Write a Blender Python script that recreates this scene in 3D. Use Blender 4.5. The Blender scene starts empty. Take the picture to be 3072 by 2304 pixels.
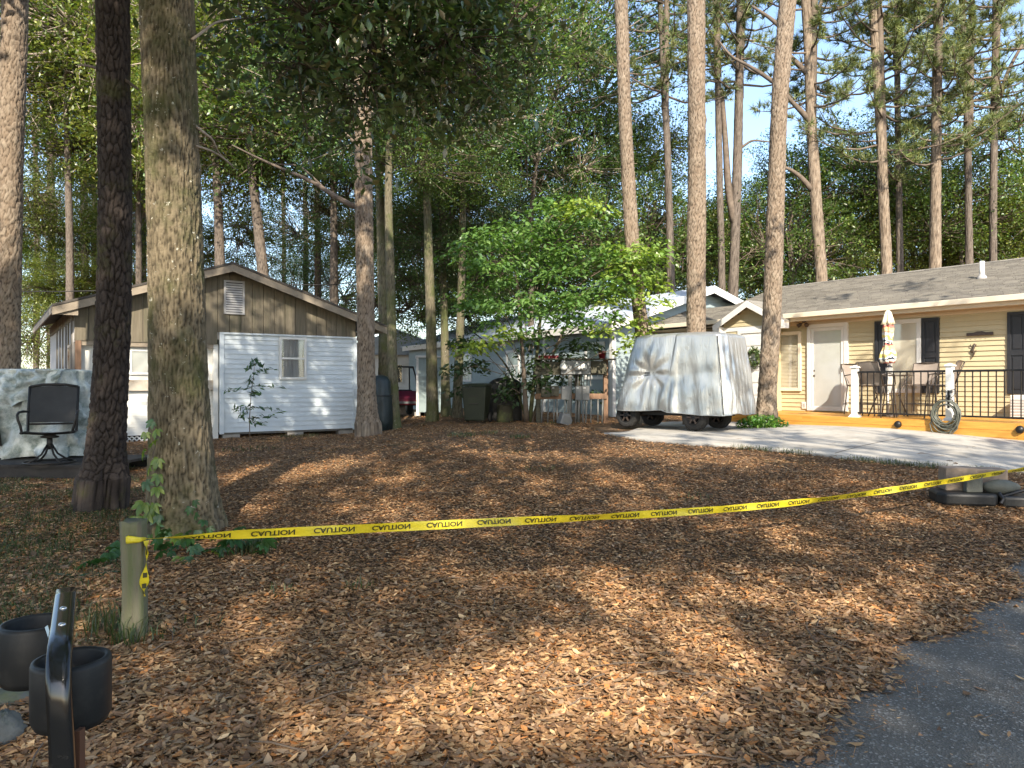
import bpy, math, random
import numpy as np
from mathutils import Vector, Matrix

random.seed(7)
RNG = np.random.default_rng(7)
sc = bpy.context.scene
col = sc.collection
R = math.radians

# ------------------------------------------------------------------ camera
F, HZ, CAMZ = 750.0, 384.0, 1.6
cam_d = bpy.data.cameras.new('camera')
cam = bpy.data.objects.new('camera', cam_d)
col.objects.link(cam)
cam.location = (0, 0, CAMZ)
cam.rotation_euler = (R(90), 0, 0)
cam_d.sensor_width = 36
cam_d.lens = 36 * F / 1024
cam_d.clip_start = 0.05
cam_d.clip_end = 2000
sc.camera = cam

# ------------------------------------------------------------------ world and sun
SUN_EL, SUN_AZ = 36.0, 4.0          # the sun stands behind the camera, a little to its right
wd = bpy.data.worlds.new('World')
sc.world = wd
wd.use_nodes = True
nt = wd.node_tree
bg = nt.nodes['Background']
sky = nt.nodes.new('ShaderNodeTexSky')
sky.sky_type = 'NISHITA'
sky.sun_disc = False
sky.sun_elevation = R(SUN_EL)
sky.sun_rotation = R(180 - SUN_AZ)
sky.air_density = 1.0
sky.dust_density = 1.0
sky.ozone_density = 1.0
nt.links.new(sky.outputs[0], bg.inputs[0])
bg.inputs[1].default_value = 0.15
sl = bpy.data.lights.new('sun', 'SUN')
sl.energy = 3.9
sl.angle = R(0.6)
sl.color = (1.0, 0.90, 0.75)
sun = bpy.data.objects.new('sun', sl)
col.objects.link(sun)
sun.rotation_euler = (R(90 - SUN_EL), 0, R(SUN_AZ))
sc.view_settings.view_transform = 'Standard'
sc.view_settings.look = 'None'
sc.view_settings.gamma = 1
sc.view_settings.exposure = 1.4
sc.cycles.use_denoising = True
sc.cycles.max_bounces = 6
sc.cycles.diffuse_bounces = 3
sc.cycles.transmission_bounces = 3
sc.cycles.caustics_reflective = False
sc.cycles.caustics_refractive = False

# ------------------------------------------------------------------ measuring helpers
def sm(t):
    t = np.clip(t, 0, 1)
    return t * t * (3 - 2 * t)

def gz(x, y):
    """height of the ground"""
    x = np.asarray(x, float); y = np.asarray(y, float)
    z = 0.55 * np.clip((y - 5) / 10.5, 0, 1) + 0.05 * np.clip((y - 15.5) / 10, 0, 1)
    z = z + 0.07 * sm((x - 3.5) / 3.5) * sm((y - 9) / 5)
    z = z - 0.25 * sm((-x - 1.5) / 3.0) * sm((y - 9) / 6)
    z = z + 0.018 * np.sin(x * 1.3 + 0.7 * y) * np.sin(y * 1.1 - 0.4 * x) * sm((y - 3) / 3)
    return z

def G(x, y):
    return float(gz(x, y))

def W(u, v, y):
    return Vector(((u - 512) / F * y, y, CAMZ - (v - HZ) / F * y))

def GH(u, v):
    """where the line of sight through a measured point meets the ground"""
    y = 1.0
    while y < 60:
        p = W(u, v, y)
        if p.z <= G(p.x, p.y):
            return p
        y += 0.01
    return W(u, v, 60)

class Fr:
    """a building's own axes: x along its front, y into it, z up"""
    def __init__(s, o, ang):
        s.o = Vector(o); s.a = ang
        s.ex = Vector((math.cos(ang), math.sin(ang), 0)); s.ey = Vector((-math.sin(ang), math.cos(ang), 0))
    def x(s, u, yo=0.0):
        k = (u - 512) / F
        b = s.o + s.ey * yo
        return (k * b.y - b.x) / (s.ex.x - k * s.ex.y)
    def z(s, u, v, yo=0.0):
        b = s.o + s.ey * yo + s.ex * s.x(u, yo)
        return CAMZ - (v - HZ) / F * b.y - s.o.z
    def w(s, x, y, z=0.0):
        return s.o + s.ex * x + s.ey * y + Vector((0, 0, z))

# ------------------------------------------------------------------ object helpers
def thing(name, label, cat, loc=(0, 0, 0), rz=0.0, group=None):
    o = bpy.data.objects.new(name, None)
    o.empty_display_size = 0.1
    col.objects.link(o)
    o.location = loc
    o.rotation_euler = (0, 0, rz)
    o['label'] = label; o['category'] = cat
    if group: o['group'] = group
    return o

def tag(o, label=None, cat=None, group=None, kind=None):
    if label: o['label'] = label
    if cat: o['category'] = cat
    if group: o['group'] = group
    if kind: o['kind'] = kind
    return o

def put(name, me, parent=None, mt=None):
    o = bpy.data.objects.new(name, me)
    col.objects.link(o)
    if mt is not None and len(me.materials) == 0:
        me.materials.append(mt)
    if parent is not None:
        o.parent = parent
    return o

def copy_tree(o, parent=None):
    c = o.copy()
    col.objects.link(c)
    c.parent = parent
    for ch in list(o.children):
        copy_tree(ch, c)
    return c

class MB:
    """collects shapes into one mesh"""
    def __init__(s):
        s.v = []; s.f = []
    def add(s, vs, fs):
        n = len(s.v)
        s.v += [tuple(p) for p in vs]
        s.f += [tuple(i + n for i in f) for f in fs]
        return s
    def hexa(s, p):
        return s.add(p, [(0, 3, 2, 1), (4, 5, 6, 7), (0, 1, 5, 4), (1, 2, 6, 5), (2, 3, 7, 6), (3, 0, 4, 7)])
    def box(s, x0, x1, y0, y1, z0, z1):
        return s.hexa([(x0, y0, z0), (x1, y0, z0), (x1, y1, z0), (x0, y1, z0), (x0, y0, z1), (x1, y0, z1), (x1, y1, z1), (x0, y1, z1)])
    def prism(s, pts, y0, y1):
        """outline in x,z pushed from y0 to y1"""
        n = len(pts)
        vs = [(x, y0, z) for x, z in pts] + [(x, y1, z) for x, z in pts]
        fs = [tuple(range(n)), tuple(range(2 * n - 1, n - 1, -1))]
        fs += [((i + 1) % n, i, n + i, n + (i + 1) % n) for i in range(n)]
        return s.add(vs, fs)
    def plate(s, pts, z0, z1):
        """outline in x,y pushed from z0 to z1"""
        n = len(pts)
        vs = [(x, y, z0) for x, y in pts] + [(x, y, z1) for x, y in pts]
        fs = [tuple(range(n - 1, -1, -1)), tuple(range(n, 2 * n))]
        fs += [(i, (i + 1) % n, n + (i + 1) % n, n + i) for i in range(n)]
        return s.add(vs, fs)
    def tube(s, path, r, n=6, cap=True, closed=False):
        P = [Vector(p) for p in path]
        m = len(P)
        rr = r if hasattr(r, '__len__') else [r] * m
        t0 = (P[1] - P[0]).normalized()
        a = t0.orthogonal().normalized()
        vs, fs = [], []
        for i in range(m):
            if closed:
                t = (P[(i + 1) % m] - P[i - 1]).normalized()
            else:
                t = (P[min(i + 1, m - 1)] - P[max(i - 1, 0)]).normalized()
            a = (a - t * a.dot(t))
            a = a.normalized() if a.length > 1e-6 else t.orthogonal().normalized()
            b = t.cross(a)
            for k in range(n):
                q = 2 * math.pi * k / n
                vs.append(P[i] + (a * math.cos(q) + b * math.sin(q)) * rr[i])
        for i in range(m if closed else m - 1):
            j = (i + 1) % m
            for k in range(n):
                fs.append((i * n + k, i * n + (k + 1) % n, j * n + (k + 1) % n, j * n + k))
        if cap and not closed:
            fs.append(tuple(range(n - 1, -1, -1)))
            fs.append(tuple((m - 1) * n + k for k in range(n)))
        return s.add(vs, fs)
    def lathe(s, prof, n=16, c=(0, 0, 0), wob=None):
        c = Vector(c); vs, fs = [], []
        for i, (r, z) in enumerate(prof):
            for k in range(n):
                q = 2 * math.pi * k / n
                rr = r * (wob(q, z) if wob else 1)
                vs.append(c + Vector((rr * math.cos(q), rr * math.sin(q), z)))
        for i in range(len(prof) - 1):
            for k in range(n):
                fs.append((i * n + k, i * n + (k + 1) % n, (i + 1) * n + (k + 1) % n, (i + 1) * n + k))
        fs.append(tuple(range(n - 1, -1, -1)))
        fs.append(tuple((len(prof) - 1) * n + k for k in range(n)))
        return s.add(vs, fs)
    def blob(s, c, rx, ry, rz, n=10, m=7, jit=0.0, rnd=None):
        rnd = rnd or random
        c = Vector(c); vs, fs = [], []
        for i in range(m + 1):
            a = math.pi * i / m
            for k in range(n):
                q = 2 * math.pi * k / n
                j = 1 + (rnd.uniform(-jit, jit) if 0 < i < m else 0)
                vs.append(c + Vector((rx * j * math.sin(a) * math.cos(q), ry * j * math.sin(a) * math.sin(q), rz * j * math.cos(a))))
        for i in range(m):
            for k in range(n):
                fs.append((i * n + k, (i + 1) * n + k, (i + 1) * n + (k + 1) % n, i * n + (k + 1) % n))
        return s.add(vs, fs)
    def mesh(s, name, mt=None, smooth=False):
        me = bpy.data.meshes.new(name)
        me.from_pydata([tuple(p) for p in s.v], [], s.f)
        if smooth:
            me.polygons.foreach_set('use_smooth', [True] * len(me.polygons))
        me.update()
        if mt is not None:
            me.materials.append(mt)
        return me
    def obj(s, name, mt, parent=None, smooth=False, bevel=0.0):
        o = put(name, s.mesh(name, mt, smooth), parent)
        if bevel:
            b = o.modifiers.new('bevel', 'BEVEL')
            b.width = bevel; b.segments = 2; b.limit_method = 'ANGLE'
        return o

def np_mesh(name, V, Fc, mt=None, colr=None, smooth=False, attrs=None):
    me = bpy.data.meshes.new(name)
    V = np.ascontiguousarray(V, np.float32); Fc = np.ascontiguousarray(Fc, np.int32)
    k = Fc.shape[1]
    me.vertices.add(len(V)); me.vertices.foreach_set('co', V.ravel())
    me.loops.add(Fc.size); me.loops.foreach_set('vertex_index', Fc.ravel())
    me.polygons.add(len(Fc)); me.polygons.foreach_set('loop_start', np.arange(len(Fc), dtype=np.int32) * k)
    if smooth:
        me.polygons.foreach_set('use_smooth', np.ones(len(Fc), bool))
    me.update(calc_edges=True)
    if colr is not None:
        a = me.attributes.new('Col', 'FLOAT_COLOR', 'POINT')
        c4 = np.ones((len(V), 4), np.float32); c4[:, :3] = colr
        a.data.foreach_set('color', c4.ravel())
    for nm, arr in (attrs or {}).items():
        a = me.attributes.new(nm, 'FLOAT', 'POINT')
        a.data.foreach_set('value', np.ascontiguousarray(arr, np.float32).ravel())
    if mt is not None:
        me.materials.append(mt)
    return me

# ------------------------------------------------------------------ materials
def _base(name):
    m = bpy.data.materials.new(name)
    m.use_nodes = True
    t = m.node_tree
    return m, t, t.nodes['Principled BSDF']

def _vec(t, stretch=(1, 1, 1), rnd=True):
    tc = t.nodes.new('ShaderNodeTexCoord')
    mp = t.nodes.new('ShaderNodeMapping')
    mp.inputs['Scale'].default_value = stretch
    if rnd:
        oi = t.nodes.new('ShaderNodeObjectInfo')
        mu = t.nodes.new('ShaderNodeMath'); mu.operation = 'MULTIPLY'; mu.inputs[1].default_value = 37.0
        t.links.new(oi.outputs['Random'], mu.inputs[0])
        va = t.nodes.new('ShaderNodeVectorMath'); va.operation = 'ADD'
        t.links.new(tc.outputs['Object'], va.inputs[0]); t.links.new(mu.outputs[0], va.inputs[1])
        t.links.new(va.outputs[0], mp.inputs['Vector'])
    else:
        t.links.new(tc.outputs['Object'], mp.inputs['Vector'])
    return mp.outputs[0]

def _noise(t, vec, scale, detail=4, rough=0.6):
    n = t.nodes.new('ShaderNodeTexNoise')
    n.inputs['Scale'].default_value = scale; n.inputs['Detail'].default_value = detail; n.inputs['Roughness'].default_value = rough
    t.links.new(vec, n.inputs['Vector'])
    return n.outputs['Fac']

def _ramp(t, fac, stops):
    r = t.nodes.new('ShaderNodeValToRGB')
    e = r.color_ramp.elements
    while len(e) < len(stops):
        e.new(0.5)
    for el, (p, c) in zip(e, stops):
        el.position = p
        el.color = (*c, 1) if len(c) == 3 else c
    t.links.new(fac, r.inputs[0])
    return r.outputs[0]

def _mix(t, fac, a, b, mode='MIX'):
    m = t.nodes.new('ShaderNodeMix'); m.data_type = 'RGBA'; m.blend_type = mode
    for sck, val in ((m.inputs['Factor'], fac), (m.inputs['A'], a), (m.inputs['B'], b)):
        if isinstance(val, (int, float)):
            sck.default_value = val
        elif isinstance(val, tuple):
            sck.default_value = (*val, 1)
        else:
            t.links.new(val, sck)
    return m.outputs['Result']

def _bump(t, p, fac, dist, strength=1.0):
    b = t.nodes.new('ShaderNodeBump')
    b.inputs['Distance'].default_value = dist; b.inputs['Strength'].default_value = strength
    t.links.new(fac, b.inputs['Height']); t.links.new(b.outputs[0], p.inputs['Normal'])
    return b

def sc3(c, k):
    return tuple(min(1, x * k) for x in c)

def M(name, c, rough=0.6, metal=0.0, var=0.18, scale=5.0, bump=0.0, bscale=40.0, stretch=(1, 1, 1), spec=0.4, c2=None, dirt=None, dscale=1.3, dlo=0.5, dhi=0.7):
    m, t, p = _base(name)
    vec = _vec(t, stretch)
    f = _noise(t, vec, scale)
    out = _ramp(t, f, [(0.3, sc3(c, 1 - var)), (0.7, c2 if c2 else sc3(c, 1 + var))])
    if dirt:
        d = _ramp(t, _noise(t, vec, dscale, 6, 0.7), [(dlo, (0, 0, 0)), (dhi, (1, 1, 1))])
        out = _mix(t, d, out, dirt)
    t.links.new(out, p.inputs['Base Color'])
    p.inputs['Roughness'].default_value = rough; p.inputs['Metallic'].default_value = metal
    p.inputs['Specular IOR Level'].default_value = spec
    if bump:
        _bump(t, p, _noise(t, vec, bscale, 6), bump)
    return m

def leaf_mat(name, trans=0.4, gloss=0.06, grough=0.4, tint=(1, 1, 1), ttint=(1.25, 1.35, 0.55)):
    m = bpy.data.materials.new(name); m.use_nodes = True
    t = m.node_tree
    t.nodes.remove(t.nodes['Principled BSDF'])
    out = t.nodes['Material Output']
    at = t.nodes.new('ShaderNodeAttribute'); at.attribute_name = 'Col'
    c = _mix(t, 1.0, at.outputs['Color'], tint, 'MULTIPLY')
    df = t.nodes.new('ShaderNodeBsdfDiffuse'); t.links.new(c, df.inputs['Color'])
    sh = df.outputs[0]
    if trans:
        tr = t.nodes.new('ShaderNodeBsdfTranslucent')
        t.links.new(_mix(t, 1.0, c, ttint, 'MULTIPLY'), tr.inputs['Color'])
        mx = t.nodes.new('ShaderNodeMixShader'); mx.inputs[0].default_value = trans
        t.links.new(sh, mx.inputs[1]); t.links.new(tr.outputs[0], mx.inputs[2]); sh = mx.outputs[0]
    if gloss:
        gl = t.nodes.new('ShaderNodeBsdfGlossy'); gl.inputs['Roughness'].default_value = grough
        mx = t.nodes.new('ShaderNodeMixShader'); mx.inputs[0].default_value = gloss
        t.links.new(sh, mx.inputs[1]); t.links.new(gl.outputs[0], mx.inputs[2]); sh = mx.outputs[0]
    t.links.new(sh, out.inputs['Surface'])
    return m

def bark_mat(name, furrow, plate, plate2, lichen=None, lich_lo=0.58, fine=60.0, moss=None, moss_lo=0.45):
    m, t, p = _base(name)
    vec = _vec(t)
    a1 = t.nodes.new('ShaderNodeAttribute'); a1.attribute_name = 'crack'
    a2 = t.nodes.new('ShaderNodeAttribute'); a2.attribute_name = 'cell'
    n1 = _noise(t, vec, 9.0, 5)
    pl = _mix(t, a2.outputs['Fac'], plate, plate2)
    pl = _mix(t, _ramp(t, n1, [(0.3, (0, 0, 0)), (0.75, (1, 1, 1))]), _mix(t, 0.3, pl, (0, 0, 0)), pl)
    c = _mix(t, a1.outputs['Fac'], furrow, pl)
    if moss:
        g = _ramp(t, _noise(t, vec, 1.7, 6, 0.7), [(moss_lo, (0, 0, 0)), (moss_lo + 0.2, (1, 1, 1))])
        c = _mix(t, g, c, moss)
    if lichen:
        g = _ramp(t, _noise(t, vec, 14.0, 5, 0.7), [(lich_lo, (0, 0, 0)), (lich_lo + 0.05, (1, 1, 1))])
        c = _mix(t, g, c, lichen)
    t.links.new(c, p.inputs['Base Color'])
    p.inputs['Roughness'].default_value = 0.9; p.inputs['Specular IOR Level'].default_value = 0.15
    _bump(t, p, _noise(t, vec, fine, 6, 0.7), 0.02, 0.8)
    return m

MAT = {}
MAT['pine'] = bark_mat('pine_bark', (0.045, 0.032, 0.024), (0.25, 0.185, 0.13), (0.35, 0.285, 0.215), None)
MAT['pine_dark'] = bark_mat('dark_pine_bark', (0.016, 0.013, 0.012), (0.062, 0.050, 0.043), (0.105, 0.082, 0.070), None, moss=(0.085, 0.085, 0.035), moss_lo=0.55)
MAT['oak'] = bark_mat('oak_bark', (0.038, 0.031, 0.021), (0.185, 0.148, 0.094), (0.29, 0.235, 0.155), (0.50, 0.49, 0.41), 0.64, moss=(0.075, 0.08, 0.033), moss_lo=0.47)
MAT['bgbark'] = bark_mat('grey_bark', (0.045, 0.036, 0.03), (0.15, 0.122, 0.098), (0.21, 0.172, 0.14), None)
MAT['mossbark'] = bark_mat('mossy_bark', (0.05, 0.045, 0.03), (0.17, 0.15, 0.10), (0.22, 0.19, 0.13), (0.42, 0.42, 0.36), 0.66, moss=(0.10, 0.11, 0.045), moss_lo=0.45)
MAT['limb'] = M('limb_bark', (0.14, 0.11, 0.085), 0.9, var=0.3, spec=0.1)
MAT['limb_pale'] = M('pale_limb_bark', (0.30, 0.25, 0.20), 0.9, var=0.3, spec=0.1)
MAT['leaf'] = leaf_mat('foliage')
MAT['needle'] = leaf_mat('pine_needles', 0.2, 0.05, 0.5, ttint=(1.1, 1.15, 0.6))
MAT['bigleaf'] = leaf_mat('glossy_foliage', 0.25, 0.10, 0.3)
MAT['litter'] = leaf_mat('fallen_leaves', 0.0, 0.03, 0.5, tint=(1.12, 0.97, 0.82))
MAT['grass'] = leaf_mat('grass_blades', 0.3, 0.05, 0.5)
# ------------------------------------------------------------------ ground
def axis(lo, hi, near_lo, near_hi, step, far):
    a = list(np.arange(near_lo, near_hi + 1e-6, step))
    d = step
    x = near_hi
    while x < hi:
        d *= far; x += d; a.append(x)
    d = step; x = near_lo
    while x > lo:
        d *= far; x -= d; a.insert(0, x)
    return np.array(a)

def grid_mesh(name, xs, ys, zf, mt):
    X, Y = np.meshgrid(xs, ys)
    V = np.stack([X, Y, zf(X, Y)], -1).reshape(-1, 3)
    nx, ny = len(xs), len(ys)
    i = np.arange(nx - 1)[None, :] + np.arange(ny - 1)[:, None] * nx
    Fq = np.stack([i, i + 1, i + 1 + nx, i + nx], -1).reshape(-1, 4)
    return np_mesh(name, V, Fq, mt, smooth=True)

def ground_mat():
    m, t, p = _base('leafy_ground')
    vec = _vec(t, rnd=False)
    c = _ramp(t, _noise(t, vec, 26.0, 8, 0.75), [(0.30, (0.07, 0.047, 0.031)), (0.5, (0.18, 0.117, 0.072)), (0.72, (0.32, 0.215, 0.135))])
    c = _mix(t, _ramp(t, _noise(t, vec, 0.55, 4), [(0.45, (0, 0, 0)), (0.65, (0.8, 0.8, 0.8))]), c, _ramp(t, _noise(t, vec, 34.0, 6), [(0.3, (0.09, 0.055, 0.03)), (0.7, (0.30, 0.16, 0.075))]))
    g = _ramp(t, _noise(t, vec, 0.9, 6, 0.7), [(0.55, (0, 0, 0)), (0.7, (0.75, 0.75, 0.75))])
    c = _mix(t, g, c, _ramp(t, _noise(t, vec, 40.0, 5), [(0.3, (0.03, 0.04, 0.015)), (0.7, (0.12, 0.13, 0.05))]))
    t.links.new(c, p.inputs['Base Color'])
    p.inputs['Roughness'].default_value = 0.95; p.inputs['Specular IOR Level'].default_value = 0.1
    _bump(t, p, _noise(t, vec, 42.0, 8, 0.75), 0.05)
    return m
MAT['ground'] = ground_mat()
xs = axis(-900, 900, -16, 16, 0.2, 1.35)
ys = axis(-900, 900, -2, 30, 0.2, 1.35)
grd = put('ground', grid_mesh('ground', xs, ys, lambda X, Y: gz(X, Y), MAT['ground']))
tag(grd, kind='structure')

# road: its ragged edge runs off to the right
RP, RD, RN = np.array([1.07, 3.255]), np.array([0.726, 0.688]), np.array([0.688, -0.726])
def road_edge(t):
    return 0.10 * np.sin(t * 2.1 + 0.5) + 0.06 * np.sin(t * 5.3 + 1.0) + 0.025 * np.sin(t * 13.0) + 0.012 * np.sin(t * 31.0) + 0.10 * np.exp(-((t - 2.2) / 0.5) ** 2)
def road_s(x, y):
    px, py = np.asarray(x) - RP[0], np.asarray(y) - RP[1]
    return px * RN[0] + py * RN[1] - road_edge(px * RD[0] + py * RD[1])

def asphalt_mat():
    m, t, p = _base('worn_asphalt')
    vec = _vec(t, rnd=False)
    c = _ramp(t, _noise(t, vec, 3.0, 5), [(0.3, (0.10, 0.092, 0.081)), (0.7, (0.165, 0.151, 0.132))])
    vo = t.nodes.new('ShaderNodeTexVoronoi'); vo.inputs['Scale'].default_value = 95.0; t.links.new(vec, vo.inputs['Vector'])
    c = _mix(t, _ramp(t, vo.outputs['Color'], [(0.72, (0, 0, 0)), (0.86, (1, 1, 1))]), c, (0.34, 0.32, 0.29))
    c = _mix(t, _ramp(t, _noise(t, vec, 210.0, 3), [(0.5, (0, 0, 0)), (0.75, (0.7, 0.7, 0.7))]), c, (0.20, 0.185, 0.16))
    t.links.new(c, p.inputs['Base Color'])
    p.inputs['Roughness'].default_value = 0.85; p.inputs['Specular IOR Level'].default_value = 0.25
    _bump(t, p, vo.outputs['Distance'], 0.006)
    return m
MAT['asphalt'] = asphalt_mat()
ts = np.concatenate([np.arange(-30, -3, 1.0), np.arange(-3, 8, 0.04), np.arange(8, 60, 1.0)])
ws = np.array([0, 0.15, 0.5, 1.2, 2.5, 4, 6.5])
P2 = RP + ts[:, None, None] * RD + (road_edge(ts)[:, None] + ws[None, :])[..., None] * RN
V = np.concatenate([P2, (gz(P2[..., 0], P2[..., 1]) + 0.014)[..., None]], -1)
V[:, 0, 2] -= 0.012
n = len(ws)
i = np.arange(n - 1)[None, :] + np.arange(len(ts) - 1)[:, None] * n
Fq = np.stack([i, i + 1, i + 1 + n, i + n], -1).reshape(-1, 4)
rd = put('road', np_mesh('road', V.reshape(-1, 3), Fq, MAT['asphalt'], smooth=True))
tag(rd, kind='structure')

# ------------------------------------------------------------------ fallen leaves
def visible_xy(n, y0, y1, power=1.0, side=0.74, extra=1.2):
    y = y0 + (y1 - y0) * RNG.random(n) ** power
    x = (RNG.random(n) * 2 - 1) * (side * y + extra)
    return x, y

PAL = np.array([(0.40, 0.275, 0.155), (0.28, 0.18, 0.105), (0.42, 0.21, 0.085), (0.34, 0.265, 0.19), (0.15, 0.10, 0.068), (0.50, 0.38, 0.235), (0.24, 0.16, 0.105), (0.36, 0.24, 0.14)])
PALW = np.array([0.2, 0.2, 0.07, 0.13, 0.1, 0.08, 0.12, 0.1])

def leaf_cols(n, pal=PAL, w=PALW, jit=0.22):
    c = pal[RNG.choice(len(pal), n, p=w / w.sum())]
    return c * (1 + jit * RNG.standard_normal((n, 1))).clip(0.5, 1.7)

def rot_frames(n, tilt):
    yaw = RNG.random(n) * 2 * np.pi
    px, py = RNG.standard_normal(n) * tilt, RNG.standard_normal(n) * tilt
    d = np.stack([np.cos(yaw), np.sin(yaw), np.tan(px.clip(-1.2, 1.2))], -1)
    d /= np.linalg.norm(d, axis=1, keepdims=True)
    s = np.stack([-np.sin(yaw), np.cos(yaw), np.tan(py.clip(-1.2, 1.2))], -1)
    s -= d * (s * d).sum(1, keepdims=True)
    s /= np.linalg.norm(s, axis=1, keepdims=True)
    return d, s, np.cross(d, s)

T8 = np.array([(0, 6, 1), (0, 5, 6), (6, 2, 1), (6, 7, 2), (6, 4, 7), (6, 5, 4), (7, 3, 2), (7, 4, 3)])
def leaves8(c, L, Wd, tilt, fold, curl):
    n = len(c)
    d, s, k = rot_frames(n, tilt)
    uv = np.array([(-.5, 0), (-.2, .5), (.15, .42), (.5, 0), (.15, -.42), (-.2, -.5), (-.17, 0), (.17, 0)])
    h = np.abs(uv[:, 1])[None] * fold[:, None] * Wd[:, None] + (uv[:, 0] ** 2 * 4)[None] * curl[:, None] * L[:, None]
    V = c[:, None] + d[:, None] * (uv[None, :, 0:1] * L[:, None, None]) + s[:, None] * (uv[None, :, 1:2] * Wd[:, None, None]) + k[:, None] * h[..., None]
    return V.reshape(-1, 3), (np.arange(n)[:, None, None] * 8 + T8[None]).reshape(-1, 3)

T2 = np.array([(0, 1, 2), (0, 2, 3)])
def leaves4(c, L, Wd, d, s, k, fold):
    n = len(c)
    V = np.stack([c - d * (L / 2)[:, None], c + s * (Wd / 2)[:, None] + k * (fold * Wd)[:, None], c + d * (L / 2)[:, None], c - s * (Wd / 2)[:, None] + k * (fold * Wd)[:, None]], 1)
    return V.reshape(-1, 3), (np.arange(n)[:, None, None] * 4 + T2[None]).reshape(-1, 3)

SLAB = [GH(604, 434.5), GH(640, 441), GH(690, 445.5), GH(735, 448), GH(790, 453), GH(840, 459), GH(900, 465), GH(960, 470), GH(1024, 474.5), GH(1090, 482)]
def slab_front_y(x):
    return np.interp(x, [p.x for p in SLAB], [p.y for p in SLAB])
def on_slab(x, y):
    return (x > SLAB[0].x) & (y > slab_front_y(x) + 0.05) & (y < 19)

def keep_litter(x, y, spill=0.0):
    s = road_s(x, y)
    k = (s < spill * RNG.random(len(x)) ** 3) | (RNG.random(len(x)) < 0.008)
    return k & ~(on_slab(x, y) & (RNG.random(len(x)) > 0.02))

Vs, Fs, Cs, off = [], [], [], 0
def acc(V, Fc, C, per):
    global off
    Vs.append(V); Fs.append(Fc + off); Cs.append(np.repeat(C, per, 0)); off += len(V)

x, y = visible_xy(100000, 2.2, 6.2, 0.85)
k = keep_litter(x, y, 0.12); x, y = x[k], y[k]
n = len(x)
c = np.stack([x, y, gz(x, y) + 0.004 + 0.03 * RNG.random(n)], -1)
L = RNG.uniform(0.028, 0.082, n)
V, Fc = leaves8(c, L, L * RNG.uniform(0.2, 0.5, n), 0.17, RNG.uniform(-0.15, 0.3, n), RNG.uniform(-0.12, 0.2, n))
acc(V, Fc, leaf_cols(n), 8)
for (n, y0, y1, l0, l1, spill) in ((120000, 6.2, 11, 0.025, 0.07, 0.1), (90000, 11, 19, 0.035, 0.075, 0.1), (12000, 19, 30, 0.06, 0.12, 0.1)):
    x, y = visible_xy(n, y0, y1, 0.9, 0.72, 0.8)
    k = keep_litter(x, y, spill); x, y = x[k], y[k]
    n = len(x)
    c = np.stack([x, y, gz(x, y) + 0.004 + 0.028 * RNG.random(n)], -1)
    L = RNG.uniform(l0, l1, n)
    d, s, q = rot_frames(n, 0.15)
    V, Fc = leaves4(c, L, L * RNG.uniform(0.28, 0.48, n), d, s, q, RNG.uniform(-0.15, 0.35, n))
    acc(V, Fc, leaf_cols(n), 4)
# crumbled bits filling the gaps
for (n, y0, y1, l0, l1) in ((60000, 2.2, 6.5, 0.010, 0.028), (40000, 6.5, 12, 0.014, 0.032)):
    x, y = visible_xy(n, y0, y1, 0.85, 0.72, 0.6)
    k = keep_litter(x, y, 0.3); x, y = x[k], y[k]
    n = len(x)
    c = np.stack([x, y, gz(x, y) + 0.012 + 0.022 * RNG.random(n)], -1)
    L = RNG.uniform(l0, l1, n)
    d, s, q = rot_frames(n, 0.15)
    V, Fc = leaves4(c, L, L * RNG.uniform(0.35, 0.9, n), d, s, q, RNG.uniform(-0.1, 0.2, n))
    acc(V, Fc, leaf_cols(n), 4)
# pine straw
for (n, y0, y1, w) in ((16000, 2.2, 6.5, 0.0018), (20000, 6.5, 13, 0.003), (22000, 13, 24, 0.006)):
    x, y = visible_xy(n, y0, y1, 0.9, 0.72, 0.8)
    k = keep_litter(x, y, 0.3); x, y = x[k], y[k]
    n = len(x)
    c = np.stack([x, y, gz(x, y) + 0.012 + 0.03 * RNG.random(n)], -1)
    L = RNG.uniform(0.12, 0.24, n)
    d, s, q = rot_frames(n, 0.1)
    V, Fc = leaves4(c, L, np.full(n, w), d, s, q, np.zeros(n))
    acc(V, Fc, leaf_cols(n, np.array([(0.42, 0.22, 0.09), (0.5, 0.30, 0.14), (0.30, 0.15, 0.07)]), np.ones(3)), 4)
lit = put('leaf_litter', np_mesh('leaf_litter', np.concatenate(Vs), np.concatenate(Fs), MAT['litter'], np.concatenate(Cs)))
tag(lit, 'brown and tan fallen leaves and pine straw covering the yard', 'leaf litter', kind='stuff')

# twigs and pine cones lying among the leaves
MAT['twig'] = M('dry_twig', (0.17, 0.125, 0.09), 0.9, var=0.3)
mb = MB(); tr0 = random.Random(21)
for _ in range(260):
    yy = 2.6 + 13 * tr0.random() ** 1.3; xx = tr0.uniform(-.72, .72) * yy
    if road_s(xx, yy) > 0.1: continue
    a = tr0.uniform(0, 6.28); ln = tr0.uniform(.08, .38)
    p0 = Vector((xx, yy, G(xx, yy) + .03)); d0 = Vector((math.cos(a), math.sin(a), 0))
    q0 = p0 + d0 * ln * .5 + Vector((-d0.y, d0.x, 0)) * tr0.uniform(-.03, .03) + Vector((0, 0, .012)); q1 = p0 + d0 * ln
    mb.tube([p0, q0, q1], [.004, .0035, .002], 4, False)
tw = mb.obj('fallen_twigs', MAT['twig']); tag(tw, 'thin dry twigs scattered among the fallen leaves', 'twigs', kind='stuff')
mb = MB()
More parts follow.
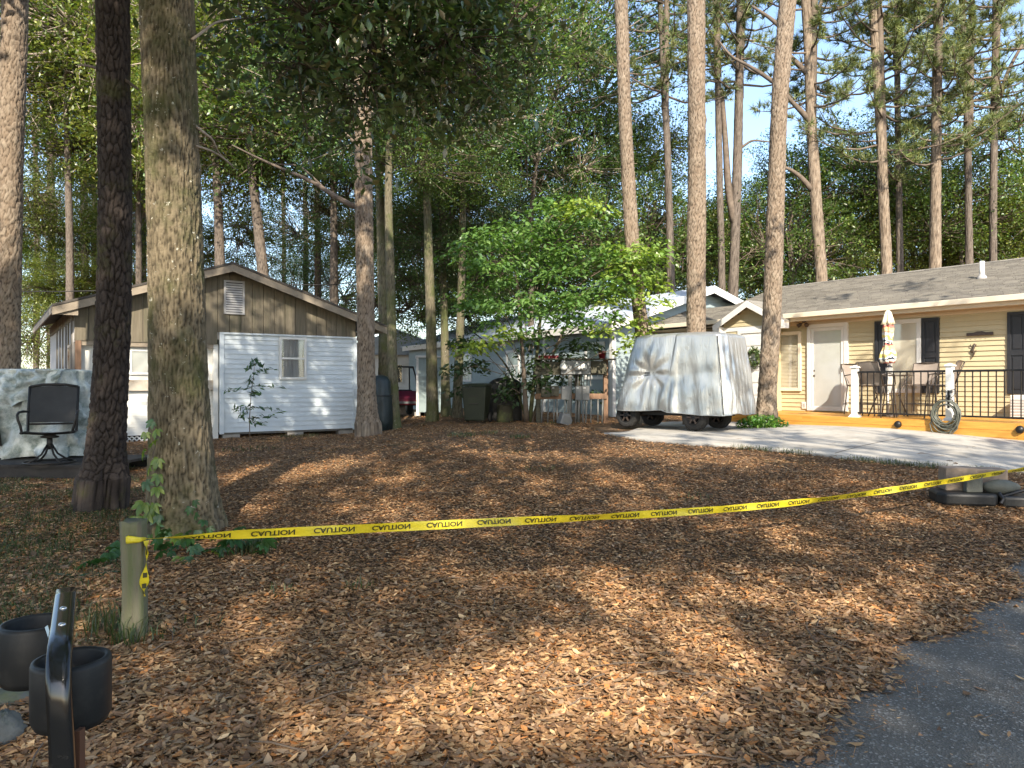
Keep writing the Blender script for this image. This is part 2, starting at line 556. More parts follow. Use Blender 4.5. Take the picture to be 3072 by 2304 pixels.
for _ in range(26):
    yy = tr0.uniform(3.2, 12); xx = tr0.uniform(-.65, .65) * yy
    if road_s(xx, yy) > -0.1: continue
    cc = Vector((xx, yy, G(xx, yy) + .035)); a = tr0.uniform(0, 6.28)
    for q in range(34):
        t_ = q / 34; an = q * 2.4; rr = .024 * math.sin(.35 + 2.5 * t_)
        ax = Vector((math.cos(a), math.sin(a), 0)); n1 = Vector((-ax.y, ax.x, 0)); n2 = Vector((0, 0, 1))
        c0 = cc + ax * (t_ - .5) * .08; dr0 = (n1 * math.cos(an) + n2 * math.sin(an))
        tp = c0 + dr0 * rr + ax * .010; sd0 = ax.cross(dr0) * .008
        mb.add([c0 + sd0, c0 - sd0, tp - sd0 * .6, tp + sd0 * .6], [(0, 1, 2, 3)])
pc = mb.obj('pine_cones', MAT['twig']); tag(pc, 'brown pine cones lying among the fallen leaves', 'pine cones', kind='stuff')

# ------------------------------------------------------------------ grass
def grass_mesh(pts, h, w, cols, lean=0.5):
    """pts: n x 3 roots"""
    n = len(pts)
    yaw = RNG.random(n) * 2 * np.pi
    out = np.stack([np.cos(yaw), np.sin(yaw), np.zeros(n)], -1)
    sd = np.stack([-np.sin(yaw), np.cos(yaw), np.zeros(n)], -1)
    hh = h * RNG.uniform(0.5, 1.2, n)
    ln = lean * RNG.uniform(0.2, 1.3, n) * hh
    up = np.array([0, 0, 1.0])
    b0, b1 = pts - sd * w / 2, pts + sd * w / 2
    mid = pts + up * (hh * 0.6)[:, None] + out * (ln * 0.35)[:, None]
    m0, m1 = mid - sd * w * 0.4, mid + sd * w * 0.4
    tip = pts + up * hh[:, None] * (1 - 0.25 * lean) + out * ln[:, None]
    V = np.stack([b0, b1, m1, m0, tip], 1).reshape(-1, 3)
    T = np.array([(0, 1, 2), (0, 2, 3), (3, 2, 4)])
    return V, (np.arange(n)[:, None, None] * 5 + T[None]).reshape(-1, 3), np.repeat(cols, 5, 0)

GP = np.array([(0.045, 0.07, 0.02), (0.07, 0.10, 0.03), (0.10, 0.12, 0.04), (0.16, 0.14, 0.06)])
GWT = np.array([0.35, 0.35, 0.2, 0.1])
def grass_obj(name, x, y, h, w, label, lean=0.6, pal=GP):
    pts = np.stack([x, y, gz(x, y) - 0.005], -1)
    V, Fc, C = grass_mesh(pts, h, w, leaf_cols(len(x), pal, GWT, 0.15), lean)
    o = put(name, np_mesh(name, V, Fc, MAT['grass'], C))
    tag(o, label, 'grass', kind='stuff')
    return o

def patch(cx, cy, rx, ry, n):
    r = np.sqrt(RNG.random(n)); a = RNG.random(n) * 2 * np.pi
    return cx + rx * r * np.cos(a), cy + ry * r * np.sin(a)

# dull grass on the shady left
px, py = [], []
for _ in range(120):
    yy = random.uniform(4.6, 13.5)
    xx = random.uniform(-0.72 * yy - 0.6, -0.47 * yy - 0.25 if yy < 9 else -0.52 * yy)
    a, b = patch(xx, yy, 0.35, 0.35, 190)
    px.append(a); py.append(b)
grass_obj('shade_grass', np.concatenate(px), np.concatenate(py), 0.075, 0.008, 'thin dark green grass in the shade around the left pine', 0.9)
# edge of the concrete
px, py = [], []
for t_ in np.linspace(0, 1, 60):
    xx = SLAB[3].x + (SLAB[-1].x - SLAB[3].x) * t_
    if math.sin(t_ * 37) + math.sin(t_ * 13 + 1) < -0.4: continue
    a, b = patch(xx, float(slab_front_y(xx)) - 0.06, 0.16, 0.10, 34)
    px.append(a); py.append(b)
grass_obj('edge_grass', np.concatenate(px), np.concatenate(py), 0.11, 0.006, 'ragged green grass along the front edge of the concrete', 0.5)
# small tufts out in the leaves
px, py = [], []
for (u, v, r, q) in ((462, 436, 0.35, 160), (520, 438, 0.22, 90), (300, 437, 0.5, 150), (490, 434, 0.2, 60), (560, 424, 0.4, 100), (540, 470, 0.3, 30), (690, 500, 0.3, 26), (360, 590, 0.12, 20), (280, 595, 0.12, 16), (155, 640, 0.16, 30), (470, 700, 0.04, 6), (200, 628, 0.14, 22), (250, 450, 0.6, 80)):
    p = GH(u, v)
    a, b = patch(p.x, p.y, r, r * 0.7, q)
    px.append(a); py.append(b)
grass_obj('yard_weeds', np.concatenate(px), np.concatenate(py), 0.10, 0.010, 'small scattered green weeds growing up through the leaves', 0.6)
p = GH(134, 640)
a, b = patch(p.x + 0.02, p.y - 0.14, 0.10, 0.05, 36)
a2, b2 = patch(p.x - 0.22, p.y + 0.1, 0.14, 0.14, 60)
grass_obj('post_grass', np.concatenate([a, a2]), np.concatenate([b, b2]), 0.26, 0.009, 'long green grass blades tufted at the foot of the wooden post', 0.8)

# ------------------------------------------------------------------ concrete pad
MAT['concrete'] = M('pale_concrete', (0.40, 0.375, 0.33), 0.85, var=0.12, scale=3.0, bump=0.003, bscale=120, spec=0.2, dirt=(0.27, 0.245, 0.205), dscale=1.4, dlo=0.48, dhi=0.72)
ny = 18
rows = []
sx = np.linspace(SLAB[0].x, 11.0, 60)
for a in sx:
    f = float(slab_front_y(a))
    bk = max(f + 0.02, min(19.6, f + (a - SLAB[0].x) * 3.2 + 0.02))
    rows.append([(a, f + (bk - f) * t_ + (0.02 * math.sin(a * 9) if t_ == 0 else 0)) for t_ in np.linspace(0, 1, ny)])
V = np.array(rows)
Z = gz(V[..., 0], V[..., 1]) + 0.035
V3 = np.concatenate([V, Z[..., None]], -1)
V3b = V3.copy()[:, :1]; V3b[..., 2] -= 0.06
V3 = np.concatenate([V3b, V3], 1)
ny += 1
i = np.arange(ny - 1)[None, :] + np.arange(len(sx) - 1)[:, None] * ny
Fq = np.stack([i, i + ny, i + 1 + ny, i + 1], -1).reshape(-1, 4)
pad = put('concrete_driveway', np_mesh('concrete_driveway', V3.reshape(-1, 3), Fq, MAT['concrete']))
tag(pad, kind='structure')
# control joint
j0, j1 = GH(835, 455.5), GH(905, 439)
mb = MB()
q = [j0 + (j1 - j0) * t_ for t_ in np.linspace(0, 1, 12)]
for a, b in zip(q[:-1], q[1:]):
    nrm = Vector((-(b - a).y, (b - a).x, 0)).normalized() * 0.012
    mb.add([(p_.x, p_.y, G(p_.x, p_.y) + 0.0375) for p_ in (a - nrm, b - nrm, b + nrm, a + nrm)], [(0, 1, 2, 3)])
MAT['joint'] = M('joint_dirt', (0.10, 0.085, 0.065), 0.9)
mb.obj('control_joint', MAT['joint'], pad)
# ------------------------------------------------------------------ trees
def voronoi(a, b, na, seed):
    """a wraps at na; returns F2-F1 and a random number per cell"""
    ia, ib = np.floor(a).astype(int), np.floor(b).astype(int)
    f1 = np.full(a.shape, 9.0); f2 = np.full(a.shape, 9.0); cid = np.zeros(a.shape)
    def hsh(i, j, k):
        h = np.sin((i % na) * 127.1 + j * 311.7 + k * 74.7 + seed * 13.37) * 43758.5453
        return h - np.floor(h)
    for di in (-1, 0, 1):
        for dj in (-1, 0, 1):
            ci, cj = ia + di, ib + dj
            dx = ci + 0.15 + 0.7 * hsh(ci, cj, 1) - a
            dy = cj + 0.15 + 0.7 * hsh(ci, cj, 2) - b
            d = np.sqrt(dx * dx + dy * dy)
            c = hsh(ci, cj, 3)
            m = d < f1
            f2 = np.where(m, f1, np.minimum(f2, d)); cid = np.where(m, c, cid); f1 = np.where(m, d, f1)
    return f2 - f1, cid

def spline(pts, s):
    pts = np.array(pts, float)
    d = np.concatenate([[0], np.cumsum(np.linalg.norm(np.diff(pts, axis=0), axis=1))])
    return np.stack([np.interp(s * d[-1], d, pts[:, i]) for i in range(3)], -1), d[-1]

def smooth_path(pts, n):
    s = np.linspace(0, 1, n)
    P, Lg = spline(pts, s)
    k = max(1, n // (len(pts) * 3))
    ker = np.ones(2 * k + 1) / (2 * k + 1)
    Q = np.stack([np.convolve(np.pad(P[:, i], k, mode='edge'), ker, 'valid') for i in range(3)], -1)
    Q[0] = P[0]; Q[-1] = P[-1]
    return Q, Lg

def trunk_mesh(name, pts, r0, r1, mt, seed=1, nseg=48, nring=160, pw=0.10, ph=0.16, depth=0.018, flare=0.35, flare_h=0.5, crack_w=0.2, lobes=4, bumps=(), vis=8.0, warp=0.28):
    P, Lg = smooth_path(pts, 600)
    sv = np.concatenate([np.linspace(0, min(vis, Lg * 0.9), int(nring * 0.88), endpoint=False), np.linspace(min(vis, Lg * 0.9), Lg, nring - int(nring * 0.88))])
    P = np.stack([np.interp(sv, np.linspace(0, Lg, 600), P[:, i]) for i in range(3)], -1)
    s = sv[:, None]
    th = np.linspace(0, 2 * np.pi, nseg, endpoint=False)[None]
    rad = r0 + (r1 - r0) * (s / Lg)
    rr = np.random.default_rng(seed)
    fl = flare * np.exp(-s / flare_h) * (1 + 0.35 * np.cos(lobes * th + rr.random() * 6) + 0.2 * np.cos((lobes + 3) * th + rr.random() * 6))
    base = rad * (1 + fl) * (1 + 0.035 * np.sin(2 * th + s * 0.9 + seed) + 0.02 * np.sin(3 * th - s * 1.7))
    na = max(5, int(round(2 * np.pi * r0 / pw)))
    A = np.broadcast_to(th / (2 * np.pi) * na, base.shape) + 0.25 * np.sin(s * 2.3 + seed)
    B = np.broadcast_to(s / ph, base.shape) + 0.5 * np.sin(3 * th)
    A, B = A + warp * np.sin(B * 2.3 + 1.7 * np.sin(A * 1.1 + seed)), B + warp * np.sin(A * 2.9 + 2.1 * np.sin(B * 0.9 - seed)) + 0.4 * warp * np.sin(A * 6.3 + B * 4.1)
    g, cid = voronoi(A, B, na, seed)
    g2, c2_ = voronoi(A * 2.6, B * 2.6, int(na * 2.6), seed + 5)
    crack = np.clip(g / crack_w, 0, 1) ** 0.8
    fine_ = np.clip(g2 / 0.16, 0, 1)
    rough = 0.15 * np.sin(A * 6.1 + B * 3) * np.sin(B * 7.7 - A * 2)
    r = base + depth * (crack - 1 + 0.45 * (cid - 0.5) + 0.30 * (fine_ - 1) * crack + 0.25 * (c2_ - 0.5) + rough * 0.6)
    for (bt, bs, ba, bw, bh) in bumps:
        da = np.angle(np.exp(1j * (th - bt)))
        r = r + ba * np.exp(-(da / bw) ** 2 - ((s - bs) / bh) ** 2)
    X = P[:, 0:1] + r * np.cos(th); Y = P[:, 1:2] + r * np.sin(th); Z = np.broadcast_to(P[:, 2:3], r.shape)
    V = np.stack([X, Y, Z], -1).reshape(-1, 3)
    i = np.arange(nring - 1)[:, None] * nseg; j = np.arange(nseg)[None]
    k = (j + 1) % nseg
    Fq = np.stack([i + j, i + k, i + nseg + k, i + nseg + j], -1).reshape(-1, 4)
    return np_mesh(name, V, Fq, mt, smooth=True, attrs={'crack': crack * (0.72 + 0.28 * fine_), 'cell': 0.6 * cid + 0.4 * c2_})

GREEN = {
    'mid': (np.array([(0.081, 0.146, 0.037), (0.110, 0.183, 0.044), (0.146, 0.212, 0.052), (0.189, 0.233, 0.058)]), np.array([.3, .3, .25, .15])),
    'olive': (np.array([(0.130, 0.176, 0.036), (0.182, 0.215, 0.044), (0.234, 0.247, 0.052), (0.091, 0.137, 0.033)]), np.array([.3, .3, .2, .2])),
    'dark': (np.array([(0.058, 0.106, 0.032), (0.081, 0.136, 0.039), (0.112, 0.162, 0.048), (0.145, 0.136, 0.054)]), np.array([.35, .35, .2, .1])),
    'fresh': (np.array([(0.08, 0.20, 0.03), (0.11, 0.23, 0.035), (0.16, 0.27, 0.035), (0.06, 0.16, 0.03)]), np.array([.3, .3, .2, .2])),
    'blue': (np.array([(0.081, 0.160, 0.058), (0.110, 0.197, 0.065), (0.139, 0.218, 0.058), (0.065, 0.131, 0.052)]), np.array([.3, .3, .2, .2])),
    'pine': (np.array([(0.124, 0.168, 0.052), (0.175, 0.204, 0.058), (0.233, 0.241, 0.065), (0.095, 0.139, 0.055)]), np.array([.3, .3, .2, .2])),
}

def broad_crown(seed, Rx, Rz, nclump, per, clump_r, lf, pal, droop=0.0, flat=0.6, hollow=0.55, asp=0.5):
    """returns (limb mesh data, leaf arrays), centred on the crown's middle"""
    r = np.random.default_rng(seed)
    d = r.standard_normal((nclump, 3)); d /= np.linalg.norm(d, axis=1, keepdims=True)
    rad = (hollow + (1 - hollow) * r.random(nclump)) ** 0.8
    lob = 1 + 0.22 * np.sin(3 * np.arctan2(d[:, 1], d[:, 0]) + seed) + 0.15 * np.sin(5 * d[:, 2] + seed * 2)
    C = d * rad[:, None] * lob[:, None] * np.array([Rx, Rx, Rz])
    cr = clump_r * r.uniform(0.6, 1.35, nclump)
    n = nclump * per
    q = r.standard_normal((n, 3))
    q *= (np.minimum(1.7, np.linalg.norm(q, axis=1)) / np.linalg.norm(q, axis=1))[:, None]
    ci = np.repeat(np.arange(nclump), per)
    pos = C[ci] + q * cr[ci][:, None] * np.array([0.62, 0.62, 0.62 * flat])
    pos[:, 2] -= droop * (np.linalg.norm(q[:, :2], axis=1)) * cr[ci]
    yaw = r.random(n) * 2 * np.pi
    pt = r.normal(-0.35, 0.5, n)
    dd = np.stack([np.cos(yaw) * np.cos(pt), np.sin(yaw) * np.cos(pt), np.sin(pt)], -1)
    up = np.stack([r.normal(0, .55, n), r.normal(0, .55, n), np.ones(n)], -1)
    s = np.cross(up, dd); s /= np.linalg.norm(s, axis=1, keepdims=True)
    k = np.cross(dd, s)
    L = lf * r.uniform(0.65, 1.3, n)
    V, Fc = leaves4(pos, L, L * asp * r.uniform(0.8, 1.2, n), dd, s, k, np.full(n, 0.12))
    cc = pal[0][r.choice(len(pal[0]), n, p=pal[1])] * (1 + 0.2 * r.standard_normal((n, 1))).clip(0.5, 1.6)
    cc = cc * (0.8 + 0.4 * r.random((nclump, 1)))[ci]
    mb = MB()
    root = Vector((0, 0, -Rz * 0.25))
    hubs = [Vector((float(a), float(b), float(c_))) for a, b, c_ in (r.uniform(-0.35, 0.35, (6, 3)) * np.array([Rx, Rx, Rz]))]
    for h in hubs:
        mb.tube([root, root.lerp(h, 0.5) + Vector((0, 0, 0.1 * Rz)), h], [0.014 * Rx, 0.012 * Rx, 0.009 * Rx], 5, False)
    for cpt in C[: nclump]:
        cv = Vector([float(t_) for t_ in cpt])
        h = min(hubs, key=lambda t_: (t_ - cv).length)
        md = h.lerp(cv, 0.5) + Vector((float(r.normal(0, .08)), float(r.normal(0, .08)), float(r.normal(0, .06)))) * Rx
        mb.tube([h, md, cv], [0.009 * Rx, 0.006 * Rx, 0.003 * Rx], 3, False)
    return mb, (V, Fc, np.repeat(cc, 4, 0))

def pine_crown(seed, H, Rb, nbr, pal, tufts=8, needles=16, nl=0.24, nw=0.010):
    """crown from z=0 to z=H"""
    r = np.random.default_rng(seed)
    mb = MB()
    T, D = [], []
    mb.tube([(0, 0, -0.3), (0.1 * math.sin(seed), 0.1, H * 0.5), (0.15, 0.05 * math.cos(seed), H)], [0.15, 0.10, 0.02], 6, False)
    for i in range(nbr):
        f = (i + r.random()) / nbr
        z0 = H * f ** 1.1
        ln = Rb * (0.45 + 0.55 * r.random()) * (1 - 0.62 * f)
        a = r.random() * 2 * math.pi
        rise = r.uniform(-0.05, 0.45) + 0.4 * f
        pts = []
        bend = r.normal(0, .25)
        for t_ in np.linspace(0, 1, 5):
            aa = a + bend * t_
            pts.append(Vector((math.cos(aa) * ln * t_, math.sin(aa) * ln * t_, z0 + ln * (rise * t_ ** 1.5 - 0.10 * math.sin(t_ * 3.1)))))
        mb.tube(pts, [0.045, 0.036, 0.027, 0.017, 0.008], 4, False)
        for k_ in range(tufts):
            t_ = 0.35 + 0.65 * (k_ + r.random()) / tufts
            j = min(3, int(t_ * 4)); q = t_ * 4 - j
            c_ = pts[j].lerp(pts[j + 1], min(1, q))
            side = Vector((float(r.normal()), float(r.normal()), float(abs(r.normal()) * 0.7 + 0.2))) * (0.10 + 0.28 * ln / 3 * (1.15 - t_))
            tp = c_ + side
            mb.tube([c_, tp], [0.008, 0.004], 3, False)
            T.append(tp); D.append(((pts[-1] - pts[0]).normalized() * 0.5 + side.normalized() + Vector((0, 0, 0.35))).normalized())
            if k_ == tufts - 1:
                T.append(pts[-1]); D.append((pts[-1] - pts[-2]).normalized())
    T = np.array([tuple(t_) for t_ in T]); D = np.array([tuple(t_) for t_ in D])
    m = len(T); n = m * needles
    ti = np.repeat(np.arange(m), needles)
    dd = D[ti] * 0.75 + r.standard_normal((n, 3)) * 0.62
    dd /= np.linalg.norm(dd, axis=1, keepdims=True)
    sdir = np.cross(dd, r.standard_normal((n, 3))); sdir /= np.linalg.norm(sdir, axis=1, keepdims=True)
    L = nl * r.uniform(0.7, 1.25, n)
    b = T[ti] - D[ti] * (r.random(n) * 0.14)[:, None]
    V = np.stack([b - sdir * nw / 2, b + sdir * nw / 2, b + dd * L[:, None]], 1).reshape(-1, 3)
    cc = pal[0][r.choice(len(pal[0]), n, p=pal[1])] * (1 + 0.18 * r.standard_normal((n, 1))).clip(0.5, 1.6)
    cc = cc * (0.75 + 0.5 * r.random((m, 1)))[ti]
    return mb, (V, np.arange(n * 3).reshape(-1, 3), np.repeat(cc, 3, 0))

PRE = {}
def prefab(key, data, mt, limb_mt):
    mb, (V, Fc, C) = data
    PRE[key] = (mb.mesh(key + '_limbs', limb_mt, True), np_mesh(key + '_leaves', V, Fc, mt, C))
prefab('oakA', broad_crown(11, 4.2, 3.4, 230, 62, 0.78, 0.16, GREEN['mid'], hollow=0.4), MAT['leaf'], MAT['limb'])
prefab('oakB', broad_crown(12, 4.4, 3.2, 230, 62, 0.78, 0.16, GREEN['olive'], hollow=0.4), MAT['leaf'], MAT['limb_pale'])
prefab('darkA', broad_crown(13, 4.2, 3.4, 240, 66, 0.8, 0.16, GREEN['dark'], hollow=0.4), MAT['leaf'], MAT['limb'])
prefab('airy', broad_crown(14, 4.4, 3.6, 150, 75, 0.85, 0.14, GREEN['blue']), MAT['leaf'], MAT['limb_pale'])
prefab('bushy', broad_crown(15, 3.8, 3.0, 220, 66, 0.8, 0.16, GREEN['olive'], hollow=0.4), MAT['leaf'], MAT['limb'])
prefab('canopy', broad_crown(16, 3.6, 1.8, 85, 60, 0.62, 0.20, GREEN['mid'], hollow=0.3), MAT['leaf'], MAT['limb'])
prefab('bigleaf', broad_crown(17, 1.7, 1.5, 74, 30, 0.34, 0.16, (GREEN['dark'][0] * 1.0, GREEN['dark'][1]), droop=0.5, flat=1.0, hollow=0.25, asp=0.42), MAT['bigleaf'], MAT['limb'])
prefab('pineA', pine_crown(21, 8.5, 3.6, 50, GREEN['pine'], 13, 30, 0.28, 0.022), MAT['needle'], MAT['limb'])
prefab('pineB', pine_crown(22, 7.5, 4.0, 46, GREEN['pine'], 13, 30, 0.28, 0.022), MAT['needle'], MAT['limb'])
prefab('pineC', pine_crown(23, 9.5, 3.2, 54, GREEN['pine'], 12, 30, 0.28, 0.022), MAT['needle'], MAT['limb'])

def crown(parent, key, p, s=1.0, rz=0.0, sz=None, part=('limb', 'crown')):
    a, b = PRE[key]
    for nm, me in zip(part, (a, b)):
        o = put(nm, me, parent)
        o.location = Vector(p) - parent.location
        o.scale = (s, s, sz or s)
        o.rotation_euler = (0, 0, rz)

def tree(label, pts_uv, y, wpx, mt, seed, top=22.0, cat='pine tree', name='pine_tree', crowns=(), group=None, det=1, wtop=None, ph=0.125, pw=0.095, depth=0.02, flare=0.35, base=None, **kw):
    """pts_uv: measured points of the stem's axis from bottom to top, at distance y"""
    pts = [W(u, v, y) for u, v in pts_uv]
    b = pts[0].copy() if base is None else Vector(base)
    gzv = G(b.x, b.y)
    if b.z > gzv + 0.05:
        b2 = b.copy(); b2.z = gzv - 0.06
        pts.insert(0, b2)
    else:
        pts[0].z = gzv - 0.06
    if pts[-1].z < top:
        d = (pts[-1] - pts[-2]).normalized()
        pts.append(pts[-1] + d * ((top - pts[-1].z) / max(0.3, d.z)))
    r0 = wpx / F * y / 2
    r1 = (wtop / F * y / 2) if wtop else r0 * 0.45
    root = thing(name, label, cat, pts[0], 0, group)
    loc = [p - root.location for p in pts]
    me = trunk_mesh('trunk', loc, r0, r1, MAT[mt], seed, nseg=int(22 + 70 * det), nring=int(70 + 270 * det), vis=CAMZ + 0.53 * y + 0.8, pw=pw, ph=ph, depth=depth, flare=flare, **kw)
    put('trunk', me, root)
    for cdef in crowns:
        key, cp, s = cdef[0], cdef[1], cdef[2]
        rz = cdef[3] if len(cdef) > 3 else random.random() * 6
        if cp == 'top':
            hgt = {'pineA': 8.5, 'pineB': 7.5, 'pineC': 9.5}[key] * s
            i_ = len(pts) - 1
            cp = pts[-1] - Vector((0, 0, hgt * 0.96))
            f_ = (cp.z - pts[-2].z) / max(0.1, pts[-1].z - pts[-2].z)
            ax = pts[-2].lerp(pts[-1], f_)
            cp = Vector((ax.x, ax.y, cp.z))
        crown(root, key, cp, s, rz)
    return root

def limbs(root, paths, mt, nm='limb', n=6):
    """bare limbs given as world points with radii"""
    for pth, r0, r1 in paths:
        Q, _ = smooth_path([tuple(p) for p in pth], 12)
        mb = MB().tube([Vector(q) - root.location for q in Q], list(np.linspace(r0, r1, 12)), n)
        mb.obj(nm, MAT[mt], root, True)

# --- near trees
t1 = tree('tall pine at the far left edge with sunlit upper bark behind the chair', [(6, 450), (6, 370), (8, 267), (15, 0)], 13.0, 24.5, 'pine', 31, 32, det=1.0, wtop=16, crowns=[('pineA', 'top', 1.0)], depth=0.02)
t2 = tree('dark pine with deep black bark and flared base beside the swivel chair', [(100, 511), (104, 470), (109, 430), (114.5, 331), (115.6, 267), (113, 0)], 8.5, 33, 'pine_dark', 32, 32, det=1.4, wtop=20, ph=0.15, pw=0.062, depth=0.028, flare=0.55, flare_h=0.45, warp=0.2, crack_w=0.26, crowns=[('pineB', 'top', 0.7)])
limbs(t2, [([W(113, 72, 8.5), W(103, 70, 8.6), W(90, 66, 8.7), W(78, 65, 8.9)], 0.028, 0.008), ([W(117, 75, 8.5), W(128, 82, 8.45), W(138, 89, 8.4)], 0.03, 0.012)], 'limb')
t3 = tree('broad grey oak trunk with mossy bark and a knot behind the wooden post', [(186, 538), (184, 500), (181, 440), (179, 370), (176, 267), (170, 90), (167.6, 0)], 7.45, 58, 'oak', 33, 13, cat='oak tree', name='oak_tree', det=1.7, wtop=36, ph=0.26, pw=0.036, depth=0.022, flare=0.30, flare_h=0.55, lobes=5, crack_w=0.28,
          bumps=[(-1.25, 1.95, 0.05, 0.35, 0.12), (-1.4, 3.75, 0.035, 0.3, 0.14), (-1.9, 2.3, -0.02, 0.3, 0.5)])
# the oak's overhanging branches with large leaves
hang = [(300, 20, 10.0, 1.0), (385, 40, 10.6, 1.05), (450, 15, 10.2, 0.95), (340, 75, 11.2, 0.8), (470, 75, 10.8, 0.65), (400, -60, 10.5, 1.0)]
ot = Vector((W(167.6, 0, 7.45).x, 7.45, 9.0))
for k, (u, v, y, s) in enumerate(hang):
    p = W(u, v, y)
    crown(t3, 'bigleaf', p, s, k * 1.3)
    limbs(t3, [([ot - Vector((0, 0, 1.2)), ot.lerp(p, 0.45) + Vector((0, 0, 1.0)), p + Vector((0, 0, 0.8))], 0.07, 0.02)], 'limb', 'limb', 6)
for k, (dx, dy, dz, s) in enumerate(((-1.6, -1.0, 3.4, 0.7),)):
    crown(t3, 'canopy', ot + Vector((dx, dy, dz)), s, k * 2.1)
t4 = tree('rough pine standing at the right corner of the white shed', [(368, 433), (366.5, 400), (366, 340), (365, 275), (363, 140), (363, 0)], 17.0, 18.5, 'pine', 34, 31, det=0.9, wtop=11, crowns=[('pineC', 'top', 0.9)], depth=0.022)
limbs(t4, [([W(364, 210, 17), W(340, 201, 17), W(320, 185, 17.2), W(300, 176, 17.3), W(268, 163, 17.4), W(232, 145, 17.5)], 0.07, 0.014), ([W(322, 186, 17.2), W(300, 165, 17.4), W(272, 164, 17.6)], 0.03, 0.008), ([W(363, 150, 17), W(350, 138, 17.1), W(342, 130, 17.2)], 0.06, 0.02)], 'limb')
limbs(t3, [([W(193, 124, 7.45), W(200, 130, 7.5), W(214, 140, 7.7), W(217, 152, 7.8), W(232, 165, 8.0)], 0.016, 0.006), ([W(196, 146, 7.45), W(210, 150, 7.6), W(222, 157, 7.8), W(236, 170, 8.1)], 0.015, 0.005), ([W(192, 40, 7.4), W(215, 22, 7.7), W(240, 18, 8.2)], 0.016, 0.005)], 'limb_pale')
p1 = tree('leaning sunlit pine rising behind the bright green dogwood', [(646, 400), (645, 345), (633.5, 271), (626, 145), (621, 0)], 19.5, 14.5, 'pine', 35, 34, det=0.9, wtop=10, crowns=[('pineA', 'top', 1.0)])
p2 = tree('thick straight sunlit pine with a burl behind the covered golf cart', [(696, 420), (696, 330), (696, 290), (697, 150), (696, 0)], 18.3, 19.0, 'pine', 36, 34, det=1.1, wtop=14, crowns=[('pineB', 'top', 1.0)], bumps=[(-1.2, 7.2, 0.05, 0.7, 0.16), (-0.4, 7.5, 0.035, 0.5, 0.10)])
p3 = tree('sunlit pine leaning right at the left end of the wooden deck', [(766, 425), (767.5, 380), (773.6, 290), (776, 181), (780, 90), (787.7, 0)], 17.2, 18.0, 'pine', 37, 34, det=1.2, wtop=11.5, crowns=[('pineC', 'top', 1.0)])
limbs(p3, [([W(778, 85, 17.2), W(765, 76, 17.4), W(748, 65, 17.8), W(732, 58, 18.2), W(718, 40, 18.6)], 0.06, 0.02), ([W(784, 30, 17.2), W(770, 18, 17.4), W(752, 6, 17.6)], 0.06, 0.03)], 'limb')

# --- the slim trunks between shed and trash cart
def slim(label, pts, y, w, mt, seed, top, crowns, cat='tree', name='shade_tree', **k):
    return tree(label, pts, y, w, mt, seed, top, cat, name, crowns, det=0.35, depth=0.012, ph=0.2, pw=0.06, flare=0.25, **k)
slim('slim mossy trunk just right of the pine at the shed corner', [(394.5, 426), (393, 380), (391, 300), (388, 190), (392, 60)], 19.0, 11, 'mossbark', 41, 11, [('airy', W(395, 60, 19.6), 0.75), ('oakA', W(415, 160, 20), 0.42)])
slim('dark trunk behind the blue barrel right of the shed', [(384, 420), (384, 330), (380, 200), (378, 90)], 22.0, 12, 'mossbark', 42, 12, [('airy', W(370, 80, 22.5), 0.85)])
slim('mossy trunk with a sunlit patch left of the green trash cart', [(432.5, 419), (432, 380), (431, 330), (428, 230), (424, 100)], 21.0, 11.5, 'mossbark', 43, 12, [('airy', W(430, 100, 21.8), 0.85), ('oakA', W(455, 170, 22), 0.45)])
slim('thin dark trunk standing against the grey storage shed', [(446, 414), (445, 350), (442, 230), (440, 90)], 23.5, 9, 'mossbark', 44, 12, [('darkA', W(450, 215, 24), 0.5), ('airy', W(445, 40, 24), 0.9)])
slim('dark trunk directly left of the green trash cart with a sunlit base', [(457, 413), (459, 360), (462, 270), (463, 140), (463, 20)], 22.5, 9.5, 'mossbark', 45, 13, [('oakA', W(480, 30, 23), 0.9), ('darkA', W(425, 262, 23.5), 0.42), ('darkA', W(478, 265, 24), 0.45)])

# --- broadleaf trees behind the shed
slim('dark straight trunk rising behind the shed roof left of its peak', [(222, 400), (221, 300), (218, 200), (212, 80)], 27.0, 13, 'bgbark', 46, 12, [('oakB', W(190, 110, 27.5), 0.95), ('oakB', W(225, 30, 28), 1.0), ('oakB', W(235, 165, 29), 0.6)], 'oak tree', 'oak_tree')
r_ = slim('dark leaning trunk rising behind the peak of the shed roof', [(268, 400), (264, 280), (255, 200), (250, 150), (247, 60)], 26.0, 14, 'bgbark', 47, 12, [('oakA', W(280, 130, 26.5), 0.9), ('oakB', W(245, 60, 27), 1.0), ('oakA', W(320, 110, 27), 0.8)], 'oak tree', 'oak_tree')
slim('reddish dark trunk rising behind the right slope of the shed roof', [(334, 400), (334, 250), (333, 120), (333, 20)], 27.0, 10, 'bgbark', 48, 14, [('oakA', W(340, 60, 27.5), 1.0), ('darkA', W(345, 195, 28), 0.5)], 'oak tree', 'oak_tree')
slim('yellow green oak filling the upper left between the pines', [(70, 420), (70, 250), (66, 100)], 30.0, 10, 'bgbark', 49, 12, [('oakB', W(60, 75, 30), 1.1), ('oakB', W(130, 60, 31), 1.1), ('oakA', W(95, 150, 32), 0.8), ('oakA', W(40, 10, 30), 1.1)], 'oak tree', 'oak_tree')
slim('green oak showing between the two nearest trunks', [(140, 420), (139, 300), (138, 130)], 33.0, 8, 'bgbark', 50, 13, [('oakB', W(140, 130, 33), 0.9), ('oakA', W(120, 20, 34), 1.2), ('oakB', W(215, 90, 34), 1.1)], 'oak tree', 'oak_tree')
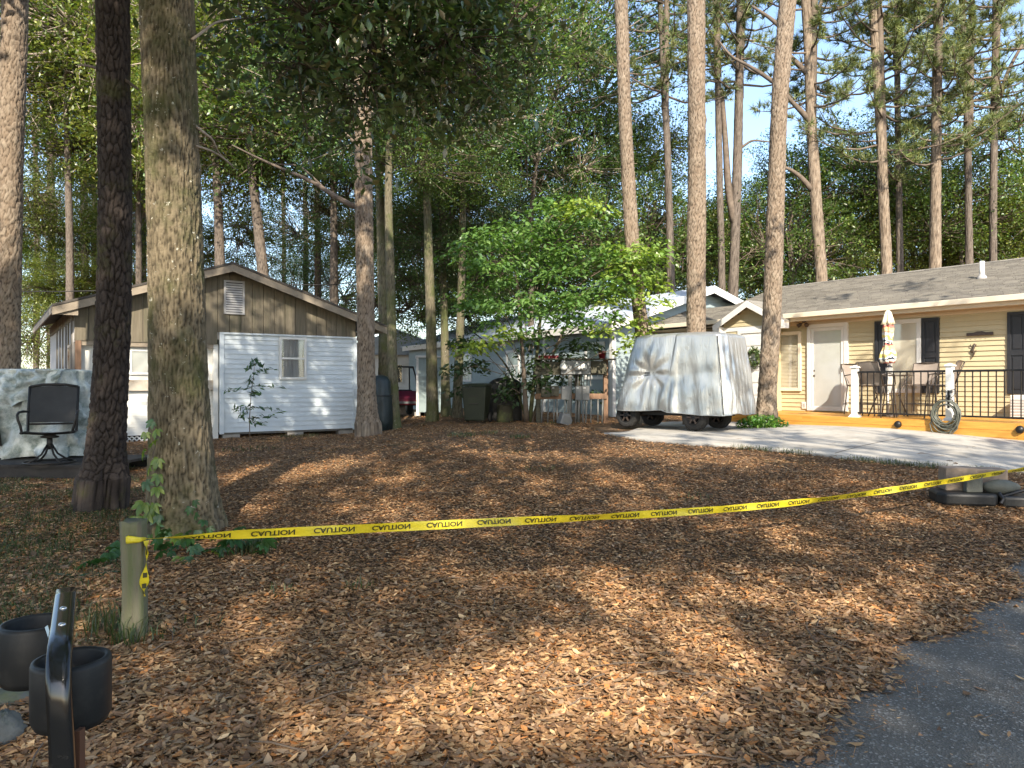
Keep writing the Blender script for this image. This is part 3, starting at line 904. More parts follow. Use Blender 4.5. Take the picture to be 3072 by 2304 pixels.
e1 = slim('open forked tree with pale limbs and blue sky behind the dogwood', [(531, 400), (531, 215), (537, 160)], 29.0, 8, 'bgbark', 51, 8.0, [('airy', W(520, 75, 29), 1.1), ('airy', W(590, 60, 30), 1.0), ('airy', W(560, 160, 30), 0.8), ('oakA', W(500, 150, 31), 0.7), ('airy', W(540, 0, 30), 1.1)])
limbs(e1, [([W(536, 162, 29), W(528, 148, 29), W(516, 138, 29), W(508, 122, 29)], 0.11, 0.04), ([W(537, 162, 29), W(545, 150, 28.9), W(565, 143, 28.8), W(582, 136, 28.7)], 0.11, 0.04), ([W(537, 160, 29), W(540, 128, 29), W(549, 105, 29), W(556, 78, 29)], 0.10, 0.03)], 'limb_pale')

# --- pines behind the houses
def bgpine(label, pts, y, w, seed, top, key, s=1.0, extra=(), group=None, mt='bgbark'):
    return tree(label, pts, y, w, mt, seed, top, 'pine tree', 'pine_tree', [(key, 'top', s)] + list(extra), group, det=0.3, wtop=w * 0.55, flare=0.15)
bgpine('grey pine between the dogwood and the thick pine behind the cart', [(672, 400), (671, 280), (668, 160), (662, 40)], 27, 9, 61, 19, 'pineB', 1.0)
bgpine('thin dark pine behind the white gable of the metal roofed house', [(723, 400), (722, 290), (719, 150), (717, 40)], 28, 8, 62, 21.5, 'pineA')
f12 = bgpine('forked pine trunk behind the white gable beside the leaning pine', [(731, 400), (733, 290), (736, 215), (739, 100)], 28, 11.5, 63, 20.5, 'pineB', 1.1)
limbs(f12, [([W(735, 225, 28), W(728, 190, 28), W(726, 150, 28), W(722, 90, 28)], 0.16, 0.07), ([W(738, 150, 28), W(752, 140, 28), W(770, 142, 28)], 0.06, 0.02)], 'bgbark' if False else 'limb')
f5 = bgpine('thick pine with crooked limbs rising behind the left end of the shingled ridge', [(823, 420), (822, 285), (816, 200), (811, 120), (809, 60), (806, 0)], 27, 13, 64, 21.5, 'pineC', 1.1, mt='pine')
limbs(f5, [([W(811, 122, 27), W(800, 110, 27), W(790, 100, 27), W(783, 88, 27)], 0.12, 0.05), ([W(809, 75, 27), W(800, 66, 27), W(790, 56, 27), W(778, 42, 27)], 0.12, 0.04), ([W(812, 190, 27), W(800, 176, 27), W(788, 168, 27), W(776, 166, 27)], 0.11, 0.04), ([W(808, 40, 27), W(815, 20, 27), W(822, 0, 27), W(826, -20, 27)], 0.10, 0.04)], 'limb')
bgpine('sunlit pine rising behind the middle of the shingled roof', [(888, 420), (887, 275), (880, 120), (876, 60), (872, 0)], 27, 12, 65, 18.5, 'pineA', 1.1, mt='pine')
bgpine('slim pine half hidden by leaves right of the sunlit roof pine', [(902, 420), (899, 200), (897, 60)], 29, 7.5, 66, 22, 'pineB', 1.1)
bgpine('straight sunlit pine behind the roof left of the vent pipe', [(934, 420), (935, 270), (936, 150), (938, 0)], 27, 12.5, 67, 19.5, 'pineC', 1.1, mt='pine')
bgpine('grey pine directly behind the white vent pipe', [(970, 420), (969, 250), (967, 90), (964, 40)], 28, 8.5, 68, 19.5, 'pineA', 1.0)
f10 = bgpine('bent pine with one sweeping limb at the right edge', [(993, 420), (993, 230), (994, 130), (995, 40)], 28, 8.5, 69, 19.5, 'pineB', 1.1)
limbs(f10, [([W(993, 135, 28), W(999, 100, 28), W(1008, 70, 28), W(1022, 45, 28)], 0.11, 0.05)], 'limb')

# --- leafy trees behind the roofs
def bushy(label, u, y, r, parts, name='broadleaf_tree', group='leafy trees behind the roofs', seed=80, mt='bgbark'):
    return tree(label, [(u, 420), (u + 2, 300), (u, 200)], y, 7, mt, seed, 9.0, 'tree', name, parts, group, det=0.2, flare=0.2)
bushy('dark green tree between the dogwood and the leaning pine', 600, 30, 4, [('oakA', W(600, 230, 30), 0.77), ('oakA', W(590, 150, 31), 0.69)], seed=81)
bushy('leafy tree right of the leaning pine above the metal roof', 655, 31, 4, [('oakA', W(655, 245, 31), 0.82), ('bushy', W(648, 160, 32), 0.69)], seed=82)
bushy('low leafy tree behind the white gable', 705, 32, 4, [('bushy', W(705, 255, 32), 0.77), ('oakA', W(745, 265, 33), 0.69)], seed=83)
bushy('dark evergreen tree behind the left end of the shingled roof', 790, 30, 4, [('oakA', W(790, 250, 30), 0.77), ('oakA', W(795, 185, 32), 0.60)], seed=84)
bushy('green tree between two pines behind the shingled roof', 850, 32, 4, [('oakA', W(850, 185, 32), 0.86), ('bushy', W(855, 255, 32), 0.73)], seed=85)
bushy('yellow green tree behind the middle of the shingled roof', 912, 33, 4, [('bushy', W(912, 235, 33), 0.86), ('oakA', W(905, 165, 34), 0.69)], seed=86)
bushy('green tree behind the white vent pipe', 960, 31, 4, [('oakA', W(955, 215, 31), 0.77), ('bushy', W(985, 250, 32), 0.69)], seed=87)
bushy('tall yellow green tree at the right edge behind the roof', 1018, 32, 4, [('bushy', W(1018, 225, 32), 0.82), ('oakA', W(1020, 140, 32), 0.77), ('oakB', W(1065, 200, 31), 0.86)], seed=88)

# --- distant trunks on the left
for k, (u, y, w, lab) in enumerate(((51, 42, 9, 'distant pine seen just right of the far left pine'), (84, 40, 8.5, 'distant pine seen left of the dark pine trunk'), (94, 44, 6.5, 'slender distant pine close beside the dark pine trunk'), (142, 42, 8, 'distant pine seen between the dark pine and the oak trunk'), (305, 46, 6, 'pale distant pine above the right slope of the shed roof'), (317, 42, 7.5, 'thicker pale distant pine above the right slope of the shed roof'), (283, 50, 5, 'thin distant trunk right of the shed peak'), (36, 46, 6, 'crooked distant pine at the far left'))):
    bgpine(lab, [(u, 410), (u + 1, 250), (u - 1, 120)], y, w, 90 + k, 24, ('pineA', 'pineB', 'pineC')[k % 3], 1.1, [(('pineB', 'airy')[k % 2], W(u + (-14, 10)[k % 2], 235 + 12 * (k % 3), y + 1), 0.55)] if k not in (4, 5, 6) else [('airy', W(u + 5, 268, y + 2), 0.35)], mt='bgbark')
bush = thing('pine_shrub', 'bright yellow green pine thicket behind the left eave of the shed', 'shrub', GH(60, 400))
for k, (u, v, y, s) in enumerate(((45, 290, 36, 0.5), (75, 275, 35, 0.6), (95, 290, 36, 0.5), (30, 300, 38, 0.5))):
    crown(bush, 'bushy', W(u, v, y), s, k, 0.3)

# thickets closing the gaps under the crowns
for k, (lab, lst) in enumerate((('green thicket between the shed and the blue grey house', [('oakA', 400, 300, 34, .7), ('oakA', 440, 285, 36, .7), ('darkA', 475, 300, 34, .6), ('oakA', 420, 225, 33, .6), ('oakA', 470, 220, 34, .7), ('bushy', 390, 240, 36, .7), ('oakB', 500, 240, 37, .7)]),
                                ('leafy thicket rising behind the ridge of the blue grey house', [('oakA', 520, 270, 40, .9), ('oakA', 570, 250, 41, .9), ('oakA', 610, 285, 40, .7), ('bushy', 545, 205, 42, .8), ('bushy', 640, 275, 40, .7)]),
                                ('leafy thicket low behind the left end of the shed', [('bushy', 40, 335, 34, .6), ('oakB', 85, 310, 38, .6), ('oakA', 25, 260, 40, .6), ('oakB', 150, 280, 40, .7), ('oakA', 115, 235, 42, .6), ('oakB', 60, 225, 40, .7), ('oakB', 130, 200, 38, .8), ('bushy', 20, 200, 38, .7)]),
                                ('pale green thicket far behind the right slope of the shed', [('airy', 300, 300, 46, .7), ('airy', 345, 290, 44, .7), ('airy', 265, 285, 48, .6), ('oakB', 240, 235, 42, .7), ('airy', 300, 225, 44, .8), ('oakA', 350, 235, 40, .7), ('oakB', 210, 270, 44, .6)]),
                                ('leafy thicket behind the shingled roof between the pines', [('bushy', 700, 250, 36, .7), ('oakA', 740, 230, 38, .7), ('bushy', 775, 260, 34, .6), ('bushy', 830, 265, 35, .6), ('oakA', 880, 215, 38, .8), ('bushy', 940, 255, 35, .6), ('bushy', 1000, 245, 35, .7)]))):
    tk = thing('thicket', lab, 'thicket', GH(lst[0][1], 402))
    for q, (key, u, v, y, s) in enumerate(lst):
        crown(tk, key, W(u, v, y), s, q + k)

# far wood closing the view
prng = np.random.default_rng(5)
farw = thing('distant_woodland', 'far off line of trees closing the view behind the houses', 'woodland')
farw['kind'] = 'stuff'
V_, F_, C_ = [], [], []; off = 0
for k in range(46):
    a = prng.uniform(-0.85, 0.85); yy = prng.uniform(70, 120)
    key = ('oakA', 'bushy', 'darkA', 'pineA')[k % 4]
    hh = prng.uniform(2.5, 5.5) if a < -0.05 else prng.uniform(4, 9)
    crown(farw, key, (a * yy, yy, hh + 0.5), prng.uniform(1.1, 1.6) * (1.0 if a > -0.05 else 0.75), prng.random() * 6, part=('branches', 'foliage'))

# --- unseen trees added behind the photographer, their crowns shaped to dapple the yard
TANE = math.tan(R(SUN_EL))
def hole(u, v, du, dv):
    p = GH(u, v); q = GH(u + du, v); t_ = GH(u, v - dv); b_ = GH(u, v + dv)
    return (p.x, (t_.y + b_.y) / 2, abs(q.x - p.x) + 0.05, max(0.1, (t_.y - b_.y) / 2))
HOLES = [hole(*h) for h in ((560, 690, 120, 50), (650, 615, 80, 26), (470, 740, 120, 30), (650, 742, 90, 28), (590, 575, 45, 12), (287, 608, 42, 13), (315, 511, 26, 7), (262, 508, 20, 6), (422, 509, 24, 6), (485, 508, 26, 6), (408, 527, 24, 6), (345, 460, 30, 7), (640, 448, 50, 9), (720, 455, 60, 8), (560, 455, 30, 5), (480, 448, 25, 4), (820, 600, 60, 12), (900, 575, 40, 8), (740, 585, 50, 12), (915, 720, 42, 14), (965, 672, 34, 10), (840, 700, 26, 8), (700, 690, 40, 20), (88, 650, 14, 10), (760, 520, 40, 6), (860, 500, 40, 6), (620, 480, 40, 5), (380, 700, 40, 16))]  # gaps left in the unseen crowns where ground patches should be sunlit
HOLES += [(-3.5, 11.3, 0.7, 0.9), (-4.1, 12.7, 0.35, 0.5), (-8.7, 21.0, 1.0, 3.0), (-5.0, 20.6, 0.35, 0.5), (-6.4, 19.6, 0.3, 0.3), (-7.0, 22.6, 0.7, 0.4), (-5.8, 23.4, 0.8, 0.4)]
hr_ = np.random.default_rng(9)
def density(x, y):
    base = 0.0
    if y < 15.5: base = 0.93 if (y < 7.5 or x < -3) else 0.62
    elif x < -1.2: base = (0.88 if x > -7.2 else 0.6) if y < 21.5 else (0.45 if y < 26 else 0.0)
    elif x < 2.9: base = 0.9 if y < 22.0 else 0.0
    elif x < 4.5: base = 0.10 if y < 19 else 0.02
    else: base = 0.05 if y < 26 else 0.0
    if y > 13.2 and x > 2.0: base = min(base, 0.18)
    if x > 5.5 and 9.8 < y < 13.4: base = 0.36
    for (cx, cy, rx, ry) in HOLES:
        d = ((x - cx) / rx) ** 2 + ((y - cy) / ry) ** 2
        if d < 1.6: base = min(base, 0.0 if d < 1.25 else 0.3)
    return base
trunks = [(-7.6, -9.0), (-11.0, -4.0), (7.6, -9.5), (10.5, -5.0), (-9.0, -15.0), (8.5, -15.0)]
clump = [[] for _ in trunks]
for gx in np.arange(-14, 11, 0.36):
    for gy_ in np.arange(-3, 28, 0.36):
        x_, y_ = gx + hr_.uniform(-.18, .18), gy_ + hr_.uniform(-.18, .18)
        wav = 0.16 * math.sin(1.9 * x_ + 0.8 * y_) + 0.14 * math.sin(2.7 * y_ - 1.3 * x_ + 1)
        dn = density(x_, y_)
        if hr_.random() > dn + (wav * (0.5 if y_ < 7.5 else 0.9) if dn > 0.3 else 0): continue
        z_ = 10.5 + 1.6 * math.sin(0.6 * x_ + 0.35 * y_) + hr_.uniform(-1.2, 1.2)
        wx_, wy_ = x_ + math.sin(R(SUN_AZ)) * z_ / TANE, y_ - math.cos(R(SUN_AZ)) * z_ / TANE
        if z_ - 1.6 < 0.66 * wy_ + 0.3: continue
        k_ = min(range(len(trunks)), key=lambda i_: (trunks[i_][0] - wx_) ** 2 + (trunks[i_][1] - wy_) ** 2)
        clump[k_].append((wx_, wy_, z_))
SIDE = ['left of the viewer, nearest the road', 'left of the viewer, farther along', 'right of the viewer, nearest the road', 'right of the viewer, farther along', 'far behind on the left', 'far behind on the right']
for (tx, ty), cl, sd_ in zip(trunks, clump, SIDE):
    root = thing('shade_tree', 'unseen broadleaf tree added behind the camera to shade the yard, ' + sd_, 'tree', (tx, ty, 0), 0, 'unseen trees added for shade behind the photographer')
    put('trunk', trunk_mesh('trunk', [(0, 0, -0.1), (0.1, 0, 5), (0.3, 0.2, 9.5)], 0.26, 0.14, MAT['bgbark'], int(abs(tx * 7)) + 3, 28, 80), root)
    if not cl: continue
    C_ = np.array(cl); nC = len(C_); per = 26; n_ = nC * per
    ci = np.repeat(np.arange(nC), per)
    pos = C_[ci] + hr_.standard_normal((n_, 3)) * np.array([.19, .19, .22]) - np.array([tx, ty, 0])
    yw = hr_.random(n_) * 6.283; pt = hr_.normal(-.3, .5, n_)
    d_ = np.stack([np.cos(yw) * np.cos(pt), np.sin(yw) * np.cos(pt), np.sin(pt)], -1)
    s_ = np.cross(np.stack([hr_.normal(0, .6, n_), hr_.normal(0, .6, n_), np.ones(n_)], -1), d_); s_ /= np.linalg.norm(s_, axis=1, keepdims=True)
    L_ = 0.29 * hr_.uniform(.7, 1.2, n_)
    V_, F_ = leaves4(pos, L_, L_ * .5, d_, s_, np.cross(d_, s_), np.full(n_, .1))
    put('crown', np_mesh('shade_crown', V_, F_, MAT['leaf'], np.repeat(leaf_cols(n_, GREEN['mid'][0], GREEN['mid'][1]), 4, 0)), root)
    mb = MB(); hub = Vector((.3, .2, 9.3))
    for q_ in C_[hr_.permutation(nC)[:60]]:
        e_ = Vector((q_[0] - tx, q_[1] - ty, q_[2]))
        mb.tube([hub - Vector((0, 0, hr_.uniform(0, 2))), hub.lerp(e_, .5) + Vector((0, 0, .5)), e_], [.04, .025, .008], 4, False)
    mb.obj('limb', MAT['limb'], root)
# ------------------------------------------------------------------ building materials
MAT['vinyl_white'] = M('pale_blue_vinyl', (0.54, 0.59, 0.62), 0.5, var=0.06, scale=2.0, spec=0.35, dirt=(0.42, 0.45, 0.44), dscale=1.6, dlo=0.52, dhi=0.8)
MAT['white'] = M('white_paint', (0.66, 0.65, 0.62), 0.55, var=0.06, scale=3, spec=0.35)
MAT['offwhite'] = M('weathered_white_metal', (0.60, 0.59, 0.55), 0.5, var=0.10, scale=3, dirt=(0.34, 0.30, 0.24), dscale=2.2, dlo=0.56, dhi=0.75)
MAT['t111'] = M('brown_stained_plywood', (0.155, 0.132, 0.095), 0.8, var=0.22, scale=4, stretch=(6, 6, 0.5), bump=0.003, bscale=60, spec=0.2, dirt=(0.10, 0.095, 0.06), dscale=0.7)
MAT['barge'] = M('weathered_trim_board', (0.27, 0.225, 0.17), 0.75, var=0.2, scale=6, bump=0.002, spec=0.2, dirt=(0.15, 0.12, 0.09), dscale=3)
MAT['rustboard'] = M('rust_stained_board', (0.42, 0.37, 0.30), 0.75, var=0.15, dirt=(0.22, 0.12, 0.06), dscale=2.2, dlo=0.45, dhi=0.65)
MAT['brownpost'] = M('brown_post', (0.20, 0.12, 0.075), 0.85, var=0.25, stretch=(5, 5, 0.6), bump=0.003)
MAT['greypanel'] = M('grey_panel', (0.36, 0.35, 0.34), 0.7, var=0.12, scale=2.5)
MAT['darkbatten'] = M('dark_batten', (0.13, 0.12, 0.105), 0.8)
MAT['roofdark'] = M('dark_roofing', (0.075, 0.065, 0.055), 0.9, var=0.3, scale=8)
MAT['beige'] = M('beige_vinyl', (0.49, 0.42, 0.265), 0.5, var=0.05, scale=2.0, spec=0.3)
MAT['soffit'] = M('cream_trim', (0.60, 0.50, 0.36), 0.5, var=0.05)
MAT['gutter'] = M('cream_gutter', (0.68, 0.60, 0.47), 0.4, var=0.04)
MAT['shutter'] = M('dark_shutter', (0.022, 0.023, 0.027), 0.45, var=0.15)
MAT['bluegrey'] = M('blue_grey_siding', (0.27, 0.33, 0.34), 0.6, var=0.08, scale=2)
MAT['metalroof'] = M('galvanised_roof', (0.33, 0.37, 0.41), 0.5, 0.3, var=0.08, scale=3)
MAT['deck'] = M('orange_stained_wood', (0.56, 0.275, 0.055), 0.55, var=0.16, scale=5, stretch=(0.5, 6, 6), bump=0.002, spec=0.3, dirt=(0.46, 0.20, 0.03), dscale=2.0)
MAT['black'] = M('black_metal', (0.016, 0.015, 0.015), 0.4, 0.2, var=0.2)
MAT['brownmetal'] = M('bronze_metal', (0.075, 0.055, 0.045), 0.45, 0.3, var=0.2)
MAT['curtain'] = M('grey_curtain', (0.26, 0.255, 0.25), 0.9, var=0.25, scale=3, stretch=(6, 1, 0.4))
MAT['blind'] = M('cream_blind', (0.58, 0.50, 0.37), 0.7, var=0.04)
MAT['block'] = M('concrete_block', (0.30, 0.28, 0.25), 0.95, var=0.15, bump=0.004)
MAT['darkvoid'] = M('unlit_interior', (0.02, 0.019, 0.018), 0.9)

def shingle_mat():
    m, t, p = _base('asphalt_shingles')
    vec = _vec(t, rnd=True)
    br = t.nodes.new('ShaderNodeTexBrick')
    br.inputs['Scale'].default_value = 1.0; br.inputs['Brick Width'].default_value = 0.31; br.inputs['Row Height'].default_value = 4.0
    br.inputs['Mortar Size'].default_value = 0.006; br.inputs['Color1'].default_value = (0.23, 0.215, 0.185, 1); br.inputs['Color2'].default_value = (0.115, 0.108, 0.097, 1); br.inputs['Mortar'].default_value = (0.05, 0.045, 0.04, 1)
    t.links.new(vec, br.inputs['Vector'])
    c = _mix(t, _ramp(t, _noise(t, vec, 40, 4), [(0.35, (0, 0, 0)), (0.7, (1, 1, 1))]), br.outputs['Color'], _mix(t, 0.5, br.outputs['Color'], (0.33, 0.30, 0.25)))
    t.links.new(c, p.inputs['Base Color'])
    p.inputs['Roughness'].default_value = 0.92; p.inputs['Specular IOR Level'].default_value = 0.15
    _bump(t, p, _noise(t, vec, 150, 4), 0.004)
    return m
MAT['shingle'] = shingle_mat()

def glass_mat(name, c=(0.02, 0.022, 0.025), rough=0.06):
    m, t, p = _base(name)
    t.nodes.remove(p)
    g = t.nodes.new('ShaderNodeBsdfGlossy'); g.inputs['Roughness'].default_value = rough; g.inputs['Color'].default_value = (0.9, 0.95, 1, 1)
    tr = t.nodes.new('ShaderNodeBsdfTransparent'); tr.inputs['Color'].default_value = (0.96, 0.97, 0.97, 1)
    mx = t.nodes.new('ShaderNodeMixShader')
    mx.inputs[0].default_value = 0.07
    t.links.new(tr.outputs[0], mx.inputs[1]); t.links.new(g.outputs[0], mx.inputs[2])
    t.links.new(mx.outputs[0], t.nodes['Material Output'].inputs['Surface'])
    return m
MAT['glass'] = glass_mat('window_glass')

def lap(parent, mt, x0, x1, z0, z1, ex, y=0.0, name='siding_board', out=0.026, top=None):
    """lap siding, one mesh per board; top(x) may clip the boards to a slope"""
    n = int(math.ceil((z1 - z0) / ex - 1e-6))
    for k in range(n):
        a, b = z0 + k * ex, min(z1, z0 + (k + 1) * ex)
        xa, xb = x0, x1
        if top:
            xa, xb = top(a, x0, x1)
            if xb - xa < 0.05: continue
        j = random.uniform(-0.0012, 0.0012)
        MB().hexa([(xa, y - out + j, a), (xb, y - out - j, a), (xb, y, a), (xa, y, a), (xa, y - 0.004, b + 0.006), (xb, y - 0.004, b + 0.006), (xb, y, b + 0.006), (xa, y, b + 0.006)]).obj(name, mt, parent)

def ring(x0, x1, z0, z1, w, y0, y1):
    mb = MB()
    mb.box(x0, x1, y0, y1, z1 - w, z1); mb.box(x0, x1, y0, y1, z0, z0 + w)
    mb.box(x0, x0 + w, y0, y1, z0 + w, z1 - w); mb.box(x1 - w, x1, y0, y1, z0 + w, z1 - w)
    return mb

def wavy(x0, x1, z0, z1, y, amp, n=40, freq=26.0, pinch=0.0):
    mb = MB(); vs, fs = [], []
    for r_ in range(5):
        tz = r_ / 4
        for i_ in range(n + 1):
            t_ = i_ / n
            xx = x0 + (x1 - x0) * t_
            xm = (x0 + x1) / 2
            xx = xm + (xx - xm) * (1 - pinch * math.sin(tz * 3.14))
            vs.append((xx, y + amp * math.sin(freq * t_ + 2 * tz) + amp * 0.5 * math.sin(2.3 * freq * t_), z0 + (z1 - z0) * tz))
    for r_ in range(4):
        for i_ in range(n):
            a = r_ * (n + 1) + i_
            fs.append((a, a + 1, a + n + 2, a + n + 1))
    return mb.add(vs, fs)

# ================================================================== the brown and white shed
S = Fr((-6.86, 17.66, 0.45), R(35))
shed = thing('shed', 'weathered shed with brown board gable, white lap siding and louvred vent', 'shed', S.o, S.a)
XL, XR, AX, AZ, SL = -2.99, 3.38, 0.195, 3.93, 0.333
def sroof(x):
    return AZ - SL * abs(x - AX)
wl = MB()
wl.prism([(0.0, 0.0), (XR, 0.0), (XR, 2.34), (0.0, 2.34)], 0.02, 0.12)
wl.prism([(XL, 2.05), (XR, 2.36), (XR, sroof(XR) - 0.06), (AX, AZ - 0.06), (XL, sroof(XL) - 0.06)], 0.02, 0.12)
wl.prism([(XL, 0.0), (0.0, 0.0), (0.0, 2.1), (XL, 2.1)], 0.14, 0.2)
wl.box(XR - 0.1, XR, 0.12, 7, 0, sroof(XR) - 0.1)
wl.box(XL, XL + 0.1, 0.12, 7, 0, sroof(XL) - 0.1)
wl.box(XL, XR, 6.9, 7, 0, sroof(XL) - 0.1)
wall = wl.obj('wall', MAT['greypanel'], shed)
lap(wall, MAT['vinyl_white'], 0.07, XR - 0.07, 0.0, 2.33, 0.1165, 0.02, out=0.021)
MB().box(-0.03, 0.07, -0.03, 0.02, -0.03, 2.33).obj('corner_trim', MAT['vinyl_white'], wall)
MB().box(XR - 0.07, XR + 0.03, -0.03, 0.02, -0.03, 2.33).obj('corner_trim', MAT['vinyl_white'], wall)
MB().box(-0.03, XR + 0.03, -0.035, 0.02, 2.33, 2.37).obj('top_trim', MAT['vinyl_white'], wall)
# gable boards
edges = [XL + 0.265 * i_ for i_ in range(12)] + [AX] + [AX + 0.265 * i_ for i_ in range(1, 13)]
edges = sorted(set([round(e, 4) for e in edges if e < XR - 0.1 and (abs(e - AX) < 1e-3 or abs(e - AX) > 0.1)] + [XR]))
for a, b in zip(edges[:-1], edges[1:]):
    za, zb = sroof(a) - 0.05, sroof(b) - 0.05
    lo = 2.37 if a > -0.3 else 2.08
    j = random.uniform(0, 0.004)
    g_ = 0.006
    MB().hexa([(a + g_, -0.02 - j, lo), (b - g_, -0.02 - j, lo), (b - g_, 0.018, lo), (a + g_, 0.018, lo), (a + g_, -0.02 - j, za), (b - g_, -0.02 - j, zb), (b - g_, 0.018, zb), (a + g_, 0.018, za)]).obj('wall_board', MAT['t111'], wall)
# louvred vent
v0, v1, vz0, vz1 = S.x(223.4), S.x(244), S.z(234, 314.5), S.z(234, 281)
vent = ring(v0, v1, vz0, vz1, 0.045, -0.06, -0.022).obj('louvre_vent', MAT['greypanel'], shed)
MB().box(v0 + 0.04, v1 - 0.04, -0.03, -0.024, vz0 + 0.04, vz1 - 0.04).obj('vent_backing', MAT['darkvoid'], vent)
for k in range(12):
    zz = vz0 + 0.06 + k * (vz1 - vz0 - 0.11) / 12
    MB().hexa([(v0 + .045, -0.058, zz), (v1 - .045, -0.058, zz), (v1 - .045, -0.05, zz), (v0 + .045, -0.05, zz), (v0 + .045, -0.04, zz + .045), (v1 - .045, -0.04, zz + .045), (v1 - .045, -0.032, zz + .045), (v0 + .045, -0.032, zz + .045)]).obj('slat', MAT['greypanel'], vent)
# roof
def rslab(mb, xa, xb, y0, y1, th, dz):
    mb.hexa([(xa, y0, sroof(xa) + dz), (xb, y0, sroof(xb) + dz), (xb, y1, sroof(xb) + dz), (xa, y1, sroof(xa) + dz), (xa, y0, sroof(xa) + dz + th), (xb, y0, sroof(xb) + dz + th), (xb, y1, sroof(xb) + dz + th), (xa, y1, sroof(xa) + dz + th)])
roof = thing('r', '', '')
bpy.data.objects.remove(roof)
rm = MB(); rslab(rm, XL - 0.42, AX, -0.36, 7.3, 0.05, 0.02); rslab(rm, AX, XR + 0.75, -0.36, 7.3, 0.05, 0.02)
roof = rm.obj('roof', MAT['roofdark'], shed)
for xa, xb in ((XL - 0.42, AX), (AX, XR + 0.75)):
    mb = MB(); rslab(mb, xa, xb, -0.345, -0.31, 0.17, -0.155); mb.obj('barge_board', MAT['barge'], roof)
mb = MB(); rslab(mb, XL - 0.42, AX, -0.31, 0.0, 0.015, -0.005); rslab(mb, AX, XR + 0.75, -0.31, 0.0, 0.015, -0.005); mb.obj('soffit', MAT['barge'], roof)
MB().box(XL - 0.43, XL - 0.40, -0.3, 7.3, sroof(XL - .42) - 0.12, sroof(XL - .42) + 0.015).obj('fascia', MAT['barge'], roof)
MB().box(XL - 0.40, XL + 0.05, -0.30, -0.27, sroof(XL - .42) - 0.14, sroof(XL - 0.42) - 0.02).obj('eave_return', MAT['barge'], roof)
MB().box(XR + 0.73, XR + 0.76, -0.3, 7.3, sroof(XR + .75) - 0.12, sroof(XR + .75) + 0.015).obj('fascia', MAT['barge'], roof)
# siding window
w0, w1, wz0, wz1 = S.x(279), S.x(306), S.z(292, 379.5), S.z(292, 337.5)
win = ring(w0, w1, wz0, wz1, 0.055, -0.05, 0.0).obj('window', MAT['white'], shed, bevel=0.004)
zm = (wz0 + wz1) / 2
MB().box(w0 + .05, w1 - .05, -0.042, -0.0145, zm - 0.022, zm + 0.022).obj('meeting_rail', MAT['white'], win)
MB().box(w0 + .05, w1 - .05, -0.022, -0.018, wz0 + .05, zm - .02).obj('pane', MAT['glass'], win)
MB().box(w0 + .05, w1 - .05, -0.034, -0.030, zm + .02, wz1 - .05).obj('pane', MAT['glass'], win)
wavy(w0 + .05, w1 - .05, wz0 + .05, wz1 - .05, -0.0115, 0.0026, 60, 17, 0.2).obj('curtain', MAT['curtain'], win)
MB().box(w0 + .05, w1 - .05, -0.0065, -0.003, wz0 + .05, wz1 - .05).obj('backing', MAT['darkvoid'], win)
# old white section at the left
yo = 0.14
old = MB().box(XL + 0.1, -0.1, yo - 0.02, yo, 1.24, 2.08).obj('white_panel', MAT['offwhite'], shed)
MB().box(XL + 0.1, -0.08, yo - 0.06, yo - 0.021, 1.96, 2.10).obj('head_trim', MAT['white'], old)
MB().box(XL + 0.1, -0.06, yo - 0.09, yo - 0.001, 1.0, 1.24).obj('rust_board', MAT['rustboard'], old)
MB().lathe([(0.07, 0), (0.075, 0.02), (0.05, 0.02), (0.045, 0.005)], 14).obj('round_vent', MAT['rustboard'], old)
rv = [c_ for c_ in old.children if c_.name.startswith('round_vent')][0]
rv.rotation_euler = (R(90), 0, 0); rv.location = (S.x(92, yo), yo - 0.09, 1.12)
o0, o1 = S.x(129, yo), S.x(168, yo)
ow = ring(o0, o1, 1.36, 1.93, 0.05, yo - 0.06, yo - 0.02).obj('window', MAT['white'], shed)
MB().box(o0 + .05, o1 - .05, yo - 0.035, yo - 0.03, 1.41, 1.88).obj('pane', MAT['glass'], ow)
MB().box(o0 + .05, o1 - .05, yo - 0.028, yo - 0.022, 1.41, 1.88).obj('screen', MAT['greypanel'], ow)
lap(old, MAT['offwhite'], XL + 0.1, -0.1, 0.0, 1.0, 0.062, yo, 'siding_board', 0.014)
MB().box(XL + 0.02, XL + 0.13, -0.02, 0.1, -0.3, 2.08).obj('corner_post', MAT['brownpost'], shed)
MB().box(-0.16, -0.05, 0.02, 0.13, -0.25, 2.08).obj('corner_post', MAT['offwhite'], shed)
MB().box(XL + .13, -0.16, 0.0, 0.10, 1.98, 2.08).obj('beam', MAT['barge'], shed)
# lattice skirt
lat = MB().box(XL + 0.13, -0.16, yo + 0.05, yo + 0.06, -0.34, 0.0).obj('lattice_skirt', MAT['darkvoid'], shed)
for sgn in (1, -1):
    x_ = XL + 0.13
    while x_ < -0.45:
        xa, xb = (x_, x_ + 0.30) if sgn > 0 else (x_ + 0.30, x_)
        mb = MB(); d_ = 0.018
        yy = yo + 0.02 + 0.012 * sgn
        mb.hexa([(xa - d_, yy, -0.32), (xa + d_, yy, -0.32), (xa + d_, yy + .008, -0.32), (xa - d_, yy + .008, -0.32), (xb - d_, yy, -0.02), (xb + d_, yy, -0.02), (xb + d_, yy + .008, -0.02), (xb - d_, yy + .008, -0.02)])
        mb.obj('lattice_strip', MAT['white'], lat)
        x_ += 0.10
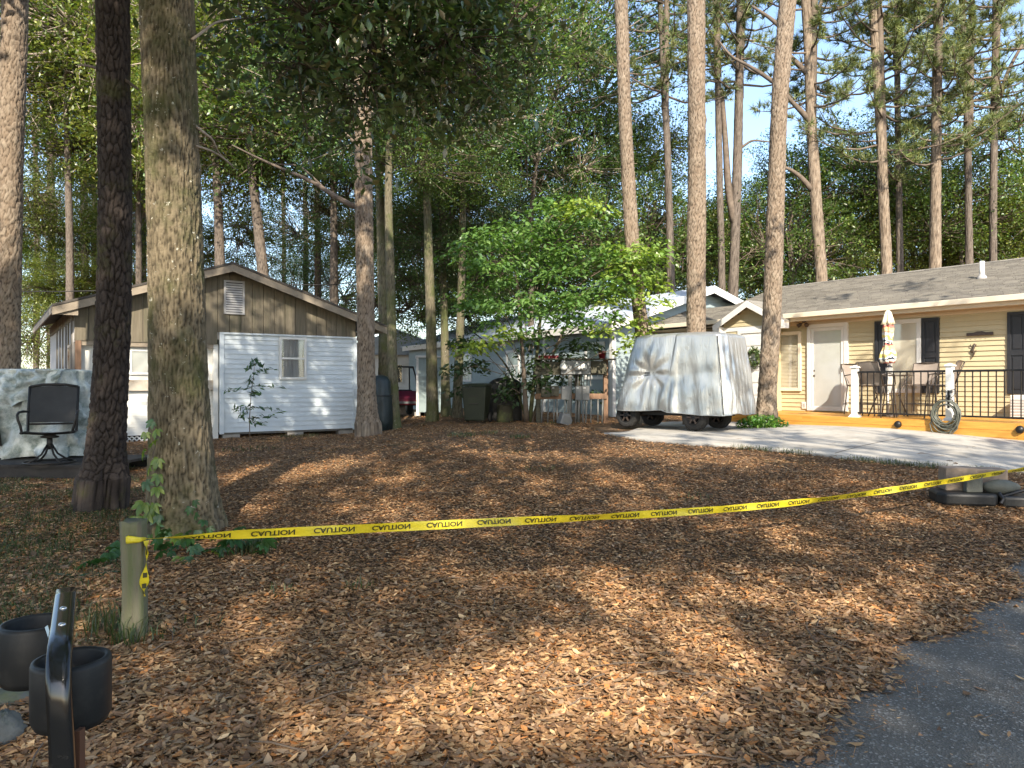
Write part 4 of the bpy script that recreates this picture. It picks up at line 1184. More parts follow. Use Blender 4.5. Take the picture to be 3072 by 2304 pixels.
# left side wall
sw = MB().box(XL - 0.02, XL, 0.1, 7, 0.0, 2.75).obj('side_panel', MAT['greypanel'], shed)
for k, yy in enumerate((0.12, 0.9, 1.5, 2.4, 3.2, 4.2)):
    MB().box(XL - 0.045, XL - 0.018, yy, yy + (0.12 if k % 2 else 0.22), 0.0, 2.75).obj('batten', MAT['darkbatten' if k % 2 == 0 else 't111'], sw)
sf = MB().box(XL - 0.06, XL - 0.021, 0.30, 0.36, 1.0, 2.0).box(XL - 0.06, XL - 0.021, 0.8, 0.86, 1.0, 2.0).box(XL - 0.06, XL - 0.021, 0.36, 0.8, 1.94, 2.0).obj('side_window_frame', MAT['rustboard'], sw)
MB().box(XL - 0.03, XL - 0.022, 0.36, 0.8, 1.0, 1.94).obj('pane', MAT['glass'], sf)
MB().box(XL - 0.04, XL - 0.002, 0.05, 6.9, 2.5, 2.78).obj('frieze_board', MAT['t111'], sw)
# underside
for x_ in (0.05, 1.6, XR - 0.45):
    MB().box(x_, x_ + 0.4, 0.03, 0.22, -0.38, -0.04).obj('pier_block', MAT['block'], shed)
MB().box(-0.02, XR, 0.02, 0.14, -0.05, -0.002).obj('sill_beam', MAT['darkbatten'], shed)

# ================================================================== the beige house
H = Fr((8.24, 19.5, 0.90), R(-54))
house = thing('beige_house', 'beige vinyl sided house with shingled roof, dark shutters and white doors', 'house', H.o, H.a)
GUT = 3.47 - H.o.z
X0, X1 = -4.0, 9.0
hw = MB().box(X0, X1, 0.0, 0.2, -0.6, GUT - 0.05).box(X1 - .2, X1, 0.2, 7, -0.6, GUT).box(X0, X0 + .2, 0.2, 7, -0.6, GUT).box(X0, X1, 6.8, 7.0, -.6, GUT).obj('wall', MAT['beige'], house)
lap(hw, MAT['beige'], -1.6, X1, -0.02, GUT - 0.16, 0.112, 0.0)
SO = 0.45
def hroof(d):
    return GUT - 0.02 + 0.335 * d
RL = 3.95
roofm = MB()
roofm.hexa([(X0, -SO, hroof(0) - .1), (X1 + .3, -SO, hroof(0) - .1), (X1 + .3, RL - SO, hroof(RL) - .1), (X0, RL - SO, hroof(RL) - .1), (X0, -SO, hroof(0)), (X1 + .3, -SO, hroof(0)), (X1 + .3, RL - SO, hroof(RL)), (X0, RL - SO, hroof(RL))])
roofm.hexa([(X0, RL - SO, hroof(RL) - .1), (X1 + .3, RL - SO, hroof(RL) - .1), (X1 + .3, 2 * RL - SO, hroof(0) - .1), (X0, 2 * RL - SO, hroof(0) - .1), (X0, RL - SO, hroof(RL)), (X1 + .3, RL - SO, hroof(RL)), (X1 + .3, 2 * RL - SO, hroof(0)), (X0, 2 * RL - SO, hroof(0))])
rf = roofm.obj('roof', MAT['shingle'], house)
def courses(parent, xa, xb, d1, zf, y0=-SO, ex=0.14, slope=0.335):
    step = ex / math.sqrt(1 + slope * slope)
    k = 0; d = 0.0
    while d < d1 - 0.02:
        e = min(d + step * 1.15, d1)
        a, b = y0 + d, y0 + e
        za, zb = zf(d), zf(e)
        j = random.uniform(-0.002, 0.003)
        MB().hexa([(xa, a, za + 0.002), (xb, a, za + 0.002), (xb, b, zb + 0.001), (xa, b, zb + 0.001), (xa, a, za + 0.028 + j), (xb, a, za + 0.028 + j), (xb, b, zb + 0.005), (xa, b, zb + 0.005)]).obj('shingle_course', MAT['shingle'], parent)
        d += step; k += 1
courses(rf, X0 - 0.02, X1 + .32, RL, hroof)
MB().hexa([(X0, RL - SO - .12, hroof(RL - .12) + .02), (X1 + .3, RL - SO - .12, hroof(RL - .12) + .02), (X1 + .3, RL - SO + .12, hroof(RL - .12) + .02), (X0, RL - SO + .12, hroof(RL - .12) + .02), (X0, RL - SO - .005, hroof(RL) + .03), (X1 + .3, RL - SO - .005, hroof(RL) + .03), (X1 + .3, RL - SO + .005, hroof(RL) + .03), (X0, RL - SO + .005, hroof(RL) + .03)]).obj('ridge_cap', MAT['shingle'], rf)
MB().box(-1.0, X1 + .3, -SO - 0.10, -SO - 0.005, GUT - 0.13, GUT - 0.005).obj('gutter', MAT['gutter'], rf, bevel=0.012)
MB().box(-1.0, X1 + .3, -SO, -SO + 0.02, GUT - 0.22, GUT - 0.131).obj('fascia', MAT['soffit'], rf)
MB().box(X0, X1 + .3, -SO + 0.02, 0.0, GUT - 0.20, GUT - 0.18).obj('soffit', MAT['soffit'], rf)
MB().box(-1.2, X1, -0.04, 0.0, GUT - 0.30, GUT - 0.20).obj('frieze', MAT['soffit'], hw)
# left wing
D2 = 1.8
wr = MB()
WX = -7.4
wr.hexa([(WX, -SO, hroof(0) - .1), (X0, -SO, hroof(0) - .1), (X0, D2 - SO, hroof(D2) - .1), (WX, D2 - SO, hroof(D2) - .1), (WX, -SO, hroof(0)), (X0, -SO, hroof(0)), (X0, D2 - SO, hroof(D2)), (WX, D2 - SO, hroof(D2))])
wr.hexa([(WX, D2 - SO, hroof(D2) - .1), (X0, D2 - SO, hroof(D2) - .1), (X0, 2 * D2 - SO, hroof(0) - .1), (WX, 2 * D2 - SO, hroof(0) - .1), (WX, D2 - SO, hroof(D2)), (X0, D2 - SO, hroof(D2)), (X0, 2 * D2 - SO, hroof(0)), (WX, 2 * D2 - SO, hroof(0))])
wro = wr.obj('wing_roof', MAT['shingle'], house)
courses(wro, WX - 0.02, X0, D2, hroof)
MB().box(WX, -3.0, -SO - 0.10, -SO - 0.005, GUT - 0.13, GUT - 0.005).obj('gutter', MAT['gutter'], wro, bevel=0.012)
MB().box(WX, -3.0, -SO + 0.0, 1.0, GUT - 0.20, GUT - 0.18).obj('soffit', MAT['soffit'], wro)
ww = MB().box(WX + .3, X0, 1.0, 1.2, -0.6, GUT).box(WX + .3, WX + .5, 1.2, 3.1, -0.6, GUT - .1).obj('wing_wall', MAT['beige'], house)
lap(ww, MAT['beige'], WX + .3, X0, 0.6, GUT - 0.2, 0.112, 1.0)
# entry gable
gy = -0.5
gl, gr = H.x(718, gy), H.x(789, gy)
gm = (gl + gr) / 2
gez = (H.z(718, 324.6, gy) + H.z(789, 324.6, gy)) / 2
gaz = H.z(754.5, 302, gy)
gsl = (gaz - gez) / ((gr - gl) / 2)
gb = MB()
gbr = H.x(771, gy)
gb.prism([(gl + .2, -0.6), (gbr, -0.6), (gbr, gez - .05), (gr - .2, gez - .04), (gm, gaz - .12), (gl + .2, gez - .02)], gy, gy + 0.12)
gb.box(gl + .2, gl + .3, gy + .12, 0, -0.6, gez); gb.box(gbr - .1, gbr, gy + .12, 0, -.6, gez - .06)
gbo = gb.obj('entry_gable', MAT['beige'], house)
def gtop(z, a, b):
    if z < gez - 0.05: return a, b
    h_ = (gaz - 0.1 - z) / gsl
    return max(a, gm - h_), min(b, gm + h_)
lap(gbo, MAT['beige'], gl + .21, gbr - .01, 1.2, gaz - .1, 0.112, gy, top=gtop)
gr_m = MB()
for sx_ in (-1, 1):
    e_ = gm + sx_ * (gr - gl) / 2
    a, b = (e_, gm) if sx_ < 0 else (gm, e_)
    za, zb = (gez, gaz) if sx_ < 0 else (gaz, gez)
    gr_m.hexa([(a, gy - .22, za), (b, gy - .22, zb), (b, 1.6, zb), (a, 1.6, za), (a, gy - .22, za + .05), (b, gy - .22, zb + .05), (b, 1.6, zb + .05), (a, 1.6, za + .05)])
gro = gr_m.obj('entry_roof', MAT['shingle'], house)
for sx_ in (-1, 1):
    e_ = gm + sx_ * (gr - gl) / 2
    a, b = (e_, gm) if sx_ < 0 else (gm, e_)
    za, zb = (gez, gaz) if sx_ < 0 else (gaz, gez)
    MB().hexa([(a, gy - .245, za - .15), (b, gy - .245, zb - .15), (b, gy - .222, zb - .15), (a, gy - .222, za - .15), (a, gy - .245, za + .03), (b, gy - .245, zb + .03), (b, gy - .222, zb + .03), (a, gy - .222, za + .03)]).obj('barge_board', MAT['white'], gro)
    MB().hexa([(a, gy - .22, za - .03), (b, gy - .22, zb - .03), (b, gy, zb - .03), (a, gy, za - .03), (a, gy - .22, za - .005), (b, gy - .22, zb - .005), (b, gy, zb - .005), (a, gy, za - .005)]).obj('soffit', MAT['soffit'], gro)
MB().box(gl, gl + .22, gy - .24, gy, gez - .17, gez - 0.02).obj('eave_return', MAT['white'], gro)
MB().box(gr - .22, gr, gy - .24, gy, gez - .17, gez - 0.02).obj('eave_return', MAT['white'], gro)
MB().box(gl + .2, gr - .2, gy - .03, gy - .001, gez - .16, gez - .05).obj('frieze', MAT['white'], gbo)
MB().box(gl + .17, gl + .30, gy - .028, gy + .1, -0.6, gez - .16).obj('corner_trim', MAT['white'], gbo)
MB().box(gbr - .1, gbr + .02, gy - .028, gy + .1, -0.6, gez - .16).obj('corner_trim', MAT['white'], gbo)
d0, d1 = H.x(738.5, gy), H.x(767, gy)
dz1 = H.z(750, 330, gy)
dr = MB().box(d0 + .09, d1 - .09, gy - .028, gy - .022, -0.05, dz1 - .09).obj('front_door', MAT['white'], house)
ring(d0, d1, -0.1, dz1, 0.09, gy - .05, gy - .001).obj('door_frame', MAT['white'], dr)
for k in range(6):
    zz = 0.06 + k * 0.34
    MB().box(d0 + .15, d1 - .15, gy - .040, gy - .0285, zz, zz + 0.27).obj('door_panel', MAT['white'], dr, bevel=0.006)
# storm door on the deck
q0, q1 = H.x(808.4), H.x(848.9)
qz1 = H.z(829, 323.5)
sd = MB().box(q0 + .10, q1 - .10, -0.045, -0.035, 0.03, qz1 - .1).obj('storm_door', MAT['white'], house)
ring(q0, q1, 0.0, qz1, 0.10, -0.075, -0.001).obj('door_frame', MAT['white'], sd, bevel=0.005)
ring(q0 + .11, q1 - .11, 0.03, qz1 - .11, 0.07, -0.065, -0.046).obj('storm_frame', MAT['white'], sd, bevel=0.004)
MB().box(q0 + .18, q1 - .18, -0.056, -0.052, 0.12, qz1 - .19).obj('pane', MAT['glass'], sd)
MB().tube([(q1 - .15, -0.065, 1.02), (q1 - .15, -0.10, 1.04), (q1 - .15, -0.10, 1.16), (q1 - .15, -0.065, 1.18)], 0.010, 6).obj('handle', MAT['brownmetal'], sd, True)
MB().blob((q0 + .2, -0.05, 0.92), .03, .03, .03).obj('door_knob', MAT['brownmetal'], sd, True)
MB().blob((q0 + .2, -0.05, 1.05), .025, .02, .025).obj('deadbolt', MAT['brownmetal'], sd, True)
# blind window left of it
b0, b1 = H.x(776), H.x(802)
bz0, bz1 = H.z(795, 391), H.z(795, 331.5)
bw = ring(b0, b1, bz0, bz1, 0.085, -0.07, -0.001).obj('window', MAT['gutter'], house, bevel=0.005)
MB().box(b0 + .08, b1 - .08, -0.058, -0.054, bz0 + .08, bz1 - .08).obj('pane', MAT['glass'], bw)
bl = MB()
n_ = 38
for k in range(n_):
    zz = bz0 + .09 + k * (bz1 - bz0 - .18) / n_
    bl.hexa([(b0 + .09, -0.050, zz), (b1 - .09, -0.050, zz), (b1 - .09, -0.048, zz), (b0 + .09, -0.048, zz), (b0 + .09, -0.037, zz + .022), (b1 - .09, -0.037, zz + .022), (b1 - .09, -0.035, zz + .022), (b0 + .09, -0.035, zz + .022)])
bl.obj('blind', MAT['blind'], bw)
MB().box(b0 + .08, b1 - .08, -0.033, -0.028, bz0 + .08, bz1 - .08).obj('backing', MAT['soffit'], bw)
# shuttered window
s0, s1 = H.x(889), H.x(922)
sz1 = H.z(905, 319.5); sz0 = H.z(905, 393)
sw_ = ring(s0, s1, sz0, sz1, 0.10, -0.06, -0.001).obj('window', MAT['white'], house, bevel=0.005)
MB().box(s0 + .10, s1 - .10, -0.048, -0.044, sz0 + .1, sz1 - .1).obj('pane', MAT['glass'], sw_)
MB().box(s0 + .10, s1 - .10, -0.036, -0.030, sz0 + .1, sz1 - .1).obj('shade', MAT['gutter'], sw_)
def shutter(xa, xb, za, zb):
    sh = ring(xa, xb, za, zb, 0.07, -0.055, -0.002).obj('shutter', MAT['shutter'], house, bevel=0.004)
    zc = (za + zb) / 2
    MB().box(xa + .07, xb - .07, -0.055, -0.002, zc - .05, zc + .05).obj('rail', MAT['shutter'], sh)
    for a, b in ((za + .07, zc - .05), (zc + .05, zb - .07)):
        MB().box(xa + .07, xb - .07, -0.036, -0.004, a, b).obj('back_panel', MAT['shutter'], sh)
        MB().box(xa + .105, xb - .105, -0.049, -0.0355, a + .035, b - .035).obj('raised_panel', MAT['shutter'], sh, bevel=0.012)
shutter(H.x(875.5), H.x(889) - 0.01, sz0, sz1)
shutter(H.x(922) + .01, H.x(940), sz0, sz1)
shutter(H.x(1008), H.x(1028), sz0, sz1)
nw = ring(H.x(1028) + .01, H.x(1028) + 1.0, sz0, sz1, 0.10, -0.06, -0.001).obj('window', MAT['white'], house)
MB().box(H.x(1028) + .1, H.x(1028) + .9, -0.048, -0.044, sz0 + .1, sz1 - .1).obj('pane', MAT['glass'], nw)
MB().box(H.x(1028) + .1, H.x(1028) + .9, -0.036, -0.030, sz0 + .1, sz1 - .1).obj('shade', MAT['gutter'], nw)
# outlet
ox = H.x(805)
ou = MB().box(ox - .07, ox + .07, -0.05, -0.02, 0.04, 0.22).obj('outlet_box', MAT['white'], house, bevel=0.006)
MB().box(ox - .03, ox + .03, -0.056, -0.05, 0.08, 0.18).obj('outlet_cover', MAT['greypanel'], ou)
# vent pipe on the roof
dv = 2.0
vx = H.x(982, dv - SO)
vp = MB().lathe([(0.055, -0.1), (0.055, 0.42), (0.045, 0.42), (0.045, 0.3)], 14, (vx, dv - SO, hroof(dv))).obj('vent_pipe', MAT['white'], rf, True)
MB().lathe([(0.13, -0.04), (0.10, 0.05), (0.062, 0.10), (0.06, 0.11)], 14, (vx, dv - SO, hroof(dv))).obj('pipe_boot', MAT['greypanel'], vp, True)

# floodlight under the soffit
fl = thing('floodlight', 'small dark twin floodlight under the soffit above the storm door', 'light', H.w(H.x(804, -.12), -0.12, GUT - 0.26), H.a)
MB().lathe([(0.055, 0.0), (0.055, 0.03)], 12, (0, 0, 0.04)).obj('base', MAT['brownmetal'], fl)
for sx_ in (-1, 1):
    MB().tube([(0, 0, 0.04), (sx_ * .06, -.02, 0.0)], 0.012, 6).obj('arm', MAT['brownmetal'], fl)
    hd = MB().lathe([(0.02, 0.0), (0.045, 0.03), (0.055, 0.12), (0.045, 0.125), (0.0, 0.115)], 12).obj('lamp_head', MAT['brownmetal'], fl, True)
    hd.location = (sx_ * 0.06, -.02, 0.0); hd.rotation_euler = (R(125), 0, sx_ * R(50))
# sign, gecko
kx = H.x(980, -.03)
ks = thing('wall_plaque', 'small dark iron plaque with hooks on the beige siding', 'plaque', H.w(kx, -0.045, H.z(980, 334, -.03)), H.a)
MB().box(-.27, .27, -.012, .01, -.035, .035).obj('plate', MAT['brownmetal'], ks, bevel=0.004)
MB().prism([(-.12, .036), (.12, .036), (.05, .06), (-.05, .06)], -.01, .008).obj('crest', MAT['brownmetal'], ks)
for k in range(5):
    MB().tube([(-.2 + .1 * k, -.012, -.02), (-.2 + .1 * k, -.04, -.03), (-.2 + .1 * k, -.045, -.01)], 0.006, 5).obj('hook', MAT['brownmetal'], ks)
gk = thing('wall_gecko', 'thin metal gecko ornament on the beige siding below the plaque', 'ornament', H.w(H.x(973.5, -.03), -0.035, H.z(973.5, 351, -.03)), H.a)
MB().tube([(0.02, 0, .16), (0.02, -.01, .10), (-.01, -.012, .02), (.015, -.012, -.06), (-.01, -.01, -.12), (-.05, 0, -.18)], [.018, .022, .026, .022, .012, .004], 8).obj('body', MAT['brownmetal'], gk, True)
for s_, zz in ((1, .08), (-1, .08), (1, -.05), (-1, -.05)):
    MB().tube([(0, -.01, zz), (s_ * .05, -.01, zz + .03), (s_ * .06, -.005, zz + .07)], .008, 5).obj('leg', MAT['brownmetal'], gk)
# wreath
wrt = thing('wreath', 'dark green leafy wreath hanging on the white front door', 'wreath', H.w(H.x(754, gy - .08), gy - 0.08, H.z(754, 357, gy)), H.a)
MB().tube([(.2 * math.cos(a), 0, .2 * math.sin(a)) for a in np.linspace(0, 2 * math.pi, 20, endpoint=False)], 0.03, 6, closed=True).obj('ring', MAT['limb'], wrt)
n_ = 420
a_ = RNG.random(n_) * 2 * np.pi
cpos = np.stack([(.2 + .05 * RNG.standard_normal(n_)) * np.cos(a_), -.03 + .04 * RNG.standard_normal(n_), (.2 + .05 * RNG.standard_normal(n_)) * np.sin(a_)], -1)
dd = RNG.standard_normal((n_, 3)); dd /= np.linalg.norm(dd, axis=1, keepdims=True)
ss = np.cross(dd, RNG.standard_normal((n_, 3))); ss /= np.linalg.norm(ss, axis=1, keepdims=True)
V, Fc = leaves4(cpos, np.full(n_, .10), np.full(n_, .035), dd, ss, np.cross(dd, ss), np.full(n_, .1))
put('foliage', np_mesh('wreath_leaves', V, Fc, MAT['bigleaf'], np.repeat(leaf_cols(n_, GREEN['dark'][0], GREEN['dark'][1]), 4, 0)), wrt)

# ================================================================== deck
DY = -2.4
deck = thing('deck', 'orange stained wooden deck with white posts and black railing', 'deck', H.o - Vector((0, 0, 0.03)), H.a)
DL, DR = -1.35, 9.0
nb = 17
for k in range(nb):
    a = DY + k * (-DY - 0.02) / nb
    MB().box(DL, DR, a + .004, a + (-DY - 0.02) / nb - .004, -0.035, 0.0).obj('deck_board', MAT['deck'], deck)
for k in range(4):
    zt = -0.001 - k * 0.142
    for xa, xb in ((DL, H.x(803, DY)), (H.x(803, DY) + .004, 5.2), (5.204, DR)):
        MB().box(xa, xb, DY - 0.032 - random.uniform(0, .003), DY - 0.001, zt - 0.138, zt - (0.0 if k else 0.0)).obj('fascia_board', MAT['deck'], deck, bevel=0.004)
MB().box(DL, DL + 0.03, DY, 0, -0.6, -0.04).obj('side_skirt', MAT['deck'], deck)
px1, px2, px3 = H.x(855, DY + .12), H.x(950, DY + .12), 6.6
PH = 1.13
for k, pxx in enumerate((px1, px2, px3, 8.9)):
    po = MB().box(pxx - .062, pxx + .062, DY + .06, DY + .184, 0, PH - .05).obj('post', MAT['white'], deck, bevel=0.006)
    MB().box(pxx - .085, pxx + .085, DY + .036, DY + .208, PH - .05, PH - .02).obj('post_cap', MAT['white'], po, bevel=0.008)
    MB().hexa([(pxx - .075, DY + .046, PH - .02), (pxx + .075, DY + .046, PH - .02), (pxx + .075, DY + .198, PH - .02), (pxx - .075, DY + .198, PH - .02), (pxx - .01, DY + .112, PH + .015), (pxx + .01, DY + .112, PH + .015), (pxx + .01, DY + .132, PH + .015), (pxx - .01, DY + .132, PH + .015)]).obj('cap_peak', MAT['white'], po)
    MB().hexa([(pxx - .105, DY + .018, 0.001), (pxx + .105, DY + .018, 0.001), (pxx + .105, DY + .226, .001), (pxx - .105, DY + .226, .001), (pxx - .07, DY + .05, .06), (pxx + .07, DY + .05, .06), (pxx + .07, DY + .194, .06), (pxx - .07, DY + .194, .06)]).obj('post_base', MAT['white'], po)
bal = MB().box(-.009, .009, -.009, .009, 0.10, 0.98).mesh('baluster', MAT['black'])
for xa, xb in ((px1, px2), (px2, px3), (px3, 8.9)):
    rl = MB().box(xa + .06, xb - .06, DY + .098, DY + .146, 0.97, 1.01).obj('top_rail', MAT['black'], deck, bevel=0.004)
    MB().box(xa + .06, xb - .06, DY + .104, DY + .140, 0.08, 0.115).obj('bottom_rail', MAT['black'], deck, bevel=0.003)
    nn = int(round((xb - xa) / 0.137))
    for k in range(1, nn):
        o = put('baluster', bal, deck)
        o.location = (xa + (xb - xa) * k / nn, DY + .122, 0)
for k, (u, lab) in enumerate(((775, 'small black dome light on the deck face beside the pine'), (899, 'small black dome light on the deck face left of the hose'), (1021, 'small black dome light on the deck face at the right edge'))):
    dl = thing('deck_light', lab, 'light', H.w(H.x(u, DY), DY - 0.033, -0.14 if k else -0.12), H.a, 'deck face lights')
    MB().lathe([(0.075, 0), (0.072, 0.03), (0.055, 0.06), (0.0, 0.075)], 16).obj('dome', MAT['black'], dl, True).rotation_euler = (R(90), 0, 0)

# ================================================================== the blue grey house
B = Fr((3.0, 23.0, 0.60), R(30))
bh = thing('blue_grey_house', 'blue grey sided house with ribbed metal roof behind the meter stand', 'house', B.o, B.a)
BE, BA = 3.45 - .6, 4.27
BL = 17.0
def broof(x):
    return BE + 0.325 * (BA - abs(x - BA))
bw_ = MB().box(0.35, 0.5, 0.35, BL, -0.3, BE + .05).prism([(0.35, -.3), (8.2, -.3), (8.2, BE + .05), (BA, broof(BA) - .15), (0.35, BE + .05)], 0.3, 0.45).obj('wall', MAT['bluegrey'], bh)
def btop(z, a, b):
    if z < BE: return a, b
    h_ = (broof(BA) - .2 - z) / 0.325
    return max(a, BA - h_), min(b, BA + h_)
lap(bw_, MAT['bluegrey'], 0.40, 8.15, 0.0, broof(BA) - .2, 0.18, 0.3, out=0.02, top=btop)
for k in range(16):
    z0_ = k * 0.18
    MB().hexa([(0.35 - .02, 0.4, z0_), (0.35 - .02, BL, z0_), (0.35, BL, z0_), (0.35, .4, z0_), (0.35 - .004, .4, z0_ + .185), (.35 - .004, BL, z0_ + .185), (.35, BL, z0_ + .185), (.35, .4, z0_ + .185)]).obj('siding_board', MAT['bluegrey'], bw_)
MB().box(0.30, 0.42, 0.25, 0.42, -.3, BE).obj('corner_trim', MAT['white'], bw_)
MB().box(0.32, 0.345, 4.2, 4.35, 0, BE).obj('corner_trim', MAT['white'], bw_)
br_ = MB()
for xa, xb in ((0.0, BA), (BA, 2 * BA)):
    br_.hexa([(xa, -.1, broof(xa)), (xb, -.1, broof(xb)), (xb, BL + .3, broof(xb)), (xa, BL + .3, broof(xa)), (xa, -.1, broof(xa) + .04), (xb, -.1, broof(xb) + .04), (xb, BL + .3, broof(xb) + .04), (xa, BL + .3, broof(xa) + .04)])
bro = br_.obj('roof', MAT['metalroof'], bh)
k = 0
yy = 0.0
rib = MB().hexa([(0, -.018, broof(0) + .041), (BA, -.018, broof(BA) + .041), (BA, .018, broof(BA) + .041), (0, .018, broof(0) + .041), (0, -.008, broof(0) + .066), (BA, -.008, broof(BA) + .066), (BA, .008, broof(BA) + .066), (0, .008, broof(0) + .066)]).mesh('rib', MAT['metalroof'])
while yy < BL:
    o = put('roof_rib', rib, bro); o.location = (0, yy, 0)
    yy += 0.23
MB().box(-0.02, 0.0, -.1, BL, BE - .20, BE + .03).obj('fascia', MAT['white'], bro)
MB().box(0.0, 0.34, .0, BL, BE - .12, BE - .10).obj('soffit', MAT['white'], bro)
for xa, xb in ((-0.02, BA), (BA, 2 * BA)):
    MB().hexa([(xa, -.125, broof(xa) - .20), (xb, -.125, broof(xb) - .20), (xb, -.101, broof(xb) - .20), (xa, -.101, broof(xa) - .20), (xa, -.125, broof(xa) + .05), (xb, -.125, broof(xb) + .05), (xb, -.101, broof(xb) + .05), (xa, -.101, broof(xa) + .05)]).obj('barge_board', MAT['white'], bro)
def side_win(ya, yb, za, zb):
    sw2 = MB()
    for a_, b_, c_, d_ in ((ya, yb, zb - .09, zb), (ya, yb, za, za + .09), (ya, ya + .09, za + .09, zb - .09), (yb - .09, yb, za + .09, zb - .09)):
        sw2.box(0.30, 0.345, a_, b_, c_, d_)
    o = sw2.obj('window', MAT['white'], bh)
    MB().box(0.318, 0.322, ya + .09, yb - .09, za + .09, zb - .09).obj('pane', MAT['glass'], o)
    MB().box(0.340, 0.346, ya + .09, yb - .09, za + .09, zb - .09).obj('backing', MAT['bluegrey'], o)
    for t_ in (.33, .66):
        MB().box(0.308, 0.317, ya + (yb - ya) * t_ - .012, ya + (yb - ya) * t_ + .012, za + .09, (za + zb) / 2).obj('muntin', MAT['white'], o)
    MB().box(0.306, 0.317, ya + .09, yb - .09, (za + zb) / 2 - .025, (za + zb) / 2 + .025).obj('meeting_rail', MAT['white'], o)
side_win(0.7, 1.75, 1.15, 2.35)
side_win(6.0, 7.0, 1.1, 2.3)
side_win(10.0, 11.0, 1.1, 2.3)
# ================================================================== golf cart under its cover
def silver_mat():
    m, t, p = _base('silver_cover_fabric')
    vec = _vec(t)
    c = _ramp(t, _noise(t, vec, 2.0, 5), [(0.3, (0.40, 0.405, 0.39)), (0.7, (0.50, 0.505, 0.485))])
    t.links.new(c, p.inputs['Base Color'])
    p.inputs['Roughness'].default_value = 0.30; p.inputs['Metallic'].default_value = 0.6
    ns = t.nodes.new('ShaderNodeTexNoise'); ns.inputs['Scale'].default_value = 5.0; ns.inputs['Detail'].default_value = 6; ns.inputs['Distortion'].default_value = 1.2
    mp = t.nodes.new('ShaderNodeMapping'); mp.inputs['Scale'].default_value = (2.2, 2.2, 0.45)
    t.links.new(vec, mp.inputs['Vector']); t.links.new(mp.outputs[0], ns.inputs['Vector'])
    _bump(t, p, ns.outputs['Fac'], 0.022, 0.8)
    return m
MAT['silver'] = silver_mat()
MAT['rubber'] = M('tyre_rubber', (0.022, 0.021, 0.02), 0.85, var=0.25, bump=0.004, bscale=30)
ca = Fr((3.64, 16.95, 0), math.atan2(0.69, -0.72))      # x runs to the cart's far left end, y towards the camera's left
cart_z = G(3.64, 16.95) + 0.035
cart = thing('golf_cart', 'golf cart parked under a wrinkled silver cover on the concrete', 'golf cart', (3.64, 16.95, cart_z), ca.a)
# local: +x = back left end, -x = right end, +y = towards the viewer's left (near side), -y = far side
XA, XB, HWb, HWt, ZB, ZT = -1.62, 1.12, 0.66, 0.60, 0.35, 2.02
nu, nv = 220, 44
_cr = np.random.default_rng(77)
CRK = [(_cr.normal(0, 1, 3), _cr.random() * 6.28, _cr.uniform(2.0, 7.0)) for _ in range(14)]
def crumple(x, y, z, f=1.0):
    """sharp random creases, about -0.5..0.5"""
    s_ = 0.0
    for (k, ph, w) in CRK:
        k = k / np.linalg.norm(k)
        s_ += (abs(math.sin((k[0] * x + k[1] * y + k[2] * z * 0.8) * w * f + ph)) - 0.64) / w
    return s_
def outline(f):
    """rounded rectangle walked once: returns unit position (-1..1) in x and y"""
    a = f * 2 * math.pi
    c_, s_ = math.cos(a), math.sin(a)
    k = (abs(c_) ** 12 + abs(s_) ** 12) ** (-1 / 12)
    return c_ * k, s_ * k
cr = np.random.default_rng(44)
folds = [(cr.random(), cr.uniform(0.015, 0.05), cr.uniform(0.006, 0.02), cr.uniform(-0.05, 0.05)) for _ in range(40)]
vs = []
for j in range(nv + 1):
    t_ = j / nv                       # 0 bottom hem .. 1 roof edge
    for i_ in range(nu):
        f = i_ / nu
        ux, uy = outline(f)
        xa = XA + 0.0 + (0.04 * t_); xb = XB - 0.46 * t_ ** 1.3
        if ux < 0: xa += 0.10 * t_ ** 1.4
        xx = (xa + xb) / 2 + ux * (xb - xa) / 2
        hw = HWb + (HWt - HWb) * t_
        yy = uy * hw
        w_ = 0.0
        for (f0, amp, wd_, sk) in folds:
            df = (f - f0 - sk * (1 - t_) + 0.5) % 1 - 0.5
            w_ += amp * math.exp(-(df / wd_) ** 2)
        w_ = w_ * (0.25 + 1.0 * (1 - t_)) + 0.010 * math.sin(f * 190 + 5 * t_) * (1 - t_) ** 0.5
        # the gathered strap on the near side
        dg = ((xx - 0.20) ** 2 + ((t_ - 0.52) * 1.7) ** 2)
        if uy > 0.6:
            w_ -= 0.09 * math.exp(-dg / 0.05)
            ang_ = math.atan2((t_ - 0.52) * 1.7, xx - 0.20)
            w_ += 0.018 * math.sin(ang_ * 9) * math.exp(-((math.sqrt(dg) - 0.3) / 0.22) ** 2)
        w_ += 0.035 * crumple(xx, yy, t_ * 1.7) * (1.15 - t_)
        nrm_ = Vector((ux ** 5, uy ** 5, 0)).normalized()
        zz = ZB + (ZT - ZB) * t_ + 0.02 * math.sin(f * 31) * (1 - t_) + (0.05 * (1 - t_) * (1 if ux > 0 else 0))
        vs.append((xx + nrm_.x * w_, yy + nrm_.y * w_, zz))
fs = [(j * nu + i_, j * nu + (i_ + 1) % nu, (j + 1) * nu + (i_ + 1) % nu, (j + 1) * nu + i_) for j in range(nv) for i_ in range(nu)]
top0 = nv * nu
prev = top0
for q in range(1, 7):
    s_ = (1, .965, .86, .68, .48, .28, .1)[q]
    base_i = len(vs)
    for i_ in range(nu):
        p_ = Vector(vs[top0 + i_])
        cx = -0.42
        vs.append((cx + (p_.x - cx) * s_, p_.y * s_, ZT + (0, .028, .055, .078, .095, .103, .105)[q] + 0.006 * math.sin(p_.x * 14 + p_.y * 9)))
    fs += [(prev + i_, prev + (i_ + 1) % nu, base_i + (i_ + 1) % nu, base_i + i_) for i_ in range(nu)]
    prev = base_i
